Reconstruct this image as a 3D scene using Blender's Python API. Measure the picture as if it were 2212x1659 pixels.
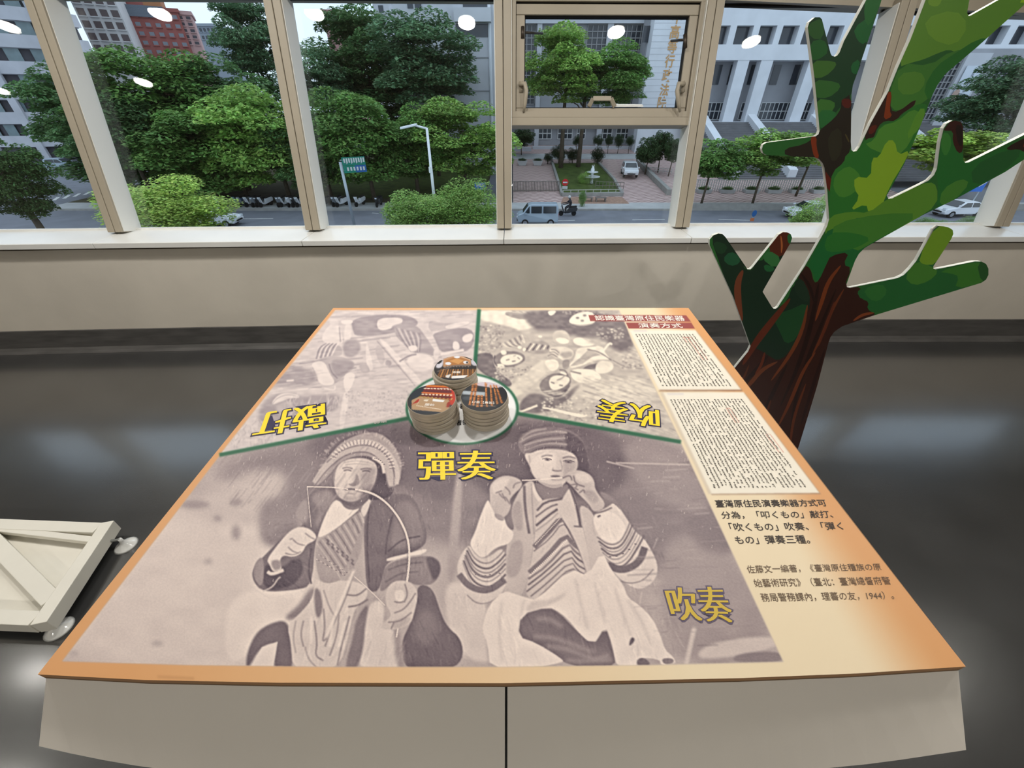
import bpy, bmesh, math, random
import numpy as np
from mathutils import Vector, Matrix, Quaternion
from mathutils.geometry import delaunay_2d_cdt

# ------------------------------------------------------------------ camera, world, lights, exposure
for o in list(bpy.data.objects): bpy.data.objects.remove(o)
SC = bpy.context.scene
COL = SC.collection
F, CX, CY, YH = 850.0, 1106.0, 829.5, 215.0      # focal length, image centre and horizon row of the 2212 x 1659 frame
PITCH = math.atan((CY-YH)/F)
HC = 1.36
CAM = Vector((0, 0, HC))
UP = Vector((0, math.sin(PITCH), math.cos(PITCH)))
FW = Vector((0, math.cos(PITCH), -math.sin(PITCH)))
cd = bpy.data.cameras.new('camera'); cam = bpy.data.objects.new('camera', cd); COL.objects.link(cam)
cam.location = CAM; cam.rotation_euler = (math.pi/2-PITCH, 0, 0)
cd.sensor_width = 36; cd.lens = F/2212*36; cd.clip_start = 0.02; cd.clip_end = 2000
SC.camera = cam
w = bpy.data.worlds.new('overcast_sky'); SC.world = w; w.use_nodes = True
nt = w.node_tree; bg = nt.nodes['Background']
tc = nt.nodes.new('ShaderNodeTexCoord'); nz = nt.nodes.new('ShaderNodeTexNoise'); cr = nt.nodes.new('ShaderNodeValToRGB')
nz.inputs['Scale'].default_value = 2.2; nz.inputs['Detail'].default_value = 5
cr.color_ramp.elements[0].position = .35; cr.color_ramp.elements[1].position = .7
cr.color_ramp.elements[0].color = (.52, .66, .82, 1); cr.color_ramp.elements[1].color = (.62, .72, .83, 1)
nt.links.new(tc.outputs['Generated'], nz.inputs['Vector']); nt.links.new(nz.outputs['Fac'], cr.inputs['Fac'])
nt.links.new(cr.outputs['Color'], bg.inputs['Color']); bg.inputs['Strength'].default_value = 1.65
SC.view_settings.view_transform = 'Standard'; SC.view_settings.look = 'None'
SC.view_settings.gamma = 1; SC.view_settings.use_curve_mapping = False
SC.view_settings.exposure = 0.0
LAMP_W = 15.5          # watts of each ceiling downlight
SC.cycles.max_bounces = 8; SC.cycles.transparent_max_bounces = 12
SC.cycles.caustics_reflective = False; SC.cycles.caustics_refractive = False
SC.cycles.sample_clamp_indirect = 4

# ------------------------------------------------------------------ helpers
def ray(px, py): return Vector(((px-CX)/F, 0, 0)) + UP*((CY-py)/F) + FW
def on_z(px, py, z):
    r = ray(px, py); return CAM + r*((z-HC)/r.z)
def on_y(px, py, y):
    r = ray(px, py); return CAM + r*(y/r.y)
def on_plane(px, py, p0, n):
    r = ray(px, py); return CAM + r*((p0-CAM).dot(n)/r.dot(n))
def proj(P):
    d = Vector(P)-CAM; z = d.dot(FW)
    return CX+F*d.x/z, CY-F*d.dot(UP)/z
def lin(c):
    return tuple(((v/255)/12.92 if v/255 <= .04045 else ((v/255+.055)/1.055)**2.4) for v in c)

MATS = {}
def mat(name, rgb, rough=.6, spec=.4, noise=0, nscale=8, metal=0, bump=0, bscale=60, rgb2=None, emit=0, detail=4, coord='Object', stretch=None):
    if name in MATS: return MATS[name]
    m = bpy.data.materials.new(name); m.use_nodes = True; t = m.node_tree; b = t.nodes['Principled BSDF']
    c = lin(rgb)
    b.inputs['Base Color'].default_value = (*c, 1); b.inputs['Roughness'].default_value = rough
    b.inputs['Specular IOR Level'].default_value = spec; b.inputs['Metallic'].default_value = metal
    if noise or rgb2 or bump:
        tcn = t.nodes.new('ShaderNodeTexCoord'); src = tcn.outputs[coord]
        if stretch:
            mp = t.nodes.new('ShaderNodeMapping'); mp.inputs['Scale'].default_value = stretch
            t.links.new(src, mp.inputs['Vector']); src = mp.outputs['Vector']
    if noise or rgb2:
        n = t.nodes.new('ShaderNodeTexNoise'); n.inputs['Scale'].default_value = nscale; n.inputs['Detail'].default_value = detail
        r = t.nodes.new('ShaderNodeValToRGB'); r.color_ramp.elements[0].position = .32; r.color_ramp.elements[1].position = .68
        c2 = lin(rgb2) if rgb2 else tuple(max(0, v*(1-noise)) for v in c)
        c1 = c if rgb2 else tuple(min(1, v*(1+noise*.6)) for v in c)
        r.color_ramp.elements[0].color = (*c2, 1); r.color_ramp.elements[1].color = (*c1, 1)
        t.links.new(src, n.inputs['Vector']); t.links.new(n.outputs['Fac'], r.inputs['Fac']); t.links.new(r.outputs['Color'], b.inputs['Base Color'])
    if bump:
        n2 = t.nodes.new('ShaderNodeTexNoise'); n2.inputs['Scale'].default_value = bscale; n2.inputs['Detail'].default_value = 3
        bp = t.nodes.new('ShaderNodeBump'); bp.inputs['Strength'].default_value = bump; bp.inputs['Distance'].default_value = .01
        t.links.new(src, n2.inputs['Vector']); t.links.new(n2.outputs['Fac'], bp.inputs['Height']); t.links.new(bp.outputs['Normal'], b.inputs['Normal'])
    if emit:
        b.inputs['Emission Color'].default_value = (*c, 1); b.inputs['Emission Strength'].default_value = emit
    MATS[name] = m; return m
def attr_mat(name, rough=.4, spec=.4):
    if name in MATS: return MATS[name]
    m = bpy.data.materials.new(name); m.use_nodes = True; t = m.node_tree; b = t.nodes['Principled BSDF']
    a = t.nodes.new('ShaderNodeAttribute'); a.attribute_name = 'print'
    t.links.new(a.outputs['Color'], b.inputs['Base Color']); b.inputs['Roughness'].default_value = rough; b.inputs['Specular IOR Level'].default_value = spec
    MATS[name] = m; return m
def glass_mat(name, tint=(1, 1, 1), refl=.09, rough=.0):
    if name in MATS: return MATS[name]
    m = bpy.data.materials.new(name); m.use_nodes = True; t = m.node_tree
    for n in list(t.nodes):
        if n.type != 'OUTPUT_MATERIAL': t.nodes.remove(n)
    out = [n for n in t.nodes if n.type == 'OUTPUT_MATERIAL'][0]
    tr = t.nodes.new('ShaderNodeBsdfTransparent'); tr.inputs['Color'].default_value = (*tint, 1)
    gl = t.nodes.new('ShaderNodeBsdfGlossy'); gl.inputs['Roughness'].default_value = rough
    lw = t.nodes.new('ShaderNodeLayerWeight'); lw.inputs['Blend'].default_value = .5
    pw = t.nodes.new('ShaderNodeMath'); pw.operation = 'POWER'; pw.inputs[1].default_value = 5
    ad = t.nodes.new('ShaderNodeMath'); ad.operation = 'MULTIPLY_ADD'; ad.inputs[1].default_value = .9; ad.inputs[2].default_value = .04
    mx = t.nodes.new('ShaderNodeMixShader')
    t.links.new(lw.outputs['Facing'], pw.inputs[0]); t.links.new(pw.outputs[0], ad.inputs[0]); t.links.new(ad.outputs[0], mx.inputs['Fac'])
    t.links.new(tr.outputs['BSDF'], mx.inputs[1]); t.links.new(gl.outputs['BSDF'], mx.inputs[2])
    t.links.new(mx.outputs['Shader'], out.inputs['Surface'])
    MATS[name] = m; return m

def tag(o, label=None, cat=None, group=None, kind=None):
    if label: o['label'] = label
    if cat: o['category'] = cat
    if group: o['group'] = group
    if kind: o['kind'] = kind
    return o
def link_mesh(name, me, parent=None, loc=None):
    o = bpy.data.objects.new(name, me); COL.objects.link(o)
    if parent:
        o.parent = parent
        o.matrix_parent_inverse = parent_world(parent).inverted()
    if loc is not None: o.location = loc
    return o
def parent_world(p):
    m = Matrix.LocRotScale(p.location, p.rotation_euler, p.scale)
    return (parent_world(p.parent) @ p.matrix_parent_inverse @ m) if p.parent else m
def empty(name, loc=(0, 0, 0), label=None, cat=None, group=None, rz=0):
    o = bpy.data.objects.new(name, None); COL.objects.link(o); o.location = loc; o.rotation_euler = (0, 0, rz); o.empty_display_size = .1
    return tag(o, label, cat, group)
def copy_tree(o, parent=None):
    c = o.copy(); COL.objects.link(c)
    if parent: c.parent = parent
    for ch in o.children: copy_tree(ch, c)
    return c
class MB:
    def __init__(s): s.v = []; s.f = []
    def add(s, v, f):
        n = len(s.v); s.v += [tuple(p) for p in v]; s.f += [tuple(i+n for i in q) for q in f]; return s
    def box(s, x0, x1, y0, y1, z0, z1):
        return s.hexa([(x0,y0,z0),(x1,y0,z0),(x1,y1,z0),(x0,y1,z0),(x0,y0,z1),(x1,y0,z1),(x1,y1,z1),(x0,y1,z1)])
    def hexa(s, p): return s.add(p, [(3,2,1,0),(4,5,6,7),(0,1,5,4),(1,2,6,5),(2,3,7,6),(3,0,4,7)])
    def prism(s, pts, off):                      # polygon in 3-D extruded by a vector
        n = len(pts); off = Vector(off); a = [Vector(p) for p in pts]; b = [p+off for p in a]
        return s.add(a+b, [tuple(range(n))[::-1], tuple(range(n, 2*n))]+[(i, (i+1) % n, n+(i+1) % n, n+i) for i in range(n)])
    def bar(s, a, b, w, d, n):                   # bar a-b, width w across, depth d centred along n
        a, b, n = Vector(a), Vector(b), Vector(n).normalized(); t = (b-a).normalized(); u = t.cross(n).normalized()*(w/2); n = n*(d/2)
        return s.hexa([a-u-n, a+u-n, a+u+n, a-u+n, b-u-n, b+u-n, b+u+n, b-u+n])
    def tube(s, pts, r, k=8, caps=True):
        pts = [Vector(p) for p in pts]; rs = r if isinstance(r, (list, tuple)) else [r]*len(pts); n0 = len(s.v); ref = None
        for i, p in enumerate(pts):
            t = (pts[min(i+1, len(pts)-1)]-pts[max(i-1, 0)]).normalized()
            if ref is None: ref = t.orthogonal().normalized()
            ref = (ref-t*ref.dot(t)).normalized(); b = t.cross(ref)
            s.v += [tuple(p+(ref*math.cos(2*math.pi*j/k)+b*math.sin(2*math.pi*j/k))*rs[i]) for j in range(k)]
        for i in range(len(pts)-1):
            for j in range(k):
                a = n0+i*k+j; c = n0+i*k+(j+1) % k; s.f.append((a, c, c+k, a+k))
        if caps:
            s.f.append(tuple(range(n0, n0+k))[::-1]); s.f.append(tuple(range(n0+(len(pts)-1)*k, n0+len(pts)*k)))
        return s
    def lathe(s, prof, c=(0, 0, 0), k=16):
        n0 = len(s.v)
        for r, z in prof: s.v += [(c[0]+r*math.cos(2*math.pi*j/k), c[1]+r*math.sin(2*math.pi*j/k), c[2]+z) for j in range(k)]
        for i in range(len(prof)-1):
            for j in range(k):
                a = n0+i*k+j; b = n0+i*k+(j+1) % k; s.f.append((a, b, b+k, a+k))
        s.f.append(tuple(range(n0, n0+k))[::-1]); e = n0+(len(prof)-1)*k; s.f.append(tuple(range(e, e+k)))
        return s
    def ball(s, c, r, k=10, h=6):
        c = Vector(c); r = r if isinstance(r, (tuple, list)) else (r, r, r); n0 = len(s.v)
        s.v.append((c.x, c.y, c.z-r[2]))
        for i in range(1, h):
            a = -math.pi/2+math.pi*i/h
            s.v += [(c.x+r[0]*math.cos(a)*math.cos(2*math.pi*j/k), c.y+r[1]*math.cos(a)*math.sin(2*math.pi*j/k), c.z+r[2]*math.sin(a)) for j in range(k)]
        s.v.append((c.x, c.y, c.z+r[2])); e = len(s.v)-1
        for j in range(k):
            s.f.append((n0, n0+1+(j+1) % k, n0+1+j)); s.f.append((e, e-k+j, e-k+(j+1) % k))
        for i in range(h-2):
            for j in range(k):
                a = n0+1+i*k+j; b = n0+1+i*k+(j+1) % k; s.f.append((a, b, b+k, a+k))
        return s
    def mesh(s, name, m, smooth=False):
        me = bpy.data.meshes.new(name); me.from_pydata(s.v, [], s.f); me.update()
        if m: me.materials.append(m)
        if smooth: me.polygons.foreach_set('use_smooth', [True]*len(me.polygons))
        return me
    def build(s, name, m, parent=None, smooth=False, bevel=0, seg=2):
        me = s.mesh(name, m, smooth)
        if bevel:
            bm = bmesh.new(); bm.from_mesh(me); bmesh.ops.remove_doubles(bm, verts=bm.verts, dist=1e-6)
            es = [e for e in bm.edges if len(e.link_faces) == 2 and e.calc_face_angle(0) > .5]
            bmesh.ops.bevel(bm, geom=es, offset=bevel, segments=seg, affect='EDGES', profile=.5, clamp_overlap=True); bm.to_mesh(me); bm.free()
        return link_mesh(name, me, parent)
def struct(o): o['kind'] = 'structure'; return o
_glyph = {}
def text_mesh(s, offset=0.0, space=1.0):
    """glyph outlines of a line of text as (verts, faces), in em units"""
    key = (s, offset, space)
    if key in _glyph: return _glyph[key]
    c = bpy.data.curves.new('lettering', 'FONT'); c.body = s; c.size = 1; c.offset = offset; c.space_character = space; c.resolution_u = 3
    o = bpy.data.objects.new('lettering', c); COL.objects.link(o); dg = bpy.context.evaluated_depsgraph_get(); dg.update()
    me = o.evaluated_get(dg).to_mesh()
    v = [tuple(p.co) for p in me.vertices]; f = [tuple(p.vertices) for p in me.polygons]
    o.evaluated_get(dg).to_mesh_clear(); bpy.data.objects.remove(o); bpy.data.curves.remove(c)
    _glyph[key] = (v, f); return v, f
def quad_text(s, quad, fmap, mb, offset=0.0, space=1.0, lift=0, pad=0, bounds=None):
    """lay a line of text into a four-cornered patch (TL,TR,BL,BR) ; fmap turns patch coordinates into a 3-D point"""
    v, f = text_mesh(s, offset, space)
    if not v: return None
    bx = bounds or (min(p[0] for p in v), max(p[0] for p in v), min(p[1] for p in v), max(p[1] for p in v))
    TL, TR, BL, BR = [Vector(q) for q in quad]; out = []
    for x, y, _ in v:
        a = (x-bx[0])/(bx[1]-bx[0]); b = (y-bx[2])/(bx[3]-bx[2])
        q = (BL*(1-a)+BR*a)*(1-b)+(TL*(1-a)+TR*a)*b
        out.append(fmap(q.x, q.y, lift))
    mb.add(out, f); return bx

# ------------------------------------------------------------------ room shell
M_wall = mat('cream_wall_paint', (212, 205, 192), .75, .25, noise=.07, nscale=2.5, bump=.05, bscale=40)
def wall_y(x): return 2.378+.0266*x-.004*x*x
M_frame = mat('beige_painted_aluminium', (158, 149, 132), .45, .4, noise=.04, nscale=5)
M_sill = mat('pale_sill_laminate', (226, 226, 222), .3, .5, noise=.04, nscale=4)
M_daylit = mat('daylit_flank_white', (226, 226, 220), .4, .4)
M_gasket = mat('black_gasket', (38, 36, 34), .8, .2)
M_ceil = mat('ceiling_paint', (214, 206, 192), .8, .2, noise=.03)
M_base = mat('charcoal_rubber_skirting', (84, 82, 80), .5, .35, noise=.25, nscale=6, stretch=(1, 1, 6))
def floor_mat():
    m = mat('dark_rubber_floor', (56, 56, 56), .3, 1.0, noise=.2, nscale=3, bump=.07, bscale=260)
    t = m.node_tree; b = t.nodes['Principled BSDF']
    n = t.nodes.new('ShaderNodeTexNoise'); n.inputs['Scale'].default_value = 5; r = t.nodes.new('ShaderNodeMapRange')
    r.inputs['To Min'].default_value = .18; r.inputs['To Max'].default_value = .27
    b.inputs['Coat Weight'].default_value = .8; b.inputs['Coat Roughness'].default_value = .16; b.inputs['Coat IOR'].default_value = 2.0
    c = t.nodes.new('ShaderNodeTexCoord'); t.links.new(c.outputs['Object'], n.inputs['Vector']); t.links.new(n.outputs['Fac'], r.inputs['Value']); t.links.new(r.outputs['Result'], b.inputs['Roughness'])
    return m
XL, XR, YB, ZC = -6.0, 6.0, -4.2, 2.62
struct(MB().box(XL, XR, YB, 3.1, -.2, 0).build('floor', floor_mat()))
struct(MB().box(XL, XR, YB, 3.6, ZC, ZC+.15).build('ceiling', M_ceil))
struct(MB().box(XL-.15, XL, YB, 3.6, -.2, ZC+.15).build('wall_left', M_wall))
struct(MB().box(XR, XR+.15, YB, 3.6, -.2, ZC+.15).build('wall_right', M_wall))
struct(MB().box(XL-.15, XR+.15, YB-.15, YB, -.2, ZC+.15).build('wall_back', M_wall))
SILL_Z, LEAN = .703, math.tan(math.radians(13.6))
HEAD = lambda x: 1.79-.03*max(0, x-.9)
# mullion plan positions read at the sill's back edge
def sill_x(px): 
    p = on_z(px, 489, SILL_Z); return p.x
MX = [XL]+[sill_x(v) for v in (-90, 305, 697, 1090, 1463, 1803, 2140)]+[XR]
XS = [XL+(XR-XL)*i/40 for i in range(41)]
mb = MB()
for a, b in zip(XS[:-1], XS[1:]):
    mb.hexa([(a, wall_y(a), 0), (b, wall_y(b), 0), (b, wall_y(b)+.2, 0), (a, wall_y(a)+.2, 0), (a, wall_y(a), .672), (b, wall_y(b), .672), (b, wall_y(b)+.2, .672), (a, wall_y(a)+.2, .672)])
struct(mb.build('wall_front', M_wall))
mb = MB()                                        # skirting with a small cove foot
prof = [(0, .152), (-.008, .15), (-.010, .03), (-.022, .012), (-.045, .002), (-.045, 0), (.0, 0)]
for a, b in zip(XS[:-1], XS[1:]):
    mb.prism([(a, wall_y(a)+u, z) for u, z in prof], (b-a, wall_y(b)-wall_y(a), 0))
struct(mb.build('baseboard_front', M_base))
# sill boards, one per bay, with a nosing
for i in range(len(MX)-1):
    a, b = MX[i]+.0015, MX[i+1]-.0015
    mb = MB()
    mb.prism([(a, wall_y(a)-.03, .672), (a, wall_y(a)-.03, SILL_Z), (a, wall_y(a)+.30, SILL_Z+.004), (a, wall_y(a)+.30, .672)], (b-a, wall_y(b)-wall_y(a), 0))
    struct(mb.build('trim_%d' % (i+1), M_sill, bevel=.003))
mb = MB()                                        # dark strip painted as the shadow line under the nosing
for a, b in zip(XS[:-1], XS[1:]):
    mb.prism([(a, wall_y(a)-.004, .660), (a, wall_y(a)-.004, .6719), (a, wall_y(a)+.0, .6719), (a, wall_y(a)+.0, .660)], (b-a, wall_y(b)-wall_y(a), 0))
struct(mb.build('trim_20', mat('painted_nosing_shadow', (84, 74, 62), .8, .1)))
def gl_base(x): return wall_y(x)+.26
def lean_pt(x, z, off=0): return Vector((x, gl_base(x)+LEAN*(z-SILL_Z)+off, z))
NRM = Vector((0, -1, LEAN)).normalized()
# header above the windows and a soffit
mb = MB()
for a, b in zip(XS[:-1], XS[1:]):
    mb.hexa([lean_pt(a, HEAD(a), -.07), lean_pt(b, HEAD(b), -.07), lean_pt(b, HEAD(b), .12), lean_pt(a, HEAD(a), .12),
             lean_pt(a, ZC, -.07), lean_pt(b, ZC, -.07), lean_pt(b, ZC, .12), lean_pt(a, ZC, .12)])
struct(mb.build('trim_21', M_frame))
M_glass = glass_mat('window_glass', (.985, .995, .99))
# mullions: each a pair of profiles with a dark joint between
MW = .088
for i in range(1, len(MX)-1):
    x = MX[i]; o = empty('trim_%d' % (30+i), (x, gl_base(x), SILL_Z)); o['kind'] = 'structure'
    for s in (-1, 1):
        mb = MB(); cx = x+s*(MW/4)
        mb.bar(lean_pt(cx, SILL_Z-.002, -.05), lean_pt(cx, HEAD(x)+.03, -.05), MW/2-.003, .14, NRM)
        mb.build('profile', M_frame, o, bevel=.003)
    for s in (-1, 1):                            # added white strips: daylight on the mullion flanks put into the colour
        MB().bar(lean_pt(x+s*(MW/2+.0005), SILL_Z+.002, -.047), lean_pt(x+s*(MW/2+.0005), HEAD(x), -.047), .004, .125, NRM).build('daylit_flank_strip', M_daylit, o)
    MB().bar(lean_pt(x, SILL_Z, -.05), lean_pt(x, HEAD(x)+.02, -.05), .004, .125, NRM).build('joint', M_gasket, o)
# fixed panes with gaskets and a bottom bead
BAY_AWN = 4
for i in range(len(MX)-1):
    a, b = MX[i]+MW/2-.004, MX[i+1]-MW/2+.004
    w = empty('window_%d' % (i+1), ((a+b)/2, gl_base((a+b)/2), SILL_Z)); w['kind'] = 'structure'
    h = HEAD((a+b)/2)
    ztop = h if i != BAY_AWN else on_plane(1290, 274, lean_pt((a+b)/2, SILL_Z), NRM).z
    q = [lean_pt(a, SILL_Z, .0), lean_pt(b, SILL_Z, .0), lean_pt(b, ztop, .0), lean_pt(a, ztop, .0)]
    MB().prism(q, NRM*-.008).build('pane', M_glass, w)
    g = MB()
    for p0, p1 in ((q[0], q[1]), (q[1], q[2]), (q[2], q[3]), (q[3], q[0])): g.bar(p0+NRM*.004, p1+NRM*.004, .012, .016, NRM)
    g.build('gasket', M_gasket, w)
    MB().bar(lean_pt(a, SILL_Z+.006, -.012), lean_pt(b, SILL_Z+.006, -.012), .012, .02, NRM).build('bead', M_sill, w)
    if i == BAY_AWN:
        z1 = on_plane(1290, 257, lean_pt((a+b)/2, SILL_Z), NRM).z
        MB().bar(lean_pt(a, (ztop+z1)/2, -.04), lean_pt(b, (ztop+z1)/2, -.04), (z1-ztop)*1.03, .10, NRM).build('transom', M_frame, w, bevel=.002)
        AW = (a, b, z1, h, w)
# awning sash in its frame
a, b, z1, h, w = AW
sash = empty('trim_50', ((a+b)/2, gl_base((a+b)/2), z1)); sash['kind'] = 'structure'
fo = MB(); zt = h
fw_ = .032
z0 = z1
def frame(mb, a, b, z0, z1, wd, dp, off):
    mb.bar(lean_pt(a, z0+wd/2, off), lean_pt(b, z0+wd/2, off), wd, dp, NRM); mb.bar(lean_pt(a, z1-wd/2, off), lean_pt(b, z1-wd/2, off), wd, dp, NRM)
    mb.bar(lean_pt(a+wd/2, z0+wd, off), lean_pt(a+wd/2, z1-wd, off), wd, dp, NRM); mb.bar(lean_pt(b-wd/2, z0+wd, off), lean_pt(b-wd/2, z1-wd, off), wd, dp, NRM)
frame(fo, a, b, z0, zt, .028, .10, -.04); fo.build('frame', M_frame, sash)
g = MB(); frame(g, a+.026, b-.026, z0+.026, zt-.026, .006, .09, -.03); g.build('gasket', M_gasket, sash)
si = MB(); sa, sb, s0, s1 = a+.03, b-.03, z0+.004, zt-.03
frame(si, sa, sb, s0, s1, .045, .045, -.055); si.build('sash_frame', M_frame, sash, bevel=.003)
MB().prism([lean_pt(sa+.03, s0+.03, -.04), lean_pt(sb-.03, s0+.03, -.04), lean_pt(sb-.03, s1-.03, -.04), lean_pt(sa+.03, s1-.03, -.04)], NRM*-.006).build('pane', M_glass, sash)
g = MB(); frame(g, sa+.043, sb-.043, s0+.043, s1-.043, .006, .03, -.05); g.build('gasket', M_gasket, sash)
def wp(px, py, off=0): return on_plane(px, py, lean_pt((a+b)/2, SILL_Z, off), NRM)
mb = MB()                                        # pull handle in the middle of the bottom rail
pts = [wp(1272, 231, -.08), wp(1281, 213, -.105), wp(1320, 213, -.105), wp(1328, 231, -.08)]
for p, q in zip(pts[:-1], pts[1:]): mb.bar(p, q, .022, .014, NRM)
mb.build('pull_handle', M_frame, sash, bevel=.002)
for hx, flip in ((1126, 1), (1474, -1)):         # two cam handles
    mb = MB(); mb.bar(wp(hx, 176, -.085), wp(hx, 200, -.085), .022, .02, NRM)
    mb.tube([wp(hx-4*flip, 182, -.10), wp(hx+8*flip, 181, -.118), wp(hx+11*flip, 196, -.125), wp(hx+8*flip, 225, -.115), wp(hx+5*flip, 242, -.105)], [.011, .012, .012, .011, .006], 8)
    mb.build('cam_handle', M_frame, sash, smooth=True)
M_iron = mat('dark_bronze_metal', (70, 62, 54), .45, .5, metal=.6)
for hx, ex in ((1129, 1172), (1480, 1450)):      # dark friction stays
    mb = MB(); mb.tube([wp(hx, 70 if hx < 1300 else 86, -.05), wp(ex, 72 if hx < 1300 else 88, .06)], .006, 8)
    mb.tube([wp(hx, 58 if hx < 1300 else 74, -.085), wp(hx, 84 if hx < 1300 else 104, -.085)], .011, 8); mb.build('friction_stay', M_iron, sash, smooth=True)
g = MB(); g.prism([wp(1322, 231, -.075), wp(1390, 231, -.075), wp(1389, 227, -.078), wp(1321, 226, -.078)], (0, .03, .004))
tag(g.build('folded_paper', mat('white_paper', (236, 238, 234), .8, .2)), 'folded white paper slip lying on the bottom rail of the awning sash', 'paper')

# ------------------------------------------------------------------ ceiling downlights
M_lens = mat('lamp_lens', (255, 250, 240), .5, .2, emit=22)
M_trim = mat('lamp_trim_white', (235, 233, 228), .4, .4)
def light_spot(px, py):                          # the ceiling point whose mirror image stands at this place in the slanted glass
    P = on_plane(px, py, lean_pt(0, SILL_Z), NRM); x = P.x
    P = on_plane(px, py, lean_pt(x, SILL_Z), NRM); r = ray(px, py); r = r-2*r.dot(NRM)*NRM
    return P+r*((ZC-P.z)/r.z)
REFL = [light_spot(*q) for q in ((97, 70), (391, 34), (705, 28), (1032, 45), (1345, 72), (371, 184), (103, 207))]
LAMPS = [tuple(p) for p in REFL]+[(2.23, 1.35, ZC), (3.5, 1.3, ZC), (-3.2, -2.4, ZC), (.17, -2.4, ZC), (3.35, -2.4, ZC)]  # last three are unseen fill lamps added behind to brighten the cabinet fronts
LWHERE = ['far left end of the window row', 'second from the left in the window row', 'third from the left in the window row', 'middle of the window row', 'above the opening sash', 'left side of the room, nearer lamp', 'left wall corner lamp',
          'above the tree cutout', 'right end of the window row', 'added unseen fill lamp, rear left', 'added unseen fill lamp, rear centre', 'added unseen fill lamp, rear right']
for (x, y, z), wh in zip(LAMPS, LWHERE):
    o = empty('ceiling_downlight', (x, y, ZC), 'round white recessed ceiling downlight, '+wh, 'lamp', 'recessed ceiling downlights')
    MB().lathe([(.071, -.001), (.092, -.001), (.095, -.012), (.088, -.018), (.075, -.010), (.071, -.001)], (x, y, ZC), 24).build('trim_ring', M_trim, o, smooth=True)
    MB().lathe([(.0005, -.005), (.07, -.005), (.07, -.001), (.0005, -.001)], (x, y, ZC), 24).build('lens', M_lens, o)
    ld = bpy.data.lights.new('downlight', 'AREA'); ld.shape = 'DISK'; ld.size = .14; ld.energy = LAMP_W*(2.4 if y < -1 else .07 if abs(x) > 3.4 else 1.15); ld.color = (1, .965, .91)
    lo = bpy.data.objects.new('downlight', ld); COL.objects.link(lo); lo.parent = o; lo.location = (0, 0, -.022)
# ------------------------------------------------------------------ the display table: plane of its top
TW = 1.1
P_FL = CAM+ray(82, 1449)*(F*TW/2004); P_FR = CAM+ray(2086, 1449)*(F*TW/2004); P_BL = CAM+ray(720, 665.5)*(F*TW/765)
T_N = (P_FR-P_FL).cross(P_BL-P_FL).normalized()
def tp(px, py, lift=0): return on_plane(px, py, P_FL, T_N)+T_N*lift
def lerp_poly(pts, x):
    for (a, b), (c, d) in zip(pts[:-1], pts[1:]):
        if a <= x <= c: return b+(d-b)*(x-a)/(c-a)
FRONT = [(82, 1457), (310, 1469), (600, 1475), (1090, 1476), (1600, 1465), (1850, 1455), (2086, 1440)]
outline = [tp(720, 666), tp(1110, 664), tp(1480, 665)]+[tp(1488, 667)]+[tp(*q) for q in FRONT[::-1]]
M_board = mat('board_core', (150, 112, 76), .6, .3, noise=.1)
M_white = mat('white_melamine', (206, 200, 190), .5, .35, noise=.04, nscale=3)
M_black = mat('black_gap', (14, 13, 13), .9, .1)
M_plinth = mat('dark_plinth', (52, 44, 40), .7, .2, noise=.1)
tbl_c = tp(1100, 1000)
board = empty('exhibit_board', tbl_c, 'large printed exhibit board with old photographs laid over two white cabinets', 'board')
MB().prism(outline, T_N*-.009).build('panel', M_board, board)
MB().prism([p-T_N*.0092 for p in outline], T_N*-.004).build('backing', mat('brown_fibreboard', (112, 90, 68), .8, .2), board)
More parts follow.
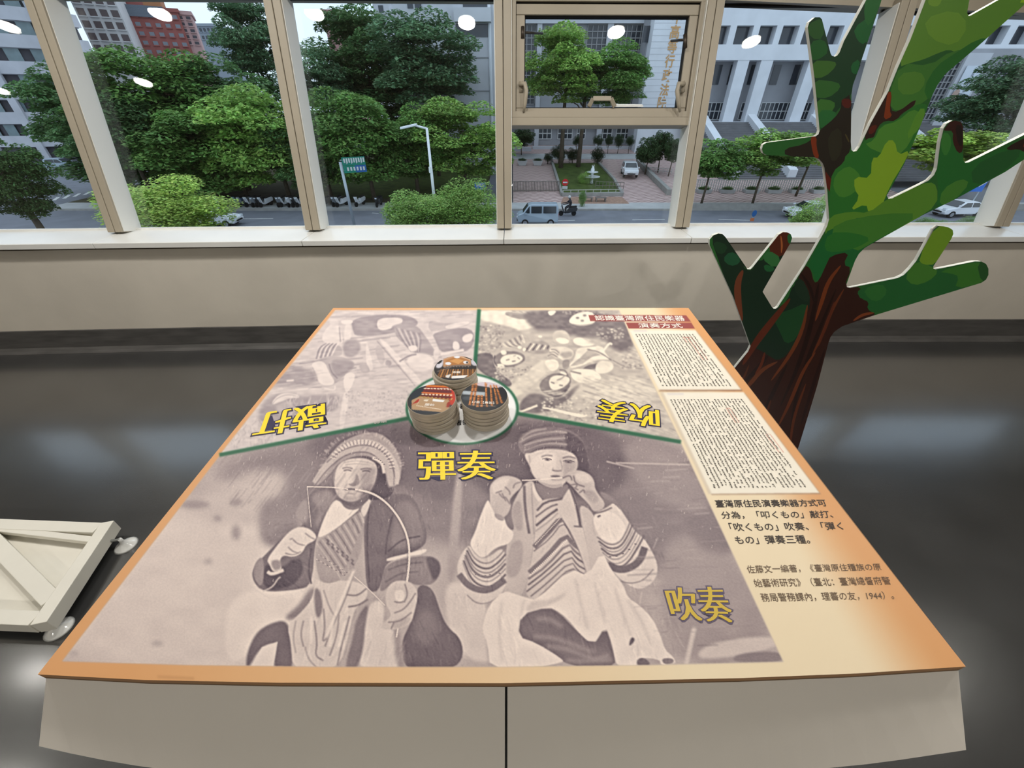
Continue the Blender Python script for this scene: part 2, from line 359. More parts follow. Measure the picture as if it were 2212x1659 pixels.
# two cabinets side by side, fronts sloping outwards to a set-back plinth
BOT = [(83, 1604), (200, 1630), (330, 1652), (560, 1676), (1090, 1690), (1500, 1676), (1700, 1660), (1900, 1640), (2088, 1612)]
Z_IMG = (tp(1090, 1470)-CAM).dot(FW)
def fas(px, py): return CAM+ray(px, py)*Z_IMG       # the sloping front
def cab(x0, x1, label):
    n = 14; tops = []; bots = []
    for i in range(n+1):
        px = x0+(x1-x0)*i/n
        tops.append(tp(px, lerp_poly(FRONT, max(82, min(2086, px))), -.0134)); bots.append(fas(max(84, min(2087, px)), lerp_poly(BOT, max(83, min(2088, px)))+8))
    c = empty('cabinet', ((tops[0]+tops[-1])/2), label, 'cabinet', 'white cabinets under the exhibit board')
    mb = MB(); m = len(tops); back = []
    thick = Vector((0, .018, .012))
    mb.add(tops+bots+[p+thick for p in bots]+[p+thick*.9 for p in tops],
           [(i, m+i, m+i+1, i+1) for i in range(m-1)]+[(m+i, 2*m+i, 2*m+i+1, m+i+1) for i in range(m-1)]+[(2*m+i, 3*m+i, 3*m+i+1, 2*m+i+1) for i in range(m-1)]+[(3*m+i, i, i+1, 3*m+i+1) for i in range(m-1)]
           +[(0, 3*m, 2*m, m), (m-1, 2*m-1, 3*m-1, 4*m-1)])
    mb.build('front_panel', M_white, c)
    # carcass narrows a little to the foot
    bl = tp(720 if x0 < 500 else 1104, 672, -.0134); br = tp(1104 if x1 < 1500 else 1484, 672, -.0134)
    fl = tops[0]+Vector((.012, .035, 0)); fr = tops[-1]+Vector((-.012, .035, 0))
    low = lambda p, s: Vector((p.x+s*.05, p.y, .06))
    up4 = [fl, fr, br, bl]; dn4 = [low(fl, 1), low(fr, -1), Vector((br.x-.05, br.y-.05, .06)), Vector((bl.x+.05, bl.y-.05, .06))]
    dn4 = [Vector((p.x, max(p.y, .22), p.z)) for p in dn4]
    MB().hexa(dn4+up4).build('carcass', M_white, c)
    pl = [Vector((p.x, p.y, 0)) for p in dn4]; ctr = sum(pl, Vector())/4
    pl = [ctr+(p-ctr)*.93 for p in pl]
    MB().hexa(pl+[p+Vector((0, 0, .0598)) for p in pl]).build('plinth', M_plinth, c)
    return c
cab(82, 1090.5, 'white cabinet with sloping front under the left half of the exhibit board')
cab(1096, 2087, 'white cabinet with sloping front under the right half of the exhibit board')

# ------------------------------------------------------------------ painting the print: tones into an array, later read by the vertices
X0, Y0, X1, Y1 = 60, 640, 2110, 1490
CW, CH = X1-X0, Y1-Y0
rng = np.random.default_rng(7)
def blur1(a, r):
    for ax in (0, 1):
        for _ in range(2):
            k = 2*r+1; p = [(0, 0)]*a.ndim; p[ax] = (r+1, r); c = np.cumsum(np.pad(a, p, mode='edge'), axis=ax)
            a = (np.take(c, range(k, c.shape[ax]), axis=ax)-np.take(c, range(0, c.shape[ax]-k), axis=ax))/k
    return a
def fnoise(h, w, sx, sy):
    g = rng.random((int(h/sy)+3, int(w/sx)+3)); yy = np.arange(h)/sy; xx = np.arange(w)/sx
    y0 = yy.astype(int); x0 = xx.astype(int); fy = (yy-y0)[:, None]; fx = (xx-x0)[None, :]
    fy = fy*fy*(3-2*fy); fx = fx*fx*(3-2*fx)
    return (g[y0][:, x0]*(1-fx)+g[y0][:, x0+1]*fx)*(1-fy)+(g[y0+1][:, x0]*(1-fx)+g[y0+1][:, x0+1]*fx)*fy
def chaikin(p, n, closed=True):
    for _ in range(n):
        q = []
        m = len(p)
        for i in range(m if closed else m-1):
            a, b = p[i], p[(i+1) % m]
            q += [(a[0]*.75+b[0]*.25, a[1]*.75+b[1]*.25), (a[0]*.25+b[0]*.75, a[1]*.25+b[1]*.75)]
        p = q if closed else [p[0]]+q+[p[-1]]
    return p
class Canvas:
    def __init__(s, x0, y0, w, h, ch=1, scale=1.0, fill=.6):
        s.x0, s.y0, s.k = x0, y0, scale; s.a = np.full((int(h*scale), int(w*scale), ch), fill, float); s.tr = (0, 0, 1); s.clip = None
    def view(s, ox, oy, sc): s.tr = (ox, oy, sc); return s
    def loc(s, p): return [((s.tr[0]+x/s.tr[2]-s.x0)*s.k, (s.tr[1]+y/s.tr[2]-s.y0)*s.k) for x, y in p]
    def mask(s, loops, soft):
        H, W = s.a.shape[:2]; pad = int(soft*2+2)
        xs = [x for l in loops for x, _ in l]; ys = [y for l in loops for _, y in l]
        bx0 = max(0, int(min(xs))-pad); bx1 = min(W, int(max(xs))+pad+2); by0 = max(0, int(min(ys))-pad); by1 = min(H, int(max(ys))+pad+2)
        if bx1 <= bx0 or by1 <= by0: return None
        SS = 3; h, w = (by1-by0), (bx1-bx0); m = np.zeros((h*SS, w+1))
        for r in range(h*SS):
            yc = by0+(r+.5)/SS; xsn = []
            for l in loops:
                n = len(l)
                for i in range(n):
                    (xa, ya), (xb, yb) = l[i], l[(i+1) % n]
                    if (ya <= yc) != (yb <= yc): xsn.append(xa+(yc-ya)/(yb-ya)*(xb-xa))
            xsn.sort()
            for a, b in zip(xsn[::2], xsn[1::2]):
                a -= bx0; b -= bx0; a = max(0, min(w, a)); b = max(0, min(w, b))
                if b <= a: continue
                ia, ib = int(a), int(b)
                if ia == ib: m[r, ia] += b-a
                else:
                    m[r, ia] += ia+1-a; m[r, ia+1:ib] += 1; m[r, ib] += b-ib
        m = np.clip(m[:, :w], 0, 1).reshape(h, SS, w).mean(1)
        if soft >= 1: m = blur1(m, max(1, int(round(soft*.36))))
        if s.clip is not None: m = m*s.clip[by0:by1, bx0:bx1]
        return (slice(by0, by1), slice(bx0, bx1)), m[:, :, None]
    def put(s, mk, tone, al):
        if mk is None: return
        sl, m = mk; t = np.asarray(tone, float); s.a[sl] += (t-s.a[sl])*(m*al)
    def poly(s, pts, tone, soft=1.5, al=1, sm=2):
        p = s.loc(pts); p = chaikin(p, sm) if sm else p
        s.put(s.mask([p], soft*s.k), tone, al); return s
    def line(s, pts, w, tone, soft=1, al=1, sm=2, closed=False):
        p = s.loc(pts); p = chaikin(p, sm, closed) if sm and len(p) > 2 else p
        if closed: p = p+[p[0]]
        hw = w*s.k/2/s.tr[2]; L = []; R = []
        for i in range(len(p)):
            a = p[max(0, i-1)]; b = p[min(len(p)-1, i+1)]; dx, dy = b[0]-a[0], b[1]-a[1]; d = math.hypot(dx, dy) or 1
            L.append((p[i][0]-dy/d*hw, p[i][1]+dx/d*hw)); R.append((p[i][0]+dy/d*hw, p[i][1]-dx/d*hw))
        s.put(s.mask([L+R[::-1]], soft*s.k), tone, al); return s
    def dots(s, pts, w, tone, soft=.6, al=1): 
        for x, y in pts: s.poly([(x-w, y-w*.6), (x+w, y-w*.6), (x+w, y+w*.6), (x-w, y+w*.6)], tone, soft, al, 1)
        return s
    def sample(s, px, py):
        H, W = s.a.shape[:2]; x = np.clip((np.asarray(px)-s.x0)*s.k-.5, 0, W-1.001); y = np.clip((np.asarray(py)-s.y0)*s.k-.5, 0, H-1.001)
        i = x.astype(int); j = y.astype(int); fx = (x-i)[:, None]; fy = (y-j)[:, None]; A = s.a
        return (A[j, i]*(1-fx)+A[j, i+1]*fx)*(1-fy)+(A[j+1, i]*(1-fx)+A[j+1, i+1]*fx)*fy
CEN = (998.5, 883); RA, RB = 122.5, 78.5
def polymask(cv, pts, soft=1):
    m = np.zeros(cv.a.shape[:2]); k = cv.mask([cv.loc(pts)], soft)
    m[k[0]] = k[1][:, :, 0]; return m
# ---- tone canvas
cv = Canvas(X0, Y0, CW, CH, 1, 1.0, .62)
LOW = [(474, 985), (880, 905), (998, 870), (1120, 893), (1470, 955), (1590, 1212), (1692, 1430), (1400, 1437), (1090, 1441), (700, 1441), (400, 1437), (134, 1429)]
TLF = [(724, 670), (1037, 670), (1024, 810), (998, 870), (880, 903), (474, 983), (580, 848)]
TRT = [(1037, 670), (1337, 670), (1347, 690), (1365, 735), (1418, 845), (1472, 955), (1120, 893), (998, 870), (1024, 810)]
m_low, m_tl, m_tr = polymask(cv, LOW), polymask(cv, TLF), polymask(cv, TRT)
# lower picture ------------------------------------------------------
cv.clip = m_low
cv.view(0, 0, 1)
cv.poly([(100, 1100), (560, 1100), (700, 1200), (700, 1460), (80, 1460)], .80, 70)
cv.poly([(470, 990), (880, 900), (1120, 890), (1480, 950), (1600, 1150), (1500, 1250), (1000, 1180), (620, 1120), (480, 1060)], .36, 46)
cv.poly([(640, 950), (880, 900), (1000, 960), (985, 1100), (900, 1060), (700, 1000)], .24, 30)
cv.poly([(1000, 960), (1140, 905), (1330, 930), (1360, 1010), (1330, 1080), (1020, 1080)], .22, 26)
cv.poly([(1330, 945), (1470, 960), (1560, 1120), (1400, 1080)], .46, 24)
cv.poly([(430, 1060), (560, 1010), (640, 1030), (560, 1120), (440, 1140)], .70, 34)
cv.poly([(1440, 1130), (1600, 1200), (1700, 1430), (1460, 1440), (1420, 1300)], .50, 36)
cv.poly([(1480, 1100), (1560, 1120), (1600, 1200), (1500, 1190)], .34, 24)
cv.poly([(1520, 1390), (1670, 1370), (1690, 1400), (1500, 1432)], .74, 8); cv.poly([(1590, 1412), (1690, 1406), (1695, 1432), (1580, 1432)], .40, 6)
cv.line([(1500, 1355), (1482, 1436)], 10, .74, 6); cv.line([(1330, 1000), (1490, 1004)], 3, .66, 2); cv.line([(1310, 997), (1370, 1012)], 3, .6, 2)
cv.poly([(985, 1010), (1003, 1010), (985, 1260), (962, 1260)], .56, 8); cv.poly([(560, 1075), (640, 1090), (655, 1170), (560, 1190)], .40, 22)
cv.poly([(960, 1262), (1000, 1255), (1060, 1310), (1050, 1410), (1060, 1436), (1000, 1420), (965, 1350)], .80, 10)
for x, y, w_, h_ in ((420, 1090, 45, 12), (510, 1085, 20, 12), (470, 1120, 12, 8), (340, 1390, 18, 5), (160, 1411, 12, 4), (450, 1213, 12, 6), (510, 1150, 14, 22)):
    cv.poly([(x-w_, y), (x, y-h_), (x+w_, y), (x, y+h_)], .44, 14, .8)
# man with mouth bow -------------------------------------------------
v = cv.view(500, 900, 3.016)
v.poly([(-40, 1230), (120, 1120), (500, 1110), (540, 1230), (440, 1320), (180, 1500), (-40, 1640)], .88, 14)
v.poly([(500, 1130), (560, 1110), (560, 1240), (420, 1330), (330, 1320), (440, 1230)], .42, 12)
v.poly([(150, 1420), (240, 1350), (370, 1320), (390, 1480), (405, 1660), (265, 1660), (300, 1470), (190, 1500), (100, 1660), (95, 1560)], .28, 6)
v.poly([(200, 1502), (302, 1466), (266, 1660), (110, 1660)], .86, 1.5, 1, 0)
v.poly([(660, 430), (720, 560), (620, 640), (570, 760), (545, 820), (525, 1100), (430, 1130), (205, 1146), (138, 1070), (135, 990), (230, 890), (350, 770), (490, 700), (400, 660), (420, 590), (500, 500)], .30, 4)
v.poly([(500, 520), (640, 460), (690, 560), (600, 640), (560, 740), (540, 700), (580, 600)], .44, 8)
v.poly([(400, 650), (440, 560), (500, 520), (500, 690), (460, 700)], .5, 8)
v.poly([(200, 1140), (215, 940), (300, 1010), (440, 900), (480, 1000), (400, 1110)], .13, 5); v.line([(235, 1010), (260, 1030), (340, 1000)], 22, .8, 1.5); v.line([(205, 1140), (270, 1110), (300, 1060), (320, 1045)], 8, .74, 1.5)
v.poly([(140, 1050), (150, 950), (215, 900), (205, 1130)], .46, 4)
v.poly([(920, 520), (1100, 500), (1190, 520), (1245, 660), (1277, 770), (1255, 860), (1010, 940), (990, 1050), (950, 1150), (880, 1130), (868, 900), (862, 700)], .27, 4)
v.poly([(1060, 560), (1170, 540), (1240, 680), (1260, 780), (1180, 860), (1020, 870), (1060, 720)], .38, 12)
for q in ([(1020, 880), (1110, 800), (1230, 780)], [(1050, 640), (1010, 800), (1005, 900)], [(900, 560), (880, 800), (900, 1080)], [(520, 860), (500, 1000), (520, 1090)]): v.line(q, 10, .17, 4)
v.poly([(1010, 950), (1260, 900), (1350, 930), (1366, 1000), (1335, 1070), (1290, 1100), (1200, 1100), (1150, 1070), (1060, 1080), (960, 1160), (980, 1050)], .40, 3)
v.poly([(1260, 905), (1350, 930), (1366, 1010), (1320, 1080), (1290, 1010)], .2, 5)
for q in ([(1020, 1000), (1120, 960), (1250, 950)], [(1000, 1080), (1100, 1020), (1220, 1010)]): v.line(q, 10, .28, 4)
v.poly([(1005, 925), (1150, 893), (1262, 860), (1276, 872), (1240, 900), (1150, 908), (1018, 948)], .9, 1.5)
v.poly([(1210, 1090), (1310, 1110), (1360, 1270), (1405, 1370), (1500, 1450), (1512, 1590), (1400, 1660), (1130, 1660), (1100, 1480), (1170, 1340), (1205, 1230)], .25, 4)
v.poly([(1230, 1260), (1320, 1280), (1370, 1420), (1250, 1500), (1180, 1440)], .34, 18)
v.poly([(905, 1200), (1000, 1200), (985, 1360), (1060, 1390), (1090, 1480), (1120, 1660), (820, 1660), (860, 1500), (868, 1350)], .82, 6)
v.poly([(1050, 1390), (1100, 1400), (1140, 1660), (1080, 1660)], .5, 12)
v.poly([(815, 1310), (900, 1200), (872, 1350), (860, 1500), (815, 1660), (730, 1660), (790, 1450)], .36, 5)
v.poly([(548, 1050), (600, 1090), (750, 1060), (882, 1100), (890, 1180), (800, 1250), (770, 1400), (700, 1660), (400, 1660), (392, 1480), (360, 1360), (440, 1290), (520, 1200), (540, 1120)], .80, 3)
v.poly([(540, 1110), (580, 1130), (600, 1260), (560, 1330), (540, 1240)], .38, 6)
for q, t in (([(600, 1250), (610, 1380), (590, 1480), (640, 1420)], .52), ([(470, 1330), (450, 1420), (470, 1500)], .56), ([(540, 1330), (560, 1480), (545, 1560), (600, 1590)], .5), ([(800, 1010), (740, 1200), (650, 1380), (610, 1500)], .55), ([(700, 1290), (690, 1420), (640, 1560)], .55), ([(770, 1300), (720, 1480), (690, 1620)], .5), ([(480, 1500), (500, 1580), (560, 1640)], .6), ([(600, 1130), (640, 1250), (680, 1310)], .6), ([(420, 1330), (400, 1440), (420, 1540)], .62), ([(750, 1160), (820, 1170), (880, 1120)], .45), ([(760, 1240), (830, 1230), (890, 1190)], .4)): v.line(q, 11, t, 4)
for q in ([(800, 1000), (700, 1230), (620, 1440)], [(520, 1300), (520, 1480)], [(660, 1330), (640, 1500)], [(740, 1330), (700, 1500)]): v.line(q, 14, .92, 5)
v.poly([(668, 540), (710, 552), (740, 600), (800, 612), (850, 590), (700, 722), (560, 802), (575, 740), (612, 640)], .92, 1.5)
v.poly([(832, 612), (872, 640), (856, 740), (852, 860), (800, 980), (760, 1012), (700, 1072), (612, 1092), (562, 1050), (535, 820), (640, 770)], .55, 2)
for k in range(17):                                # woven bands of the chest cloth
    t = k/16; ax, ay = 830-t*280, 620+t*200; bx, by = 868-t*150, 700+t*360
    v.line([(ax+6, ay+6), ((ax+bx)/2+4, (ay+by)/2), (bx-6, by-6)], 5+3*(k % 3 == 0), .36 if k % 2 else .72, 1)
for k in range(6): x = 620+k*32; y = 800+k*26; v.line([(x, y), (x+14, y+10), (x+2, y+26), (x+18, y+36)], 9, .25, 1, sm=0)
for k in range(14): v.dots([(556+k*14, 930+k*8), (570+k*14, 900+k*9)], 4, .3 if k % 2 else .8, .6)
v.poly([(840, 600), (900, 520), (915, 540), (870, 660), (850, 640)], .78, 2)
v.poly([(700, 540), (760, 585), (830, 595), (900, 540), (930, 470), (880, 440), (700, 500)], .28, 4)
v.poly([(920, 290), (1000, 330), (1012, 470), (1060, 460), (1045, 520), (950, 545), (880, 545), (925, 440)], .13, 4)
v.poly([(620, 400), (560, 450), (530, 445), (570, 350), (650, 240), (720, 165), (850, 105), (975, 105), (1065, 190), (1112, 300), (1104, 380), (1082, 450), (1020, 460), (1000, 340), (930, 270), (860, 250), (760, 270), (690, 310)], .55, 4)
for k in range(70):                                # ragged fur edge
    t = k/69; a = math.pi*(1.02-1.0*t); cx_, cy_ = 850+250*math.cos(a), 350-235*math.sin(a)
    v.line([(cx_, cy_), (cx_+24*math.cos(a)+rng.uniform(-10, 10), cy_-22*math.sin(a)+rng.uniform(-8, 8))], 4, rng.uniform(.35, .8), 1, sm=0)
v.line([(545, 435), (600, 345), (700, 245), (800, 205), (900, 205), (980, 255), (1028, 335), (1050, 450)], 44, .66, 3)
v.line([(660, 260), (750, 190), (860, 158), (965, 185), (1045, 265), (1084, 355), (1072, 440)], 34, .70, 2)
for q in ([(545, 450), (610, 360), (710, 268), (800, 232), (900, 232), (960, 280), (1000, 350)], [(620, 300), (720, 215), (860, 178), (970, 210), (1035, 280), (1064, 370), (1058, 450)]): v.line(q, 6, .28, 1.5)
for k in range(46):
    t = k/45; a = math.pi*(.86-.84*t); v.line([(845+185*math.cos(a), 350-170*math.sin(a)), (845+222*math.cos(a), 350-200*math.sin(a))], 4, .42 if k % 2 else .82, .8, sm=0)
v.line([(920, 268), (960, 285), (985, 310), (995, 370)], 20, .8, 1.5); v.dots([(935+i*12, 272+i*i*1.6) for i in range(6)], 5, .3)
face = [(690, 320), (740, 280), (860, 266), (940, 300), (952, 350), (935, 430), (905, 480), (860, 525), (800, 553), (745, 550), (700, 528), (674, 480), (668, 400)]
v.poly(face, .74, 2)
v.poly([(690, 330), (760, 285), (850, 275), (840, 320), (780, 360), (790, 430), (730, 500), (690, 480), (676, 400)], .86, 10)
v.poly([(830, 370), (940, 320), (950, 360), (930, 440), (880, 500), (830, 500), (850, 440)], .55, 10); v.poly([(880, 470), (935, 420), (905, 490), (850, 540), (810, 545)], .36, 8)
v.poly([(720, 520), (790, 525), (850, 520), (800, 556), (745, 552)], .6, 6)
for q in ([(735, 300), (800, 288), (880, 296), (930, 312)], [(740, 316), (810, 305), (900, 316)]): v.line(q, 4, .55, 1.5)
v.line([(722, 338), (755, 330), (790, 340)], 8, .42, 2); v.line([(840, 345), (880, 335), (915, 345)], 8, .36, 2)
v.line([(732, 353), (757, 346), (782, 354)], 7, .25, 1); v.line([(852, 357), (880, 350), (905, 360)], 7, .22, 1)
v.poly([(812, 365), (832, 400), (835, 440), (800, 450), (770, 442), (795, 430), (808, 400)], .48, 3); v.line([(765, 440), (790, 452), (815, 446)], 6, .32, 1.5)
v.line([(738, 476), (775, 470), (815, 478)], 9, .26, 1.5); v.line([(760, 500), (800, 505)], 6, .5, 3); v.line([(850, 450), (870, 490), (850, 520)], 5, .4, 3)
v.line([(672, 420), (664, 400), (670, 380)], 7, .5, 2)
v.line([(492, 457), (600, 458), (710, 465), (760, 474)], 7, .92, .8); v.line([(500, 464), (700, 474)], 3, .35, 1)
v.line([(805, 475), (900, 492), (980, 535), (1050, 602), (1110, 692), (1150, 792), (1162, 900), (1152, 1020), (1134, 1135)], 13, .92, .8)
v.line([(813, 484), (900, 503), (975, 546), (1042, 610), (1100, 698), (1138, 795), (1149, 900), (1140, 1020)], 4, .3, 1)
v.line([(493, 457), (520, 722)], 4, .84, .8); v.line([(800, 1042), (880, 1110), (1000, 1230)], 5, .85, .8); v.line([(1090, 1350), (1075, 1438)], 8, .9, .8)
v.poly([(228, 935), (290, 850), (370, 752), (440, 714), (512, 730), (557, 778), (545, 808), (485, 835), (462, 890), (400, 918), (335, 900), (310, 950), (335, 1000), (270, 1015), (250, 965)], .86, 2)
v.poly([(250, 940), (320, 930), (330, 990), (275, 1010)], .46, 6)
for q in ([(400, 800), (430, 830), (480, 840)], [(370, 850), (400, 880), (440, 890)], [(455, 880), (400, 905), (350, 890)], [(480, 760), (520, 790), (545, 800)], [(400, 795), (380, 800)]): v.line(q, 8, .5, 2)
v.poly([(1010, 1120), (1060, 1070), (1140, 1068), (1200, 1108), (1217, 1170), (1192, 1260), (1172, 1350), (1062, 1392), (970, 1384), (985, 1350), (1050, 1292), (1000, 1222)], .76, 2)
v.poly([(1060, 1128), (1130, 1130), (1122, 1206), (1070, 1206)], .88, 3); v.poly([(1030, 1340), (1170, 1290), (1165, 1350), (1060, 1390)], .66, 5)
for q in ([(1060, 1205), (1095, 1214), (1125, 1205)], [(1060, 1280), (1120, 1260), (1170, 1200), (1200, 1150)], [(1020, 1340), (1100, 1335), (1175, 1275)], [(1040, 1385), (1060, 1340)], [(1130, 1090), (1150, 1160), (1125, 1210)]): v.line(q, 8, .42, 2)
# man with jaw harp --------------------------------------------------
v = cv.view(940, 880, 2.911)
v.poly([(516, 210), (555, 160), (640, 128), (760, 120), (860, 148), (935, 210), (960, 300), (985, 400), (900, 390), (870, 290), (760, 262), (660, 268), (600, 290), (560, 300), (528, 265)], .34, 3)
v.poly([(815, 138), (930, 205), (960, 300), (980, 410), (900, 400), (880, 300), (830, 280), (815, 200)], .16, 6)
for q in ([(530, 220), (620, 170), (760, 150), (830, 160)], [(560, 240), (680, 200), (820, 195)], [(560, 270), (640, 235), (740, 225), (830, 235)], [(540, 200), (600, 150), (700, 135)]): v.line(q, 12, .5, 4)
for q in ([(545, 235), (640, 190), (800, 172)], [(570, 262), (690, 215), (830, 215)], [(590, 288), (680, 250), (800, 250), (860, 272)]): v.line(q, 5, .2, 2)
v.poly([(560, 480), (618, 452), (640, 540), (684, 590), (640, 640), (622, 860), (560, 1200), (430, 1220), (440, 1050), (455, 770), (505, 775), (475, 640), (520, 540)], .70, 2)
v.poly([(460, 860), (560, 820), (540, 1060), (440, 1080)], .58, 6); v.poly([(470, 640), (540, 560), (560, 780), (500, 770)], .56, 6)
v.poly([(620, 465), (700, 498), (800, 492), (842, 480), (830, 560), (760, 578), (680, 585), (645, 545)], .40, 3)
v.poly([(606, 460), (640, 545), (680, 590), (650, 600), (615, 540)], .84, 2)
v.poly([(600, 290), (650, 268), (740, 260), (840, 274), (892, 310), (897, 380), (870, 420), (835, 450), (805, 492), (745, 508), (690, 492), (640, 462), (606, 412), (598, 372), (562, 312), (568, 288)], .78, 2)
v.poly([(610, 300), (740, 275), (770, 330), (750, 400), (720, 470), (640, 440), (606, 380)], .88, 10); v.poly([(800, 320), (890, 320), (895, 380), (840, 430), (800, 470), (810, 400)], .62, 9)
v.poly([(640, 462), (690, 478), (745, 490), (805, 478), (800, 496), (745, 509), (690, 494)], .62, 4)
v.line([(668, 312), (700, 300), (738, 306)], 9, .5, 2); v.line([(800, 320), (840, 308), (886, 322)], 9, .4, 2)
v.poly([(680, 326), (705, 320), (730, 332), (706, 340)], .42, 1.5); v.dots([(706, 330)], 7, .12, .8); v.poly([(806, 340), (838, 332), (872, 346), (840, 355)], .36, 1.5); v.dots([(838, 344)], 7, .1, .8)
v.line([(674, 326), (704, 318), (733, 330)], 4, .2, .8); v.line([(802, 340), (838, 330), (876, 344)], 4, .2, .8)
v.line([(785, 330), (800, 370), (796, 395)], 7, .6, 4); v.line([(735, 394), (762, 402), (796, 398)], 7, .4, 1.5); v.line([(740, 390), (742, 380)], 6, .6, 2)
v.poly([(720, 432), (755, 425), (795, 432), (770, 442), (735, 440)], .36, 1.5); v.line([(730, 455), (770, 460), (800, 455)], 6, .6, 3)
v.line([(590, 300), (596, 340), (590, 360)], 6, .6, 2)
v.poly([(640, 600), (690, 578), (812, 568), (775, 640), (812, 722), (855, 822), (905, 905), (955, 1055), (900, 1030), (850, 1000), (655, 1215), (568, 1195), (582, 1080), (622, 860)], .76, 2)
chev = [((640, 650), (690, 595), (800, 575), 14, .28), ((632, 690), (720, 625), (770, 610), 10, .32), ((634, 745), (700, 690), (770, 640), 15, .26), ((630, 780), (720, 715), (772, 665), 8, .55),
        ((622, 880), (700, 800), (795, 690), 34, .34), ((620, 905), (720, 830), (800, 722), 6, .25), ((590, 1040), (700, 940), (820, 800), 30, .36), ((586, 1080), (700, 1000), (835, 850), 14, .4), ((584, 1118), (700, 1030), (845, 890), 11, .3),
        ((574, 1160), (690, 1070), (850, 930), 9, .32), ((600, 1190), (700, 1110), (855, 965), 8, .35), ((640, 1205), (720, 1130), (860, 1000), 8, .4)]
for a_, b_, c_, w_, t_ in chev:
    v.line([a_, b_, c_, (c_[0]+45, c_[1]+48+(c_[1]-600)*.05), (c_[0]+95, c_[1]+90)] if c_[1] > 680 else [a_, b_, c_], w_, t_, 1, sm=1)
for k in range(26): 
    x = 596+k*9; y = 1062-k*8.6; v.line([(x, y), (x+5, y-16), (x+9, y-6)], 4, .9, .6, sm=0)
for k in range(20): x = 628+k*8.5; y = 868-k*9; v.line([(x, y), (x+4, y-10), (x+8.5, y-8)], 3.5, .8, .6, sm=0)
v.poly([(765, 640), (820, 540), (850, 500), (880, 560), (930, 750), (990, 1000), (1040, 1200), (960, 1060), (900, 880), (850, 780), (800, 700)], .78, 2)
v.line([(850, 505), (885, 600), (905, 690), (914, 752)], 18, .28, 1.2); v.line([(872, 748), (930, 752)], 9, .3, 1); v.line([(560, 492), (565, 640), (592, 795)], 17, .32, 1.2)
v.line([(605, 480), (612, 640), (622, 800)], 5, .5, 2); v.line([(960, 620), (965, 780), (990, 900)], 7, .5, 3)
v.poly([(900, 600), (1000, 660), (1020, 800), (1060, 920), (1110, 1030), (1180, 1110), (1000, 1200), (960, 900), (925, 740)], .74, 4)
v.poly([(340, 490), (400, 436), (470, 428), (542, 456), (548, 500), (495, 545), (462, 592), (482, 622), (445, 690), (390, 705), (345, 650), (345, 560)], .70, 2)
v.poly([(350, 490), (420, 445), (480, 445), (430, 520), (370, 560)], .82, 6)
for q in ([(540, 470), (500, 480), (490, 510)], [(440, 500), (470, 530), (470, 550)], [(400, 540), (430, 575), (440, 560), (470, 610)], [(420, 540), (445, 590)], [(380, 540), (420, 525)]): v.line(q, 8, .42, 2)
v.poly([(345, 605), (330, 575), (285, 680), (250, 790), (215, 855), (240, 905), (300, 960), (380, 880), (470, 860), (502, 790), (450, 750), (435, 690), (390, 705)], .90, 2)
v.poly([(370, 660), (440, 690), (430, 720), (380, 700)], .55, 3)
v.poly([(215, 850), (250, 930), (320, 960), (440, 862), (446, 1060), (440, 1150), (350, 1232), (262, 1247), (190, 1170), (138, 1050), (142, 960)], .80, 2)
for dy, w_, t_ in ((0, 7, .4), (34, 12, .3), (62, 8, .42), (88, 14, .34), (116, 6, .4), (150, 13, .3), (178, 6, .5)):
    f_ = dy/230; v.line([(205-40*f_, 880+dy*.55), (250-30*f_, 960+dy*.9), (330, 990+dy), (400, 940+dy*1.05), (444, 885+dy*1.1)], w_, t_, 1)
v.line([(150, 1050), (200, 1115), (270, 1150), (350, 1150), (440, 1085)], 40, .33, 1.5); v.line([(200, 1180), (260, 1236), (340, 1232), (400, 1190)], 6, .45, 1.5)
v.dots([(255+i*30, 1052+8*math.sin(i)) for i in range(6)], 7, .45)
v.poly([(800, 440), (840, 402), (900, 392), (970, 418), (1002, 460), (1004, 520), (1085, 620), (1000, 668), (965, 605), (900, 545), (858, 490), (830, 472)], .70, 2)
v.poly([(880, 410), (960, 420), (990, 470), (930, 480), (880, 450)], .82, 6); v.poly([(920, 520), (1000, 520), (1040, 590), (980, 610)], .58, 6)
for q in ([(800, 445), (850, 425), (860, 460)], [(850, 490), (900, 480), (880, 510)], [(870, 430), (880, 480), (940, 500)], [(905, 540), (935, 515), (940, 540)], [(870, 505), (900, 520)]): v.line(q, 8, .36, 2)
v.line([(545, 460), (640, 456), (800, 442)], 7, .93, .7); v.line([(612, 465), (660, 452)], 5, .55, 1)
v.poly([(985, 670), (1085, 630), (1130, 590), (1205, 700), (1255, 780), (1315, 825), (1372, 920), (1403, 1000), (1385, 1090), (1292, 1152), (1200, 1112), (1110, 1030), (1050, 900), (1010, 790)], .82, 2)
v.poly([(1030, 520), (1130, 570), (1180, 660), (1120, 600), (1050, 570)], .4, 3)
v.poly([(985, 675), (1100, 640), (1205, 735), (1175, 835), (1110, 862), (1020, 805)], .91, 2); v.line([(1000, 668), (1060, 655), (1112, 630)], 10, .36, 1); v.line([(1020, 690), (1040, 680)], 10, .2, 1)
for dy, w_, t_ in ((0, 9, .4), (26, 12, .3), (48, 7, .42), (70, 13, .32), (96, 6, .4), (124, 6, .42), (150, 12, .28)):
    v.line([(1018+dy*.35, 815+dy), (1090+dy*.25, 868+dy), (1160+dy*.3, 855+dy*.9), (1205+dy*.45, 780+dy*.7), (1225+dy*.6, 722+dy*.55)], w_, t_, 1)
v.line([(1085, 990), (1150, 1022), (1220, 1015), (1290, 965), (1318, 880)], 46, .28, 1.5); v.line([(1150, 1090), (1230, 1110), (1310, 1090), (1370, 1020)], 6, .42, 1.5); v.dots([(1100+i*40, 940-i*i*5) for i in range(5)], 8, .4)
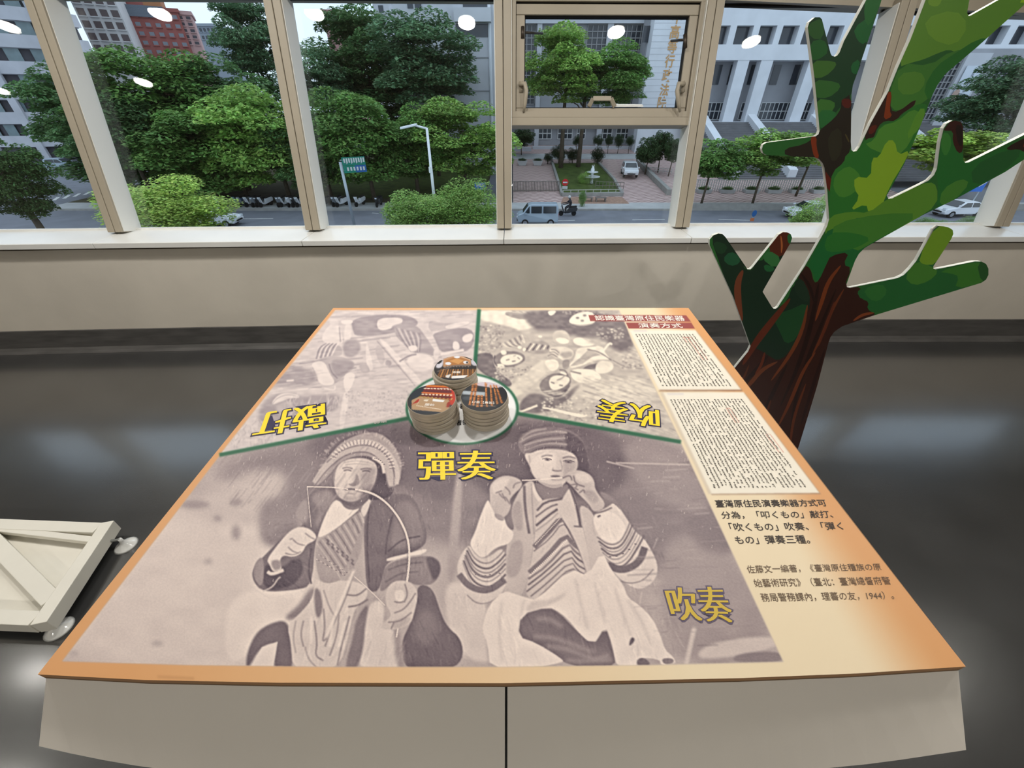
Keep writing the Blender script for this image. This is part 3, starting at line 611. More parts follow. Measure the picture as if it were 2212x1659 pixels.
white = [(568, 1195), (640, 1212), (850, 1012), (960, 1062), (1050, 900), (1110, 1030), (1182, 1112), (1212, 1200), (1282, 1242), (1362, 1322), (1412, 1422), (1442, 1522), (1500, 1572), (1512, 1612), (1420, 1625), (1412, 1585), (1272, 1572), (1262, 1640), (1140, 1640), (1110, 1480), (1070, 1372), (992, 1504), (965, 1470), (920, 1440), (852, 1352), (790, 1292), (712, 1252), (540, 1302), (520, 1442), (640, 1482), (800, 1582), (806, 1604), (620, 1640), (345, 1645), (330, 1482), (295, 1402), (310, 1332), (340, 1242), (430, 1150), (520, 1180)]
v.poly(white, .90, 1.5, 1, 1)
v.poly([(600, 1215), (720, 1215), (850, 1150), (760, 1230), (620, 1290), (560, 1290)], .76, 8)
for q in ([(560, 1210), (540, 1300), (525, 1430)], [(1000, 1100), (1040, 1250), (1070, 1360)], [(1130, 1130), (1180, 1300), (1230, 1440)], [(420, 1220), (400, 1400), (420, 1600)], [(880, 1080), (920, 1250), (960, 1400)], [(1210, 1210), (1300, 1340), (1360, 1500)]): v.line(q, 16, .80, 9)
v.poly([(540, 1304), (712, 1256), (790, 1300), (852, 1368), (992, 1504), (1070, 1382), (1110, 1492), (1140, 1640), (940, 1640), (806, 1604), (800, 1582), (640, 1482), (522, 1442)], .30, 2, 1, 1)
for q in ([(620, 1440), (760, 1450), (880, 1500), (1000, 1540)], [(700, 1500), (840, 1520), (1000, 1590), (1120, 1590)], [(820, 1590), (960, 1600), (1100, 1560)], [(640, 1330), (720, 1330), (800, 1380)]): v.line(q, 24, .46, 10)
v.poly([(1230, 1440), (1264, 1460), (1214, 1514)], .32, 1.5); v.poly([(1272, 1576), (1330, 1580), (1360, 1625), (1268, 1630)], .3, 2); v.poly([(1420, 1578), (1500, 1578), (1500, 1612), (1440, 1620)], .42, 3)
v.line([(1300, 1160), (1285, 1240)], 5, .75, 1); v.line([(1400, 820), (1370, 890)], 5, .6, 1.5)
# scratches, weave and grain of the old print
v = cv.view(0, 0, 1)
for k in range(520):
    x, y = rng.uniform(480, 1600), 900+abs(rng.normal(0, 130)); l = rng.uniform(2, 9); v.line([(x, y), (x-.22*l, y+l)], rng.uniform(.6, 1.4), rng.uniform(.6, .9), .6, rng.uniform(.25, .6), sm=0)
for k in range(120):
    x, y = rng.uniform(480, 800), rng.uniform(960, 1080); l = rng.uniform(10, 50); v.line([(x, y), (x-.6*l, y+.8*l)], 2.5, rng.uniform(.25, .7), 2, .25, sm=0)
for k in range(110):
    x, y = rng.uniform(1350, 1650), rng.uniform(980, 1400); l = rng.uniform(15, 70); v.line([(x, y), (x+l, y+rng.uniform(-4, 2))], rng.uniform(1.5, 5), rng.uniform(.3, .72), 3, .3, sm=0)
cv.a[:, :, 0] += m_low*((fnoise(CH, CW, 40, 22)-.5)*.05+(fnoise(CH, CW, 2.6, 2.0)-.5)*.04)
# upper-left picture (hung upside down) ------------------------------
cv.clip = m_tl
v = cv.view(480, 650, 3.8138)
v.poly([(0, 0), (2300, 0), (2300, 1300), (0, 1300)], .78, 1, 1, 0)
def streaks(v, n, xr, yr, lr, slope, tones, w=(3, 12), al=.6):
    for _ in range(n):
        x, y = rng.uniform(*xr), rng.uniform(*yr); l = rng.uniform(*lr); v.line([(x, y), (x+l*.5, y+slope*l*.5+rng.uniform(-4, 4)), (x+l, y+slope*l)], rng.uniform(*w), rng.uniform(*tones), 2, al)
streaks(v, 60, (700, 2000), (80, 140), (100, 400), -.06, (.5, .95)); streaks(v, 90, (500, 1900), (280, 560), (80, 320), -.12, (.35, .95)); streaks(v, 60, (300, 1000), (500, 760), (80, 300), -.14, (.35, .9))
v.poly([(1060, 150), (1300, 110), (1560, 120), (1640, 200), (1420, 270), (1100, 300), (1075, 240)], .46, 3); v.poly([(1270, 200), (1290, 142), (1480, 136), (1490, 182), (1395, 205), (1400, 228), (1300, 248)], .92, 1.5)
for k in range(5): v.line([(1285, 160+k*16), (1480, 148+k*12)], 4, .7, 1)
v.poly([(1700, 150), (1840, 195), (2040, 160), (2045, 200), (1840, 240), (1700, 260)], .62, 4); v.poly([(1720, 260), (2080, 200), (2070, 420), (1800, 440), (1760, 330)], .44, 4)
v.poly([(1900, 330), (1950, 340), (1960, 405), (1900, 410)], .92, 2); v.poly([(1830, 200), (2030, 160), (2050, 190), (1850, 240)], .86, 3); v.line([(1800, 440), (1990, 405)], 20, .92, 2); v.poly([(1970, 290), (2070, 260), (2060, 330), (1990, 350)], .9, 4)
v.poly([(900, 180), (960, 190), (1000, 330), (980, 360), (830, 350), (820, 280)], .90, 3); v.poly([(1010, 190), (1060, 180), (1070, 290), (1020, 380), (1000, 330)], .88, 3); v.poly([(970, 160), (1075, 155), (1070, 190), (990, 195)], .95, 2)
v.poly([(880, 150), (960, 155), (960, 210), (890, 205)], .85, 3); v.line([(965, 215), (975, 340)], 8, .5, 2)
v.poly([(990, 330), (1120, 310), (1150, 400), (1080, 470), (1000, 460)], .5, 6)
v.poly([(800, 370), (900, 350), (980, 370), (1000, 450), (880, 470), (770, 480)], .62, 3)
for k in range(8): v.line([(775+k*18, 480-k*4), (800+k*20, 385-k*2), (860+k*14, 352)], 7, .95 if k % 2 else .35, 1.5)
v.poly([(725, 510), (840, 470), (960, 450), (1090, 500), (1085, 560), (1000, 620), (930, 690), (850, 705), (790, 670)], .60, 3)
v.poly([(725, 510), (840, 490), (880, 590), (940, 680), (860, 706), (795, 680), (770, 590)], .93, 3); v.poly([(900, 480), (1000, 490), (1090, 500), (1080, 560), (950, 640), (900, 560)], .45, 5); v.line([(880, 520), (900, 590), (950, 640)], 10, .35, 3)
v.poly([(1000, 600), (1090, 590), (1095, 640), (1040, 760), (1005, 740)], .95, 2); v.poly([(1000, 740), (1050, 760), (1010, 1000), (985, 1100), (960, 1000)], .9, 4)
v.poly([(1190, 330), (1215, 420), (1250, 560), (1220, 580), (1190, 540), (1180, 420)], .88, 2); v.poly([(1250, 380), (1310, 360), (1350, 500), (1300, 540)], .66, 4)
v.poly([(1280, 310), (1330, 320), (1480, 480), (1670, 690), (1600, 690), (1420, 480)], .90, 3); v.line([(1275, 330), (1430, 510), (1590, 700)], 6, .45, 2)
v.poly([(1410, 200), (1600, 190), (1680, 300), (1760, 420), (1770, 460), (1640, 440), (1560, 420), (1470, 330), (1430, 290)], .52, 4)
for k in range(9): v.line([(1430+k*24, 220+k*6), (1480+k*20, 320), (1560+k*8, 420)], 7, .8 if k % 2 else .35, 2)
v.poly([(1510, 470), (1640, 420), (1750, 470), (1740, 560), (1650, 590), (1540, 560)], .92, 5); v.poly([(1520, 380), (1590, 360), (1620, 400), (1560, 425)], .92, 3); v.line([(1460, 500), (1540, 450), (1600, 440)], 12, .4, 4); v.poly([(1740, 400), (1790, 400), (1780, 490), (1740, 480)], .82, 3)
v.poly([(1120, 520), (1180, 500), (1230, 590), (1150, 600)], .62, 4); v.poly([(1350, 480), (1400, 500), (1390, 540), (1340, 530)], .55, 4)
v.poly([(400, 560), (560, 540), (760, 560), (790, 680), (600, 720), (480, 700), (380, 720)], .46, 10); v.line([(530, 660), (590, 654)], 14, .94, 1.5); streaks(v, 16, (420, 700), (560, 720), (60, 160), -.15, (.6, .85), (3, 7))
v.poly([(300, 850), (480, 740), (640, 790), (1000, 760), (960, 900), (700, 1000), (300, 1080)], .46, 12)
v.poly([(400, 860), (440, 790), (520, 750), (620, 770), (645, 800), (560, 800), (470, 840)], .86, 2); v.line([(400, 870), (450, 800), (540, 770), (630, 790)], 5, .5, 2); v.poly([(440, 850), (560, 810), (600, 900), (560, 960), (450, 930)], .62, 8)
for k in range(90):
    x, y = rng.uniform(500, 1000), rng.uniform(820, 1000); v.line([(x, y), (x+rng.uniform(-25, 40), y-rng.uniform(20, 80))], 4, rng.uniform(.65, .92), 1.5, .8, sm=0)
for k in range(120):
    x, y = rng.uniform(80, 420), rng.uniform(1000, 1220); v.line([(x, y), (x+rng.uniform(-25, 35), y-rng.uniform(15, 60))], 4, rng.choice([.5, .9]), 1.5, .7, sm=0)
for k in range(420):
    x, y = rng.uniform(1020, 1560), rng.uniform(740, 960)
    if y < 800+.0*x or x < 1500: v.poly([(x-8, y), (x, y-5), (x+8, y), (x, y+5)], rng.uniform(.42, .95), 1, .8, 1)
streaks(v, 60, (1100, 1900), (580, 740), (60, 220), -.06, (.45, .95), (2, 6)); streaks(v, 50, (600, 1500), (950, 1060), (60, 260), -.2, (.6, .95), (3, 8))
v.line([(840, 720), (930, 740), (930, 700)], 10, .92, 2); v.line([(380, 770), (700, 720), (820, 730)], 6, .9, 2)
cv.a[:, :, 0] += m_tl*((fnoise(CH, CW, 14, 5)-.5)*.12)
# upper-right picture ------------------------------------------------
cv.clip = m_tr
v = cv.view(980, 650, 3.8138)
v.poly([(100, 0), (2000, 0), (2000, 1300), (100, 1300)], .66, 1, 1, 0)
v.poly([(200, 70), (420, 70), (720, 140), (600, 260), (420, 200), (200, 160)], .90, 6); v.poly([(430, 80), (720, 130), (560, 160), (420, 120)], .55, 4)
for k in range(7): v.line([(480+k*30, 82+k*3), (700-k*5, 130)], 4, .9 if k % 2 else .4, 1, sm=0)
v.poly([(560, 70), (1390, 70), (1520, 420), (1300, 420), (1250, 300), (1000, 300), (860, 240), (700, 260), (600, 180)], .30, 10)
v.poly([(200, 160), (420, 210), (560, 260), (420, 330), (330, 440), (180, 440)], .58, 6)
def leafy(v, n, xr, yr, tones, s=10):
    for _ in range(n):
        x, y = rng.uniform(*xr), rng.uniform(*yr); v.poly([(x-s, y), (x, y-s*.6), (x+s, y), (x, y+s*.6)], rng.uniform(*tones), 1.5, .75, 1)
leafy(v, 150, (190, 420), (200, 430), (.3, .88), 12); leafy(v, 60, (900, 1350), (80, 110), (.4, .8), 9); leafy(v, 70, (1180, 1400), (220, 310), (.3, .8), 12)
v.poly([(160, 440), (330, 420), (330, 560), (500, 680), (440, 720), (240, 600), (160, 520)], .28, 4)
v.poly([(940, 170), (990, 110), (1080, 85), (1160, 100), (1175, 180), (1080, 208), (990, 200)], .92, 2); v.dots([(1020, 140), (1080, 120), (1060, 165)], 14, .45, 2); v.line([(950, 190), (1060, 205), (1170, 185)], 5, .4, 1.5)
v.poly([(770, 80), (850, 78), (830, 110), (790, 125)], .9, 3); v.poly([(1160, 80), (1370, 78), (1380, 100), (1220, 110)], .6, 5)
v.poly([(375, 310), (520, 240), (590, 270), (640, 330), (600, 380), (480, 400), (400, 370)], .62, 4)
for k in range(9): v.line([(400+k*20, 350-k*9), (450+k*18, 390-k*4), (560, 370-k*6)], 6, .3 if k % 2 else .85, 1.5)
v.poly([(690, 290), (725, 285), (730, 300), (708, 304)], .95, 1)
v.poly([(570, 400), (640, 330), (760, 330), (800, 380), (780, 440), (640, 440)], .55, 3)
for k in range(7): v.line([(590+k*30, 415-k*3), (640+k*24, 350+k*3)], 9, .92 if k % 2 else .22, 1, sm=0)
v.poly([(530, 370), (562, 378), (556, 398), (525, 392)], .96, 1); v.poly([(565, 395), (590, 385), (600, 405), (575, 420)], .96, 1)
v.poly([(310, 480), (400, 410), (560, 420), (600, 480), (540, 530), (440, 550), (350, 530)], .40, 4)
v.poly([(380, 480), (430, 440), (540, 440), (580, 480), (520, 520), (440, 535), (390, 520)], .90, 2); v.line([(430, 490), (460, 483)], 8, .35, 1.5); v.line([(480, 500), (510, 495)], 8, .35, 1.5); v.line([(490, 455), (515, 450)], 7, .5, 1.5); v.line([(545, 480), (525, 465)], 8, .45, 2)
v.poly([(345, 525), (400, 515), (425, 540), (400, 555), (360, 550)], .94, 1.5); v.poly([(380, 410), (430, 405), (440, 440), (400, 450)], .92, 1.5); v.line([(340, 450), (330, 500), (360, 540)], 10, .2, 2)
leafy(v, 150, (320, 700), (540, 660), (.3, .88), 13)
v.poly([(440, 720), (700, 500), (760, 480), (830, 560), (700, 650), (520, 800), (480, 780)], .80, 5); v.poly([(730, 490), (860, 480), (870, 560), (800, 590)], .92, 3)
v.poly([(810, 300), (830, 245), (930, 240), (970, 330), (900, 360), (830, 350)], .72, 4); v.poly([(820, 310), (920, 300), (960, 345), (890, 360)], .93, 3)
v.poly([(975, 320), (1030, 300), (1120, 320), (1180, 360), (1080, 380), (1000, 360)], .93, 3); v.poly([(1040, 300), (1150, 320), (1220, 370), (1140, 360)], .7, 6)
v.poly([(780, 390), (880, 370), (985, 400), (990, 460), (900, 500), (860, 460), (800, 430)], .84, 3); v.poly([(870, 420), (985, 420), (975, 470), (900, 480)], .6, 5); v.poly([(890, 490), (960, 480), (950, 560), (900, 570)], .5, 4)
for k in range(7): v.line([(770+k*6, 470-k*14), (800+k*8, 440-k*8), (850+k*4, 470-k*8)], 6, .3 if k % 2 else .75, 1.5)
v.poly([(1010, 390), (1100, 380), (1230, 370), (1240, 420), (1300, 490), (1180, 480), (1000, 560), (940, 540), (1000, 470)], .88, 2)
for k in range(8): v.line([(960+k*14, 540-k*3), (1060+k*10, 460), (1120+k*12, 400+k*6)], 5, .45, 1.2)
v.line([(1230, 415), (1285, 345), (1305, 360)], 16, .9, 2); v.line([(1100, 400), (1200, 420), (1300, 490)], 7, .35, 1.5)
v.poly([(1070, 550), (1130, 520), (1240, 510), (1230, 560), (1140, 560), (1060, 590)], .36, 3); v.poly([(1180, 490), (1310, 500), (1320, 560), (1260, 600), (1160, 600)], .88, 4); v.poly([(1140, 580), (1220, 620), (1200, 645)], .42, 3); v.line([(1310, 490), (1420, 550), (1560, 560)], 6, .4, 1.5)
v.poly([(950, 560), (1150, 560), (1240, 640), (1120, 690), (980, 660)], .93, 4)
v.poly([(700, 680), (780, 610), (850, 590), (960, 620), (970, 680), (900, 770), (800, 790), (720, 750)], .38, 4)
v.poly([(780, 650), (830, 610), (950, 620), (960, 670), (880, 730), (800, 740)], .88, 2); v.line([(800, 670), (830, 680)], 9, .3, 1.5); v.line([(870, 695), (900, 700)], 9, .3, 1.5); v.line([(850, 655), (890, 640), (915, 615)], 8, .5, 1.5); v.line([(870, 570), (920, 570), (940, 620)], 12, .35, 2); v.line([(880, 590), (930, 605)], 12, .93, 1.5); v.line([(960, 580), (1050, 600)], 12, .45, 2)
v.poly([(700, 690), (770, 760), (880, 770), (940, 700), (970, 690), (900, 790), (800, 800)], .3, 4); streaks(v, 10, (720, 860), (745, 775), (60, 110), -.1, (.7, .9), (4, 8))
v.poly([(540, 840), (640, 745), (800, 800), (900, 800), (1010, 690), (1060, 690), (900, 860), (740, 930), (540, 920)], .30, 5)
v.line([(540, 920), (690, 862)], 16, .93, 1, sm=0)
leafy(v, 240, (720, 1250), (800, 1030), (.35, .95), 13)
for k in range(5): v.line([(730+k*60, 880+k*14), (860+k*50, 900+k*14), (980+k*30, 940)], 12, .93, 2)
v.poly([(1000, 690), (1560, 620), (1700, 800), (1500, 900), (1200, 860), (1000, 760)], .82, 24)
streaks(v, 160, (1050, 1600), (600, 900), (40, 140), .3, (.45, .95), (2, 7), .6); streaks(v, 120, (1250, 1850), (850, 1140), (40, 160), .35, (.35, .9), (3, 9), .6)
leafy(v, 60, (1380, 1560), (440, 560), (.35, .9), 14); streaks(v, 14, (1420, 1550), (370, 480), (60, 110), .3, (.3, .9), (3, 7))
cv.a[:, :, 0] += m_tr*((fnoise(CH, CW, 10, 6)-.5)*.12)
cv.clip = None
# finer weave, folds and edge crispness of the old photographs
def grain(mask, regions):
    d = Canvas(X0, Y0, CW, CH, 1, 1.0, .5)
    for (x0, x1, y0, y1), n, (dx, dy), ln_ in regions:
        for _ in range(n):
            x, y = rng.uniform(x0, x1), rng.uniform(y0, y1); l = rng.uniform(.4, 1.3)*ln_; j = rng.uniform(-.35, .35)
            d.line([(x, y), (x+l*(dx+j*.6)*.5+rng.uniform(-1, 1), y+l*dy*.5), (x+l*(dx+j), y+l*(dy+j*.3))], rng.uniform(1.0, 3.2), rng.uniform(.3, .7), 1, .8)
    cv.a[:, :, 0] += (d.a[:, :, 0]-.5)*.42*mask
grain(m_low, [((640, 940, 1040, 1240), 260, (.15, 1), 22), ((545, 660, 1200, 1290), 70, (.8, .5), 18), ((660, 880, 1240, 1440), 200, (-.25, 1), 30), ((880, 1010, 1270, 1440), 110, (.3, 1), 20), ((690, 870, 930, 1030), 170, (.7, -.5), 9), ((1115, 1260, 920, 985), 90, (1, -.25), 20),
              ((990, 1100, 1080, 1320), 120, (-.1, 1), 24), ((1280, 1430, 1090, 1280), 120, (.3, 1), 18), ((1060, 1470, 1300, 1440), 160, (.25, 1), 30), ((1120, 1300, 1080, 1300), 90, (.5, -.6), 14), ((560, 640, 1130, 1210), 40, (1, -.4), 12)])
grain(m_tl, [((500, 1030, 670, 980), 700, (1, -.12), 16)]); grain(m_tr, [((1030, 1470, 670, 950), 600, (1, .25), 12)])
A_ = cv.a[:, :, 0]
for r_, k_ in ((1, .5), (4, .35), (14, .25)): A_ = A_+k_*(A_-blur1(A_, r_))*np.clip(m_low+m_tl+m_tr, 0, 1)
cv.a[:, :, 0] = A_
# ---- tones to printed colour
T = np.clip(cv.a, 0, 1)**.86
def s2l(a): return np.where(a <= .04045, a/12.92, ((a+.055)/1.055)**2.4)
dark = np.array([66, 53, 65])/255; lite = np.array([240, 223, 212])/255
RGB = dark+(lite-dark)*T
wt = (m_tl*.30)[:, :, None]; RGB = RGB*(1-wt)+(np.array([196, 190, 196])/255)*wt        # window sheen on the upper-left picture, put into its colour as a pale veil
wt = m_tr[:, :, None]; RGB = RGB*(1-wt)+wt*(np.array([72, 62, 72])/255+(np.array([242, 230, 212])/255-np.array([72, 62, 72])/255)*T)
yy, xx = np.mgrid[0:CH, 0:CW].astype(float); PX = xx+X0+.5; PY = yy+Y0+.5
# border: tan at the left, paling to cream beside the pictures on the right, tan again at the outer right
xr_in = 1337+(PY-670)*.4665; xr_out = 1485+(PY-665)*.7755; u = np.clip((PX-xr_in)/(xr_out-xr_in), -9, 1)
tan_, crm = np.array([214, 158, 106])/255, np.array([232, 214, 182])/255
tl_x = 720-(PY-666)*.8056; g = np.clip((PX-tl_x)/(xr_in-tl_x), 0, 1)
k1 = np.clip((u-.42)/.5, 0, 1); k1 = k1*k1*(3-2*k1)
kl = np.clip((g-.12)/.75, 0, 1); base = tan_+(crm-tan_)*kl[:, :, None]
base = np.where((u > 0)[:, :, None], crm+(tan_-crm)*k1[:, :, None], base)
al = np.clip(m_low+m_tl+m_tr, 0, 1)[:, :, None]
IMG = Canvas(X0, Y0, CW, CH, 3, 1.0, 0); IMG.a = base*(1-al)+RGB*al
# green dividing lines, ring and white disc
gr = np.array([38, 96, 68])/255
IMG.line([(1035, 668), (1024, 815)], 8, gr, 1, sm=0); IMG.line([(474, 983), (885, 903)], 8, gr, 1, sm=0); IMG.line([(1115, 893), (1471, 955)], 8, gr, 1, sm=0)
ell = lambda a, b: [(CEN[0]+a*math.cos(t*math.pi/32), CEN[1]+b*math.sin(t*math.pi/32)) for t in range(64)]
IMG.poly(ell(RA, RB), gr, 1, 1, 0); IMG.poly(ell(RA-6, RB-4.5), np.array([236, 236, 236])/255, 1, 1, 0)
# book pages and title bars
P1 = [(1359, 713), (1502, 713), (1601, 842), (1423, 842)]; P2 = [(1429, 848), (1606, 847), (1770, 1065), (1534, 1067)]
for P in (P1, P2):
    IMG.poly([(x+3, y+2.5) for x, y in P], np.array([150, 118, 96])/255, 3, .8, 0); IMG.poly(P, np.array([236, 228, 212])/255, 1, 1, 0)
IMG.line([P2[3], P2[0]], 7, np.array([206, 190, 170])/255, 4, .7, 0); IMG.line([(1423, 845), (1603, 844)], 1.5, np.array([128, 84, 62])/255, 1, 1, 0)
red = np.array([152, 78, 74])/255
IMG.poly([(1271, 680.5), (1482, 681), (1493, 695.5), (1275, 694)], red, .8, 1, 0); IMG.poly([(1352, 697), (1493.5, 697.5), (1501, 710), (1358, 710)], red, .8, 1, 0)
def page_xy(P, u, v):
    a, b, c, d = P; return ((a[0]*(1-u)+b[0]*u)*(1-v)+(d[0]*(1-u)+c[0]*u)*v, (a[1]*(1-u)+b[1]*u)*(1-v)+(d[1]*(1-u)+c[1]*u)*v)
for P, boxes in ((P1, ((.80, .12, .86, .50), (.74, .12, .80, .20))), (P2, ((.66, .16, .70, .30), (.90, .42, .945, .60)))):
    for u0, v0, u1, v1 in boxes: IMG.line([page_xy(P, u0, v0), page_xy(P, u1, v0), page_xy(P, u1, v1), page_xy(P, u0, v1)], 1.1, np.array([196, 110, 96])/255, .6, .8, 0, True)
    IMG.line([page_xy(P, .06, .015), page_xy(P, .26, .015)], 3, np.array([206, 198, 200])/255, 1, .8, 0)
IMG.line([(340, 1462), (420, 1466)], 6, np.array([176, 128, 84])/255, 6, .4, 0)

def printed_grid(name, rows, cols, fpix, canvas, m, parent, lift=.0003):
    """rows x cols of vertices over the surface, coloured by the print"""
    pts = []; pxs = []; pys = []
    for j in range(rows+1):
        for i in range(cols+1):
            x, y = fpix(i/cols, j/rows); pxs.append(x); pys.append(y); pts.append(tp(x, y, lift))
    me = bpy.data.meshes.new(name); n = cols+1
    idx = np.arange(rows*cols); j = idx//cols; i = idx % cols; a = j*n+i
    faces = np.stack([a, a+n, a+n+1, a+1], 1)
    me.vertices.add(len(pts)); me.vertices.foreach_set('co', np.array(pts, dtype=np.float32).ravel())
    me.loops.add(faces.size); me.loops.foreach_set('vertex_index', faces.ravel().astype(np.int32))
    me.polygons.add(len(faces)); me.polygons.foreach_set('loop_start', np.arange(0, faces.size, 4, dtype=np.int32))
    me.update(calc_edges=True); me.validate()
    col = s2l(np.clip(canvas.sample(np.array(pxs), np.array(pys)), 0, 1)); at = me.color_attributes.new('print', 'FLOAT_COLOR', 'POINT')
    at.data.foreach_set('color', np.concatenate([col, np.ones((len(col), 1))], 1).astype(np.float32).ravel())
    me.materials.append(m); return link_mesh(name, me, parent)
def pix_board(u, v):
    # v runs evenly down the picture; the sides follow the board, the front its bow
    yb = 665.5+v*(1449-665.5); xl = 720+(82-720)*v; xr = 1487+(2086-1487)*v; x = xl+(xr-xl)*u
    bow = (lerp_poly(FRONT, max(82, min(2086, 82+u*2004)))-1449)
    return x, yb+bow*v**3
M_print = attr_mat('printed_vinyl', .45, .2)
printed_grid('print', 520, 1000, pix_board, IMG, M_print, board)
# lettering laid on the board
M_yel = mat('yellow_ink', (248, 216, 34), .45, .3); M_navy = mat('navy_ink', (38, 32, 70), .5, .3); M_ink = mat('black_ink', (52, 42, 38), .5, .3); M_grey = mat('grey_ink', (104, 84, 66), .5, .3)
M_ochre = mat('ochre_ink', (206, 176, 66), .5, .3); M_dusk = mat('dusk_ink', (92, 82, 108), .5, .3); M_wht = mat('white_ink', (244, 236, 226), .5, .3); M_blk = mat('pure_black_ink', (18, 18, 20), .5, .3)
def zq(ox, oy, sc, pts): return [(ox+x/sc, oy+y/sc) for x, y in pts]
def two_tone(s, quad, m1, m2):
    # heavy uprights and fine level strokes, as in a Ming typeface, with a dark outline
    bx = None; em = (Vector(quad[1])-Vector(quad[0]))/len(s)
    o = MB(); b = MB()
    for k, d in enumerate((-.035, 0, .035)):
        sh = em*d; qq = [(Vector(q)+sh) for q in quad]
        bx = quad_text(s, qq, tp, b, -.006, lift=.0012+k*.00004) or bx
        quad_text(s, qq, tp, o, .034, lift=.0007+k*.00004, bounds=bx)
    tag(o.build('lettering_outline', m2, board), kind=None); b.build('lettering', m1, board)
two_tone('敲打', zq(480, 650, 3.8138, [(850, 1040), (250, 1128), (845, 848), (330, 925)]), M_yel, M_navy)
two_tone('吹奏', zq(980, 650, 3.8138, [(1690, 1052), (1172, 985), (1680, 870), (1200, 812)]), M_yel, M_navy)
two_tone('彈奏', [(906, 975), (1066, 974), (906, 1038), (1070, 1036)], M_yel, M_navy)
two_tone('吹奏', [(1435, 1270), (1562, 1268), (1455, 1340), (1586, 1346)], M_ochre, M_dusk)
def line_text(s, quad, m, off=.0, lift=.0009):
    b = MB(); quad_text(s, quad, tp, b, off, lift=lift)
    xs = sorted((sum(b.v[i][0] for i in f)/len(f)) for f in b.f); gaps = [(q-p, (p+q)/2) for p, q in zip(xs[:-1], xs[1:])]; g, cut = max(gaps)
    if len(s) < 12 or g < .006: return b.build('lettering', m, board)
    for side in (0, 1):                              # words apart are separate pieces of lettering
        c = MB(); fs = [f for f in b.f if ((sum(b.v[i][0] for i in f)/len(f)) > cut) == bool(side)]; used_ = sorted({i for f in fs for i in f}); mp = {i: k for k, i in enumerate(used_)}
        c.add([b.v[i] for i in used_], [tuple(mp[i] for i in f) for f in fs]); c.build('lettering', m, board)
line_text('認識臺灣原住民樂器', [(1283, 682), (1475, 682.5), (1287, 692.5), (1481, 694)], M_wht, .01)
line_text('演奏方式', [(1377, 698.5), (1470, 698.8), (1380, 708.5), (1476, 708.8)], M_wht, .01)
Z4 = lambda *p: zq(1500, 1050, 4.424, p)
line_text('臺灣原住民演奏樂器方式可', Z4((190, 135), (1240, 128), (210, 208), (1270, 196)), M_ink, .012)
line_text('分為，「叩くもの」敲打、', Z4((245, 245), (1310, 235), (265, 318), (1330, 308)), M_ink, .008)
line_text('「吹くもの」吹奏、「彈く', Z4((320, 355), (1400, 345), (350, 435), (1425, 420)), M_ink, .008)
line_text('もの」彈奏三種。', Z4((375, 478), (1080, 468), (400, 558), (1110, 552)), M_ink, .008)
line_text('佐藤文一編著，《臺灣原住種族の原', Z4((490, 760), (1765, 740), (510, 838), (1790, 808)), M_grey, .0)
line_text('始藝術研究》（臺北：臺灣總督府警', Z4((555, 890), (1850, 865), (580, 970), (1885, 945)), M_grey, .0)
line_text('務局警務課內，理蕃の友，1944）。', Z4((620, 1025), (1890, 1005), (650, 1110), (1910, 1085)), M_grey, .0)
line_text('器', [(993, 873), (1010, 872), (993, 884), (1011, 883)], M_blk, .02); line_text('片', [(1000, 888), (1013, 887), (1000, 899), (1013, 898)], M_blk, .02)
line_text('者的', [(985, 908), (1011, 906), (984, 920), (1013, 918)], M_blk, .02)
line_text('聯樂', [(808, 911), (836, 907), (808, 917), (836, 913)], mat('pale_ink', (200, 190, 186), .5, .3), .0)
# fine columns of small print on the two pages (too small to read)
rnd = random.Random(3)
for P, nc, nr in ((P1, 19, 30), (P2, 22, 42)):
    mb = MB()
    for c in range(nc):
        for r in range(nr):
            if rnd.random() < .08 or (r > nr*.75 and rnd.random() < .15): continue
            u = .05+.88*(c+.5)/nc; v0 = .07+.88*r/nr; dv = .88/nr*.78; du = .88/nc*.42; tall = rnd.choice([0, 1, 1, 2])
            for k in range(2+tall):
                vv = v0+dv*k/(2+tall); uu = u+rnd.uniform(-.3, .3)*du
                q = [(uu-du*rnd.uniform(.3, .6), vv), (uu+du*rnd.uniform(.3, .6), vv), (uu+du*.5, vv+dv*.2), (uu-du*.5, vv+dv*.2)] if k % 2 == 0 else [(uu-du*.14, vv-dv*.25), (uu+du*.14, vv-dv*.25), (uu+du*.14, vv+dv*.3), (uu-du*.14, vv+dv*.3)]
                mb.add([tp(*page_xy(P, *p), .0009) for p in q], [(0, 3, 2, 1)])
    tag(mb.build('small_print', M_ink, board), kind='stuff')

# ------------------------------------------------------------------ three stacks of round cards
ZA = (840, 740, 6.9125)
CC = Canvas(860, 755, 280, 170, 3, 4.0, .2); v = CC.view(*ZA); C3 = lambda *c: np.array(c)/255
# back card: woven box drum over a row of bamboo
v.poly([(640, 150), (1400, 150), (1400, 600), (640, 600)], C3(46, 44, 46), 1, 1, 0); v.poly([(680, 380), (760, 250), (820, 240), (800, 380)], C3(206, 204, 214), 2); v.poly([(1220, 240), (1330, 280), (1340, 350), (1230, 340)], C3(196, 194, 204), 2)
v.poly([(730, 270), (800, 250), (790, 300), (720, 330)], C3(30, 30, 32), 1); v.poly([(815, 250), (1000, 185), (1060, 185), (1225, 260), (1225, 345), (810, 365)], C3(186, 138, 98), 1, 1, 0); v.poly([(850, 270), (1010, 205), (1190, 262), (1180, 320), (850, 345)], C3(172, 116, 66), 1, 1, 0)
v.poly([(900, 275), (1010, 240), (1120, 265), (1040, 320)], C3(204, 150, 92), 1, 1, 0); v.line([(815, 250), (1000, 185), (1225, 260)], 10, C3(214, 178, 150), 1, 1, 0)
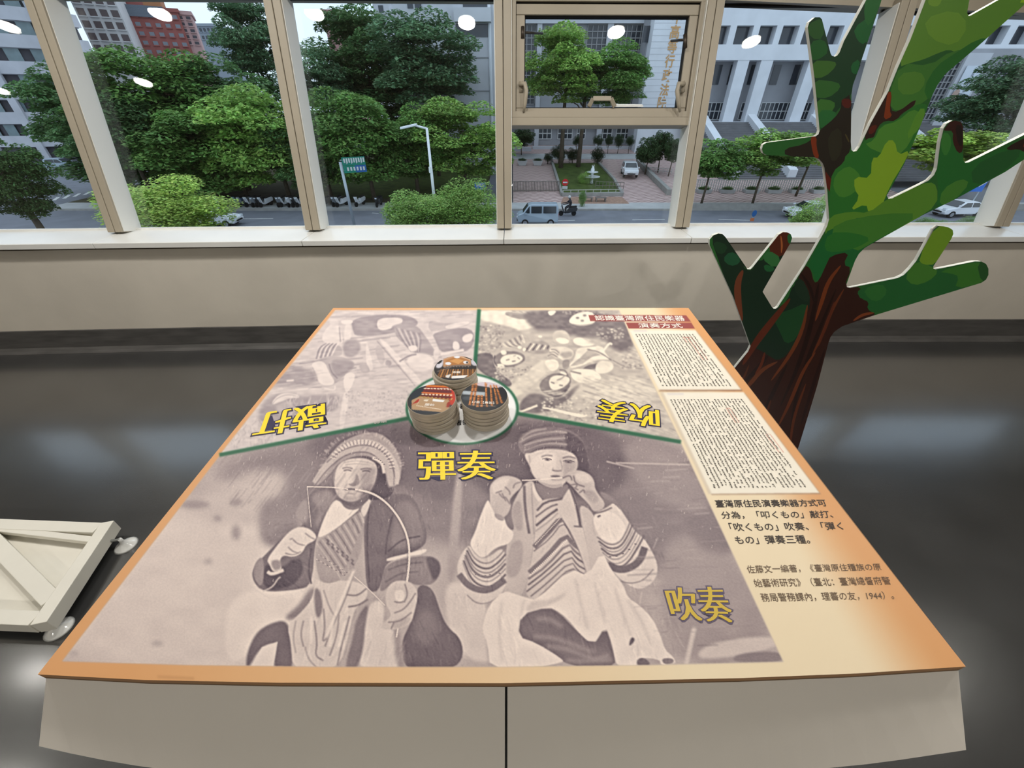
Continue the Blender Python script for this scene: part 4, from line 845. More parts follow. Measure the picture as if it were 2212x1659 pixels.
for c in ((1018, 215, 42, 20), (885, 313, 44, 24), (1150, 295, 40, 22)): v.poly([(c[0]+c[2]*math.cos(t*.4), c[1]+c[3]*math.sin(t*.4)) for t in range(16)], C3(226, 228, 234), .6, 1, 0)
v.poly([(1155, 280), (1185, 285), (1185, 308), (1150, 312)], C3(28, 28, 30), .5); v.line([(820, 372), (960, 345), (1220, 340)], 22, C3(120, 106, 98), 1); 
for k in range(18): v.line([(830+k*22, 350), (842+k*22, 368)], 5, C3(70, 60, 56) if k % 2 else C3(190, 176, 160), .5, 1, 0)
v.line([(960, 350), (850, 400), (720, 430)], 16, C3(110, 98, 92), 1)
for k in range(16): x = 760+k*36; v.poly([(x+14, 395), (x+34, 395), (x+22-(8-k)*5, 520), (x-6-(8-k)*5, 520)], C3(186, 130, 74) if k % 2 else C3(126, 82, 44), .8, 1, 0)
v.poly([(940, 500), (1180, 485), (1130, 530), (930, 535)], C3(232, 230, 228), 1, 1, 0); v.poly([(850, 490), (930, 470), (900, 530), (850, 520)], C3(224, 220, 216), 1, 1, 0); v.line([(950, 440), (1070, 440)], 26, C3(240, 232, 222), 2, .6, 0)
# left card: red woven headband with shells and bells
v.poly([(320, 590), (1060, 590), (1060, 1060), (320, 1060)], C3(40, 46, 56), 1, 1, 0); v.poly([(960, 700), (1060, 700), (1060, 860), (1000, 860)], C3(92, 98, 108), 3)
v.poly([(340, 860), (470, 800), (900, 830), (900, 1050), (340, 1000)], C3(176, 144, 110), 1, 1, 0); v.poly([(330, 930), (430, 850), (480, 830), (440, 890)], C3(168, 44, 32), 1, 1, 0)
v.poly([(560, 640), (940, 650), (950, 860), (860, 850), (470, 800)], C3(128, 40, 34), 1, 1, 0); v.line([(555, 645), (940, 660)], 22, C3(222, 120, 40), 1, 1, 0); v.poly([(930, 650), (970, 700), (1010, 880), (960, 960), (900, 900)], C3(188, 58, 40), 1, 1, 0)
v.line([(530, 720), (940, 735)], 30, C3(96, 40, 48), 1, 1, 0); v.line([(490, 745), (940, 775)], 16, C3(226, 128, 60), 1, 1, 0); v.line([(470, 790), (930, 820)], 20, C3(84, 30, 30), 1, 1, 0)
for k in range(9): v.poly([(525+k*48, 675+k), (565+k*48, 675+k), (560+k*48, 695+k), (530+k*48, 695+k)], C3(236, 226, 206), .6); v.poly([(488+k*53, 760+k*2), (528+k*53, 762+k*2), (520+k*53, 784+k*2), (492+k*53, 782+k*2)], C3(232, 220, 196), .6); v.dots([(470+k*58, 808+k*5)], 17, C3(160, 122, 52), .6); v.dots([(474+k*58, 802+k*5)], 6, C3(230, 206, 140), .6)
v.poly([(660, 840), (830, 860), (810, 890), (650, 875)], C3(232, 232, 232), 1, 1, 0); v.poly([(530, 850), (600, 850), (570, 880), (520, 870)], C3(226, 214, 196), 1, 1, 0); v.poly([(870, 880), (930, 900), (900, 960), (850, 980)], C3(150, 46, 34), 1)
v.line([(410, 940), (790, 1000)], 8, C3(236, 224, 208), 1, .9, 0); v.line([(475, 820), (415, 950)], 5, C3(226, 210, 190), .6, 1, 0)
# right card: bamboo flutes
v.poly([(1080, 540), (1830, 540), (1830, 1010), (1080, 1010)], C3(44, 46, 50), 1, 1, 0); v.poly([(1200, 560), (1780, 560), (1780, 660), (1660, 690), (1300, 640)], C3(206, 194, 204), 2, 1, 0); v.poly([(1100, 720), (1440, 740), (1430, 800), (1100, 770)], C3(176, 186, 194), 2, 1, 0); v.poly([(1100, 800), (1260, 800), (1260, 860), (1100, 860)], C3(70, 76, 82), 2)
v.poly([(1640, 660), (1800, 660), (1800, 760), (1690, 900), (1620, 700)], C3(34, 36, 42), 2)
for a_, b_, w_ in (((1268, 598), (1205, 930), 32), ((1310, 596), (1262, 940), 30), ((1448, 596), (1462, 960), 26), ((1518, 632), (1540, 950), 26), ((1565, 628), (1622, 920), 24), ((1600, 640), (1690, 905), 24), ((1345, 785), (1320, 960), 34), ((1390, 785), (1385, 960), 32)):
    v.line([a_, b_], w_, C3(186, 112, 58), .8, 1, 0); v.line([(a_[0]-w_*.25, a_[1]), (b_[0]-w_*.25, b_[1])], w_*.3, C3(222, 156, 98), .8, .8, 0)
    for k in range(1, 5): x = a_[0]+(b_[0]-a_[0])*k/5; y = a_[1]+(b_[1]-a_[1])*k/5; v.dots([(x, y)], w_*.42, C3(92, 50, 26), .8, .8)
v.line([(1260, 640), (1340, 650)], 8, C3(60, 40, 30), .6, 1, 0); v.line([(1560, 670), (1630, 690)], 10, C3(60, 40, 30), .6, 1, 0); v.line([(1220, 930), (1600, 950)], 10, C3(200, 190, 180), 2, .6, 0)
M_card = mat('grey_card_edge', (188, 178, 162), .7, .25, noise=.12, nscale=40)
M_cardprint = attr_mat('card_print', .3, .45)
def stack(bx, by, r, n, th, topname, seed, leanv, label_word, texts):
    rd = random.Random(seed); c0 = tp(bx, by, .0006); ax = Vector((1, 0, 0)); ay = T_N.cross(ax).normalized()
    for k in range(n):
        c = c0+T_N*(k*th)+ax*(rd.uniform(-.0025, .0025)+leanv[0]*k)+ay*(rd.uniform(-.002, .002)+leanv[1]*k)
        top = k == n-1
        ords = ['first', 'second', 'third', 'fourth', 'fifth', 'sixth', 'seventh', 'eighth']
        lab = ('round card printed with %s lying on top of its stack' % label_word) if top else 'plain round card, %s from bottom under %s' % (ords[k], label_word)
        o = empty('round_card', c, lab, 'card', 'round picture cards in three stacks')
        tilt = (rd.uniform(-.03, .03), rd.uniform(-.03, .03)) if 0 < k < n-1 else (0, 0)
        nn = (T_N+ax*tilt[0]*.4+ay*tilt[1]*.4).normalized()
        rr = r*rd.uniform(.99, 1.0); K = 48; mb = MB(); g = .0011
        prof = [(.0, .0), (rr-.0008, 0), (rr, .0006), (rr, th-g-.0006), (rr-.0008, th-g), (0, th-g)]
        vs = []; fs = []
        for q, (pr, pz) in enumerate(prof[1:-1]):
            for j in range(K): t = 2*math.pi*j/K; vs.append(c+ax*(pr*math.cos(t))+ay*(pr*math.sin(t))+nn*pz)
        for q in range(3):
            for j in range(K): a = q*K+j; b = q*K+(j+1) % K; fs.append((a, b, b+K, a+K))
        fs.append(tuple(range(K))[::-1]); fs.append(tuple(range(3*K, 4*K)))
        mb.add(vs, fs); mb.build('card_body', M_card, o)
        cap = MB(); cen = c+nn*(th-g+.0002); rings, K2 = 26, 84; vs = [cen]; fs = []
        for q in range(1, rings+1):
            for j in range(K2): t = 2*math.pi*j/K2; vs.append(cen+ax*(rr*.985*q/rings*math.cos(t))+ay*(rr*.985*q/rings*math.sin(t)))
        if not top: continue
        for j in range(K2): fs.append((0, 1+j, 1+(j+1) % K2))
        for q in range(rings-1):
            for j in range(K2): a = 1+q*K2+j; b = 1+q*K2+(j+1) % K2; fs.append((a, a+K2, b+K2, b))
        cap.add(vs, fs); me = cap.mesh('card_print', M_cardprint); pp = [proj(p) for p in vs]
        col = s2l(np.clip(CC.sample(np.array([p[0] for p in pp]), np.array([p[1] for p in pp])), 0, 1)); at = me.color_attributes.new('print', 'FLOAT_COLOR', 'POINT')
        at.data.foreach_set('color', np.concatenate([col, np.ones((len(col), 1))], 1).astype(np.float32).ravel()); link_mesh('card_print', me, o)
        for s, quad in texts:
            b = MB(); quad_text(s, [(840+x/6.9125, 740+y/6.9125) for x, y in quad], lambda x, y, l: on_plane(x, y, cen, nn)+nn*.0004, b, .01); b.build('card_lettering', M_wht, o)
stack(941, 906, .0480, 7, .0079, 'a', 5, (.0000, .0002), 'a red shell-trimmed headband', [('腰鈴', [(545, 905), (690, 918), (530, 945), (678, 955)])])
stack(1050, 899, .0475, 7, .0078, 'b', 9, (-.0002, .0003), 'bamboo flutes', [('口笛【鼻笛】', [(1250, 868), (1570, 885), (1240, 905), (1575, 922)])])
stack(988, 838, .0478, 7, .0078, 'c', 12, (-.0004, .0003), 'a box drum above bamboo tubes', [('木鼓', [(955, 428), (1075, 430), (950, 462), (1068, 460)])])
# ------------------------------------------------------------------ tree-shaped standee behind the table
SY = 1.30
Q4 = lambda *p: [(1460+x/2.9415, y/2.9415) for x, y in p]
Q5 = lambda *p: [(1460+x/2.9415, 460+y/2.9415) for x, y in p]
OUT = [(1440, 985), (1716, 985)]+Q5((775, 1480), (890, 1100), (960, 830), (975, 785), (1000, 750), (1050, 715), (1240, 650), (1700, 510), (1930, 440), (1960, 420), (1975, 390), (1975, 350), (1960, 320), (1930, 305), (1890, 304), (1640, 355), (1627, 350), (1626, 336),
      (1740, 160), (1752, 130), (1748, 105), (1725, 90), (1690, 82), (1655, 80), (1630, 100), (1520, 300), (1480, 350), (1440, 390), (1400, 410), (1100, 472), (1080, 468), (1076, 450), (1130, 300), (1155, 255), (1190, 220), (1240, 190), (1400, 100), (1560, 10))
OUT += Q4((1760, 1265), (2080, 1090), (2300, 945), (2380, 880), (2390, 840), (2370, 810), (2330, 805), (2212, 850), (1850, 1030), (1828, 1033), (1814, 1020), (1812, 800), (1804, 780), (1785, 768), (1745, 765), (1710, 785), (1690, 815), (1670, 900), (1648, 1070), (1630, 1110), (1595, 1145),
      (1365, 1258), (1342, 1262), (1330, 1240), (1440, 1040), (1530, 830), (1620, 600), (1650, 540), (1700, 470), (1900, 300), (2000, 210), (2212, 20), (2330, -90), (2345, -130), (2320, -165), (2280, -160), (2040, 0), (1862, 100), (1845, 104), (1836, 84), (1850, 0), (1900, -330), (1880, -380), (1830, -400), (1780, -380), (1640, -200), (1575, 0),
      (1480, 250), (1400, 430), (1340, 580), (1230, 780), (1160, 930), (1140, 958), (1120, 962), (1106, 952), (1102, 900), (1106, 600), (1115, 540), (1140, 470), (1290, 20), (1340, -160), (1330, -200), (1295, -215), (1260, -190), (1200, 0), (1060, 260), (1030, 335), (1015, 355), (1000, 361), (982, 356), (973, 340), (960, 290), (918, 125), (905, 112), (875, 112), (840, 142), (829, 175),
      (870, 480), (895, 720), (905, 830), (898, 852), (880, 865), (570, 905), (548, 918), (540, 945), (548, 972), (572, 985), (870, 998), (900, 1008), (925, 1035), (936, 1065), (955, 1220), (966, 1390), (955, 1430))
OUT += Q5((940, 110), (815, 330), (642, 595), (630, 604), (616, 604), (604, 592), (546, 497), (556, 476), (722, 186), (732, 155), (722, 130), (700, 120), (675, 119), (648, 134), (482, 342), (468, 355), (450, 354), (310, 150), (290, 130), (265, 127), (232, 140), (210, 165), (210, 200), (360, 530), (420, 700), (470, 840), (455, 875), (370, 980), (270, 1100), (60, 1500))
paint = []                                        # (polygon, colour): leaf masses and bark drawn flat, in order
def pz(z, col, *p): paint.append((chaikin(z(*p), 1), col))
def ribbon(z, col, w, *p):
    q = chaikin(z(*p), 2, False); L = []; R = []
    for i in range(len(q)):
        a = q[max(0, i-1)]; b = q[min(len(q)-1, i+1)]; dx, dy = b[0]-a[0], b[1]-a[1]; d = math.hypot(dx, dy) or 1; hw = w/2/2.9415*math.sin(math.pi*(i+.6)/(len(q)+.2))
        L.append((q[i][0]-dy/d*hw, q[i][1]+dx/d*hw)); R.append((q[i][0]+dy/d*hw, q[i][1]-dx/d*hw))
    paint.append((L+R[::-1], col))
BASE_C = (42, 98, 46)
pz(Q4, (27, 66, 40), (790, -300), (1350, -300), (1150, 470), (1112, 600), (1000, 720), (890, 860), (850, 500))
pz(Q4, (46, 96, 44), (820, 160), (930, 110), (930, 250), (850, 250)); pz(Q4, (36, 98, 46), (840, 270), (930, 245), (965, 330), (900, 380), (850, 385))
pz(Q4, (64, 112, 46), (850, 385), (1000, 388), (1012, 420), (940, 490), (860, 500)); pz(Q4, (52, 106, 48), (860, 505), (1020, 520), (1040, 560), (960, 625), (870, 620)); pz(Q4, (62, 116, 50), (880, 625), (1000, 640), (1000, 690), (930, 760), (890, 740)); pz(Q4, (42, 108, 56), (890, 700), (1000, 700), (1015, 750), (900, 840))
pz(Q4, (30, 104, 52), (1115, 180), (1230, 100), (1260, 180), (1190, 290), (1140, 260)); pz(Q4, (38, 112, 52), (1200, -60), (1340, -220), (1300, 0), (1220, 180), (1180, 120)); pz(Q4, (30, 100, 54), (1100, 410), (1160, 370), (1150, 470), (1108, 470))
pz(Q4, (96, 146, 52), (1570, -420), (2400, -300), (2360, 0), (2100, 190), (1900, 320), (1780, 340), (1720, 315), (1650, 340), (1560, 380), (1480, 400), (1400, 430), (1470, 250))
pz(Q4, (118, 164, 56), (1590, 0), (1680, -10), (1660, 40), (1620, 45), (1590, 30)); pz(Q4, (110, 158, 54), (1560, 120), (1760, 60), (1850, 160), (1760, 300), (1600, 250)); pz(Q4, (150, 190, 40), (2150, 20), (2260, -40), (2230, 20))
pz(Q4, (66, 124, 50), (1420, 400), (1600, 420), (1740, 320), (1900, 320), (1700, 490), (1640, 560), (1560, 660), (1440, 700), (1360, 700), (1340, 600)); pz(Q4, (44, 110, 46), (1640, 420), (1760, 340), (1900, 250), (2000, 240), (1700, 480), (1620, 600), (1590, 640), (1560, 560)); pz(Q4, (84, 136, 52), (1400, 470), (1540, 450), (1580, 520), (1520, 600), (1400, 600))
pz(Q4, (38, 33, 25), (900, 830), (1000, 750), (1040, 690), (1040, 640), (1110, 590), (1110, 910), (1080, 1000), (1060, 1080), (1000, 1110), (1010, 1190), (950, 1215), (930, 1050), (880, 1005), (685, 992), (685, 940), (800, 920), (880, 868))
pz(Q4, (84, 30, 20), (1040, 625), (1108, 630), (1100, 690), (1050, 680)); pz(Q4, (124, 50, 22), (848, 868), (886, 866), (884, 930), (905, 1005), (870, 1000), (852, 920)); pz(Q4, (92, 34, 20), (938, 1080), (960, 1110), (1015, 1188), (955, 1225)); pz(Q4, (46, 44, 32), (960, 850), (1040, 800), (1050, 960), (990, 1040), (960, 960)); pz(Q4, (72, 66, 38), (1062, 850), (1072, 850), (1096, 900), (1086, 902))
pz(Q4, (50, 30, 22), (1335, 580), (1362, 585), (1350, 700), (1400, 712), (1518, 622), (1500, 680), (1420, 722), (1392, 770), (1320, 765), (1275, 800), (1240, 890), (1180, 890), (1225, 790))
pz(Q4, (130, 56, 22), (1335, 582), (1362, 586), (1346, 700), (1365, 740), (1308, 764), (1320, 680)); pz(Q4, (90, 36, 24), (1225, 800), (1275, 790), (1245, 850), (1210, 850))
pz(Q4, (46, 114, 46), (985, 1090), (1060, 1030), (1070, 980), (1160, 930), (1200, 880), (1260, 870), (1280, 800), (1390, 765), (1480, 680), (1570, 650), (1600, 700), (1530, 840), (1440, 1050), (1330, 1280), (1000, 1500), (960, 1380), (970, 1200))
pz(Q4, (80, 140, 54), (1180, 920), (1250, 890), (1290, 800), (1400, 770), (1490, 690), (1550, 720), (1500, 860), (1440, 960), (1360, 1000)); pz(Q4, (70, 132, 50), (1000, 1110), (1080, 1050), (1140, 1080), (1180, 1150), (1120, 1230), (1040, 1260), (990, 1200)); pz(Q4, (92, 148, 52), (1440, 900), (1530, 690), (1580, 690), (1540, 820))
pz(Q4, (132, 172, 46), (1095, 1342), (1160, 1250), (1125, 1200), (1125, 1120), (1230, 1130), (1235, 1000), (1280, 1000), (1330, 890), (1380, 890), (1400, 985), (1480, 950), (1430, 1050), (1350, 1180), (1290, 1330), (1215, 1352), (1200, 1290))
pz(Q4, (88, 138, 48), (965, 1370), (1100, 1340), (1215, 1352), (1330, 1262), (1480, 1200), (1600, 1150), (1650, 1180), (1650, 1300), (1500, 1400), (1240, 1560), (1150, 1620), (1000, 1600), (930, 1480))
pz(Q4, (36, 106, 46), (1640, 1080), (1690, 820), (1740, 880), (1770, 960), (1810, 980), (1860, 1020), (2212, 880), (2400, 800), (2300, 960), (2080, 1100), (1760, 1280), (1640, 1330), (1660, 1200)); pz(Q4, (56, 122, 52), (1680, 840), (1730, 850), (1740, 930), (1700, 1000), (1670, 940)); pz(Q4, (34, 92, 44), (1860, 1060), (2100, 940), (2200, 960), (2060, 1100), (1880, 1190)); pz(Q4, (70, 128, 50), (1680, 1200), (1800, 1130), (1860, 1160), (1760, 1270), (1660, 1310))
pz(Q4, (56, 24, 20), (1686, 825), (1740, 760), (1820, 780), (1815, 960), (1780, 975), (1745, 900), (1750, 830), (1700, 830)); pz(Q4, (34, 20, 18), (1760, 790), (1810, 800), (1810, 930), (1780, 920)); pz(Q4, (42, 22, 18), (2085, 935), (2212, 870), (2420, 780), (2420, 900), (2212, 970), (2160, 945), (2100, 955)); pz(Q4, (110, 46, 22), (2180, 920), (2250, 880), (2230, 960))
# lower part: bark
pz(Q5, (30, 100, 50), (860, 360), (820, 330), (1000, 40), (1560, 0), (1240, 190), (1130, 300), (1105, 350), (1060, 330), (1090, 245), (980, 265), (950, 340), (890, 450)); pz(Q5, (66, 124, 48), (1000, 60), (1300, 0), (1560, 0), (1300, 150), (1180, 220), (1140, 240), (1060, 180), (980, 160)); pz(Q5, (44, 112, 46), (960, 120), (1120, 120), (1240, 160), (1140, 220), (1000, 250), (930, 230))
pz(Q5, (50, 26, 20), (975, 268), (1095, 242), (1055, 325), (1110, 345), (1060, 470), (1180, 465), (1140, 525), (1225, 560), (1205, 600), (1262, 628), (1240, 660), (1050, 720), (1000, 760), (890, 1110), (775, 1480), (740, 1700), (-100, 1700), (200, 1200), (370, 980), (440, 890), (700, 560), (810, 325), (850, 350), (870, 440), (900, 430), (950, 320))
pz(Q5, (24, 46, 32), (190, 80), (330, 100), (470, 370), (760, 80), (640, 350), (540, 495), (620, 612), (700, 560), (740, 440), (830, 470), (850, 560), (820, 650), (775, 780), (700, 900), (640, 935), (590, 905), (520, 860), (455, 840), (350, 540))
pz(Q5, (34, 84, 56), (290, 290), (340, 238), (400, 270), (402, 318), (340, 336)); pz(Q5, (30, 62, 38), (230, 170), (330, 200), (300, 260), (250, 250)); pz(Q5, (34, 92, 52), (550, 320), (625, 340), (610, 370), (560, 368)); pz(Q5, (30, 70, 40), (600, 640), (700, 620), (830, 560), (820, 640), (760, 800), (690, 830), (660, 760))
pz(Q5, (82, 38, 24), (570, 240), (640, 110), (730, 110), (730, 170), (665, 290)); pz(Q5, (52, 110, 60), (535, 282), (585, 232), (665, 282), (625, 355)); pz(Q5, (40, 100, 54), (700, 130), (745, 130), (730, 190), (705, 190))
pz(Q5, (30, 50, 36), (740, 440), (790, 400), (850, 520), (830, 570), (760, 520)); pz(Q5, (44, 76, 46), (420, 330), (460, 355), (500, 330), (470, 368), (430, 350))
ribbon(Q5, (110, 60, 40), 44, (420, 360), (385, 440), (390, 560), (415, 680)); ribbon(Q5, (92, 42, 26), 44, (720, 540), (600, 690), (500, 820), (420, 960))
pz(Q5, (36, 96, 48), (1140, 500), (1180, 468), (1400, 410), (1440, 388), (1530, 290), (1640, 330), (1660, 370), (1980, 300), (1980, 420), (1700, 520), (1260, 640), (1205, 605), (1220, 562), (1170, 540)); pz(Q5, (66, 120, 46), (1440, 400), (1530, 290), (1620, 340), (1660, 370), (1600, 430), (1500, 460)); pz(Q5, (110, 150, 42), (1530, 290), (1640, 70), (1770, 90), (1740, 180), (1640, 325), (1560, 325)); pz(Q5, (58, 116, 44), (1650, 370), (1910, 300), (1985, 350), (1950, 440), (1760, 480), (1790, 400), (1740, 380)); pz(Q5, (36, 82, 40), (1900, 310), (1990, 310), (1990, 410), (1930, 440)); pz(Q5, (48, 108, 50), (1180, 480), (1300, 440), (1340, 500), (1280, 560), (1220, 545))
for w_, c_, p in ((26, (112, 56, 28), ((1040, 330), (960, 430), (920, 560), (880, 680))), (20, (96, 48, 26), ((1060, 480), (980, 620), (930, 760), (860, 900))), (30, (34, 16, 12), ((900, 440), (880, 560), (840, 760), (760, 1000), (660, 1220))), (24, (104, 54, 30), ((830, 580), (800, 740), (720, 900), (600, 1060))),
                 (26, (34, 16, 12), ((1010, 480), (920, 700), (840, 900), (760, 1140), (720, 1400))), (22, (100, 50, 28), ((880, 880), (800, 1000), (720, 1200), (640, 1360))), (26, (104, 58, 36), ((640, 940), (540, 990), (460, 1090), (420, 1120))), (30, (34, 16, 12), ((580, 900), (520, 980), (440, 1060))), (18, (96, 44, 26), ((560, 880), (540, 960), (500, 1020))), (26, (34, 16, 12), ((700, 960), (600, 1160), (540, 1300))),
                 (18, (92, 46, 26), ((820, 1080), (740, 1300), (720, 1480))), (22, (38, 18, 14), ((940, 860), (870, 1080), (790, 1340))), (18, (120, 62, 34), ((1250, 630), (1180, 640), (1120, 680))), (16, (88, 42, 26), ((1000, 560), (960, 680), (900, 840))), (20, (34, 16, 12), ((790, 380), (850, 470), (870, 560))), (16, (84, 42, 26), ((600, 1180), (560, 1300), (480, 1420))), (14, (84, 42, 26), ((460, 960), (420, 1060), (330, 1140))), (12, (160, 92, 50), ((660, 140), (668, 200), (664, 250)))):
    ribbon(Q5, c_, w_, *p)
def s3(px, py, off=0): return on_y(px, py, SY)+Vector((0, off, 0))
standee = empty('tree_cutout', s3(1578, 985), 'tall flat tree-shaped standee with printed green leaves and brown bark', 'standee')
bpts = [s3(*q) for q in OUT]
v2 = [Vector((p.x, p.z)) for p in bpts]; faces = [list(range(len(v2)))]; cols = [BASE_C]
for poly, c in paint:
    n = len(v2); q = [s3(*p) for p in poly]; v2 += [Vector((p.x, p.z)) for p in q]; faces.append(list(range(n, n+len(q)))); cols.append(c)
for i, f in enumerate(faces):                     # all loops counter-clockwise
    if sum(v2[f[k]].x*v2[f[(k+1) % len(f)]].y-v2[f[(k+1) % len(f)]].x*v2[f[k]].y for k in range(len(f))) < 0: faces[i] = f[::-1]
rv, re, rf, ov, oe, of = delaunay_2d_cdt(v2, [], faces, 1, 1e-5)
keep = [(tuple(f), max(o)) for f, o in zip(rf, of) if 0 in o]
ucol = sorted(set(cols))
me = bpy.data.meshes.new('printed_face'); me.from_pydata([(p.x, SY-.006, p.y) for p in rv], [], [f for f, _ in keep])
for c in ucol: me.materials.append(mat('leaf_ink_%d_%d_%d' % c, tuple(min(250, int(v*1.32)) for v in c), .35, .4, noise=.06, nscale=3))
for p, (f, k) in zip(me.polygons, keep): p.material_index = ucol.index(cols[k])
bm = bmesh.new(); bm.from_mesh(me); bmesh.ops.delete(bm, geom=[v for v in bm.verts if not v.link_faces], context='VERTS'); bmesh.ops.recalc_face_normals(bm, faces=bm.faces)
if sum(f.normal.y for f in bm.faces) > 0: bmesh.ops.reverse_faces(bm, faces=bm.faces)
bm.to_mesh(me); bm.free(); link_mesh('printed_face', me, standee)
M_foam = mat('white_foam_board', (214, 216, 208), .7, .2)
MB().prism([p+Vector((0, -.0055, 0)) for p in bpts], (0, .0115, 0)).build('foam_board', M_foam, standee)
M_wire = mat('grey_wire', (150, 152, 150), .35, .5, metal=.7)
for sx, nm in ((0, 1), (1, 1)):
    A = s3(1757, 830, .01); Bp = Vector((A.x+.0, A.y+.02, .012)); 
    if sx: A = Vector((A.x-.34, A.y, A.z)); Bp = Vector((A.x, A.y+.02, .012))
    foot = Vector((Bp.x+.02, SY+.26, .008))
    MB().tube([A, Bp, foot, Vector((A.x, SY+.010, A.z-.02))], .003, 6).build('wire_stand', M_wire, standee, smooth=True)

# ------------------------------------------------------------------ small white cross-braced frame with suction-cup feet on the floor
FZ = .082
M_fr = mat('white_lacquered_wood', (226, 222, 210), .4, .4, noise=.03)
fr = empty('cross_braced_frame', on_z(60, 1240, 0), 'white cross-braced wooden frame on clear suction-cup feet at the left edge', 'frame')
c_fr = on_z(246, 1124, FZ); c_nr = on_z(100, 1343, FZ); dd = (c_fr-c_nr); ln = dd.length; dd.normalize(); lt = Vector((-dd.y, dd.x, 0)); WD = .62
c_fl = on_z(-150, 1121, FZ); c_nl = on_z(-330, 1343, FZ); UPZ = Vector((0, 0, 1)); bw, bh = .042, .05
def rail(a, b, w=bw, h=bh, top=FZ): 
    a = Vector((a.x, a.y, top-h/2)); b = Vector((b.x, b.y, top-h/2)); MB().bar(a, b, w, h, UPZ).build('rail', M_fr, fr, bevel=.002)
ins = lt*(bw/2)
rail(c_fr+ins, c_nr+ins); rail(c_fl-ins, c_nl-ins); rail(c_fr-dd*bw/2+lt*bw, c_fl-dd*bw/2-lt*bw); rail(c_nr+dd*bw/2+lt*bw, c_nl+dd*bw/2-lt*bw)
mid = (c_fr+c_nl)/2
rail(on_z(214, 1166, FZ), on_z(-110, 1128, FZ), .022, .02, FZ-.002); rail(on_z(108, 1294, FZ), on_z(-45, 1138, FZ), .046, .03, FZ-.001); rail(on_z(-60, 1140, FZ), on_z(-250, 1300, FZ), .03, .02, FZ-.003)
q = [c_fr-dd*.03+lt*.03, c_fl-dd*.03-lt*.03, c_nl+dd*.03-lt*.03, c_nr+dd*.03+lt*.03]
MB().prism([Vector((p.x, p.y, FZ-.045)) for p in q], (0, 0, .006)).build('floor_panel', M_fr, fr)
M_cup = bpy.data.materials.new('clear_rubber'); M_cup.use_nodes = True
b_ = M_cup.node_tree.nodes['Principled BSDF']; b_.inputs['Base Color'].default_value = (.9, .9, .86, 1); b_.inputs['Roughness'].default_value = .12; b_.inputs['Transmission Weight'].default_value = .25; b_.inputs['IOR'].default_value = 1.4
for p, s in ((c_fr, 1), (c_nr, 1), (c_fl, -1), (c_nl, -1)):
    base = on_z(266, 1172, .02) if p == c_fr else on_z(119, 1352, .02) if p == c_nr else p-lt*s*.03; base.z = .031
    MB().lathe([(.006, .012), (.007, .0), (.009, -.008), (.018, -.016), (.034, -.029), (.038, -.0305), (.032, -.027), (.012, -.013), (.004, -.006)], base, 20).build('suction_cup', M_cup, fr, smooth=True)
    MB().tube([base+Vector((0, 0, .008)), base+lt*s*.05+Vector((0, 0, .012))], .005, 8).build('cup_pin', M_wire, fr)
# ================================================================== outside, seen through the glass
G0 = HC-9.5
SLOPE = .089
def gp(px, py, z=G0): return on_z(px, py, z)
YN = Vector((0, -SLOPE, 1)).normalized(); YP = Vector((0, 47.5, G0+.15))
def yd(px, py, lift=0): 
    p = on_plane(px, py, YP, YN); return p+Vector((0, 0, lift))
def yz(y): return G0+.15+SLOPE*max(0, y-47.5)
M_asph = mat('asphalt', (116, 118, 126), .85, .2, noise=.12, nscale=.6)
M_conc = mat('pale_concrete', (176, 176, 176), .85, .2, noise=.1, nscale=.8)
M_kerb = mat('kerb_stone', (150, 148, 144), .85, .2, noise=.15, nscale=2)
M_lawn = mat('lawn_grass', (84, 98, 50), .9, .1, noise=.3, nscale=1.2, rgb2=(62, 76, 40))
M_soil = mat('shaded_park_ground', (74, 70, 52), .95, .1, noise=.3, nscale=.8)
M_line = mat('white_road_paint', (206, 206, 204), .8, .2, noise=.1, nscale=3)
def wavy():
    m = mat('pink_wave_paving', (188, 160, 156), .85, .2); t = m.node_tree; b = t.nodes['Principled BSDF']
    c = t.nodes.new('ShaderNodeTexCoord'); wv = t.nodes.new('ShaderNodeTexWave'); wv.wave_type = 'BANDS'; wv.bands_direction = 'Y'; wv.inputs['Scale'].default_value = .55; wv.inputs['Distortion'].default_value = 0
    sx = t.nodes.new('ShaderNodeSeparateXYZ'); sn = t.nodes.new('ShaderNodeMath'); sn.operation = 'SINE'; mu = t.nodes.new('ShaderNodeMath'); mu.operation = 'MULTIPLY'; mu.inputs[1].default_value = 4.2
    ad = t.nodes.new('ShaderNodeMath'); ad.operation = 'MULTIPLY_ADD'; ad.inputs[1].default_value = .16; cb = t.nodes.new('ShaderNodeCombineXYZ')
    t.links.new(c.outputs['Object'], sx.inputs[0]); t.links.new(sx.outputs['X'], mu.inputs[0]); t.links.new(mu.outputs[0], sn.inputs[0]); t.links.new(sn.outputs[0], ad.inputs[0]); t.links.new(sx.outputs['Y'], ad.inputs[2])
    t.links.new(sx.outputs['X'], cb.inputs[0]); t.links.new(ad.outputs[0], cb.inputs[1]); t.links.new(cb.outputs[0], wv.inputs['Vector'])
    r = t.nodes.new('ShaderNodeValToRGB'); r.color_ramp.elements[0].position = .12; r.color_ramp.elements[0].color = (*lin((136, 110, 108)), 1); r.color_ramp.elements[1].position = .42; r.color_ramp.elements[1].color = (*lin((198, 174, 168)), 1)
    t.links.new(wv.outputs['Fac'], r.inputs['Fac']); t.links.new(r.outputs['Color'], b.inputs['Base Color']); return m
M_pave = wavy()
struct(MB().box(-170, 150, 3.3, 260, G0-.3, G0).build('road', M_asph))
struct(MB().box(-7, 7, -4.4, 2.2, G0, -.21).build('wall_outer', M_conc))
KY = 44.6
PLX = gp(300, 405).x
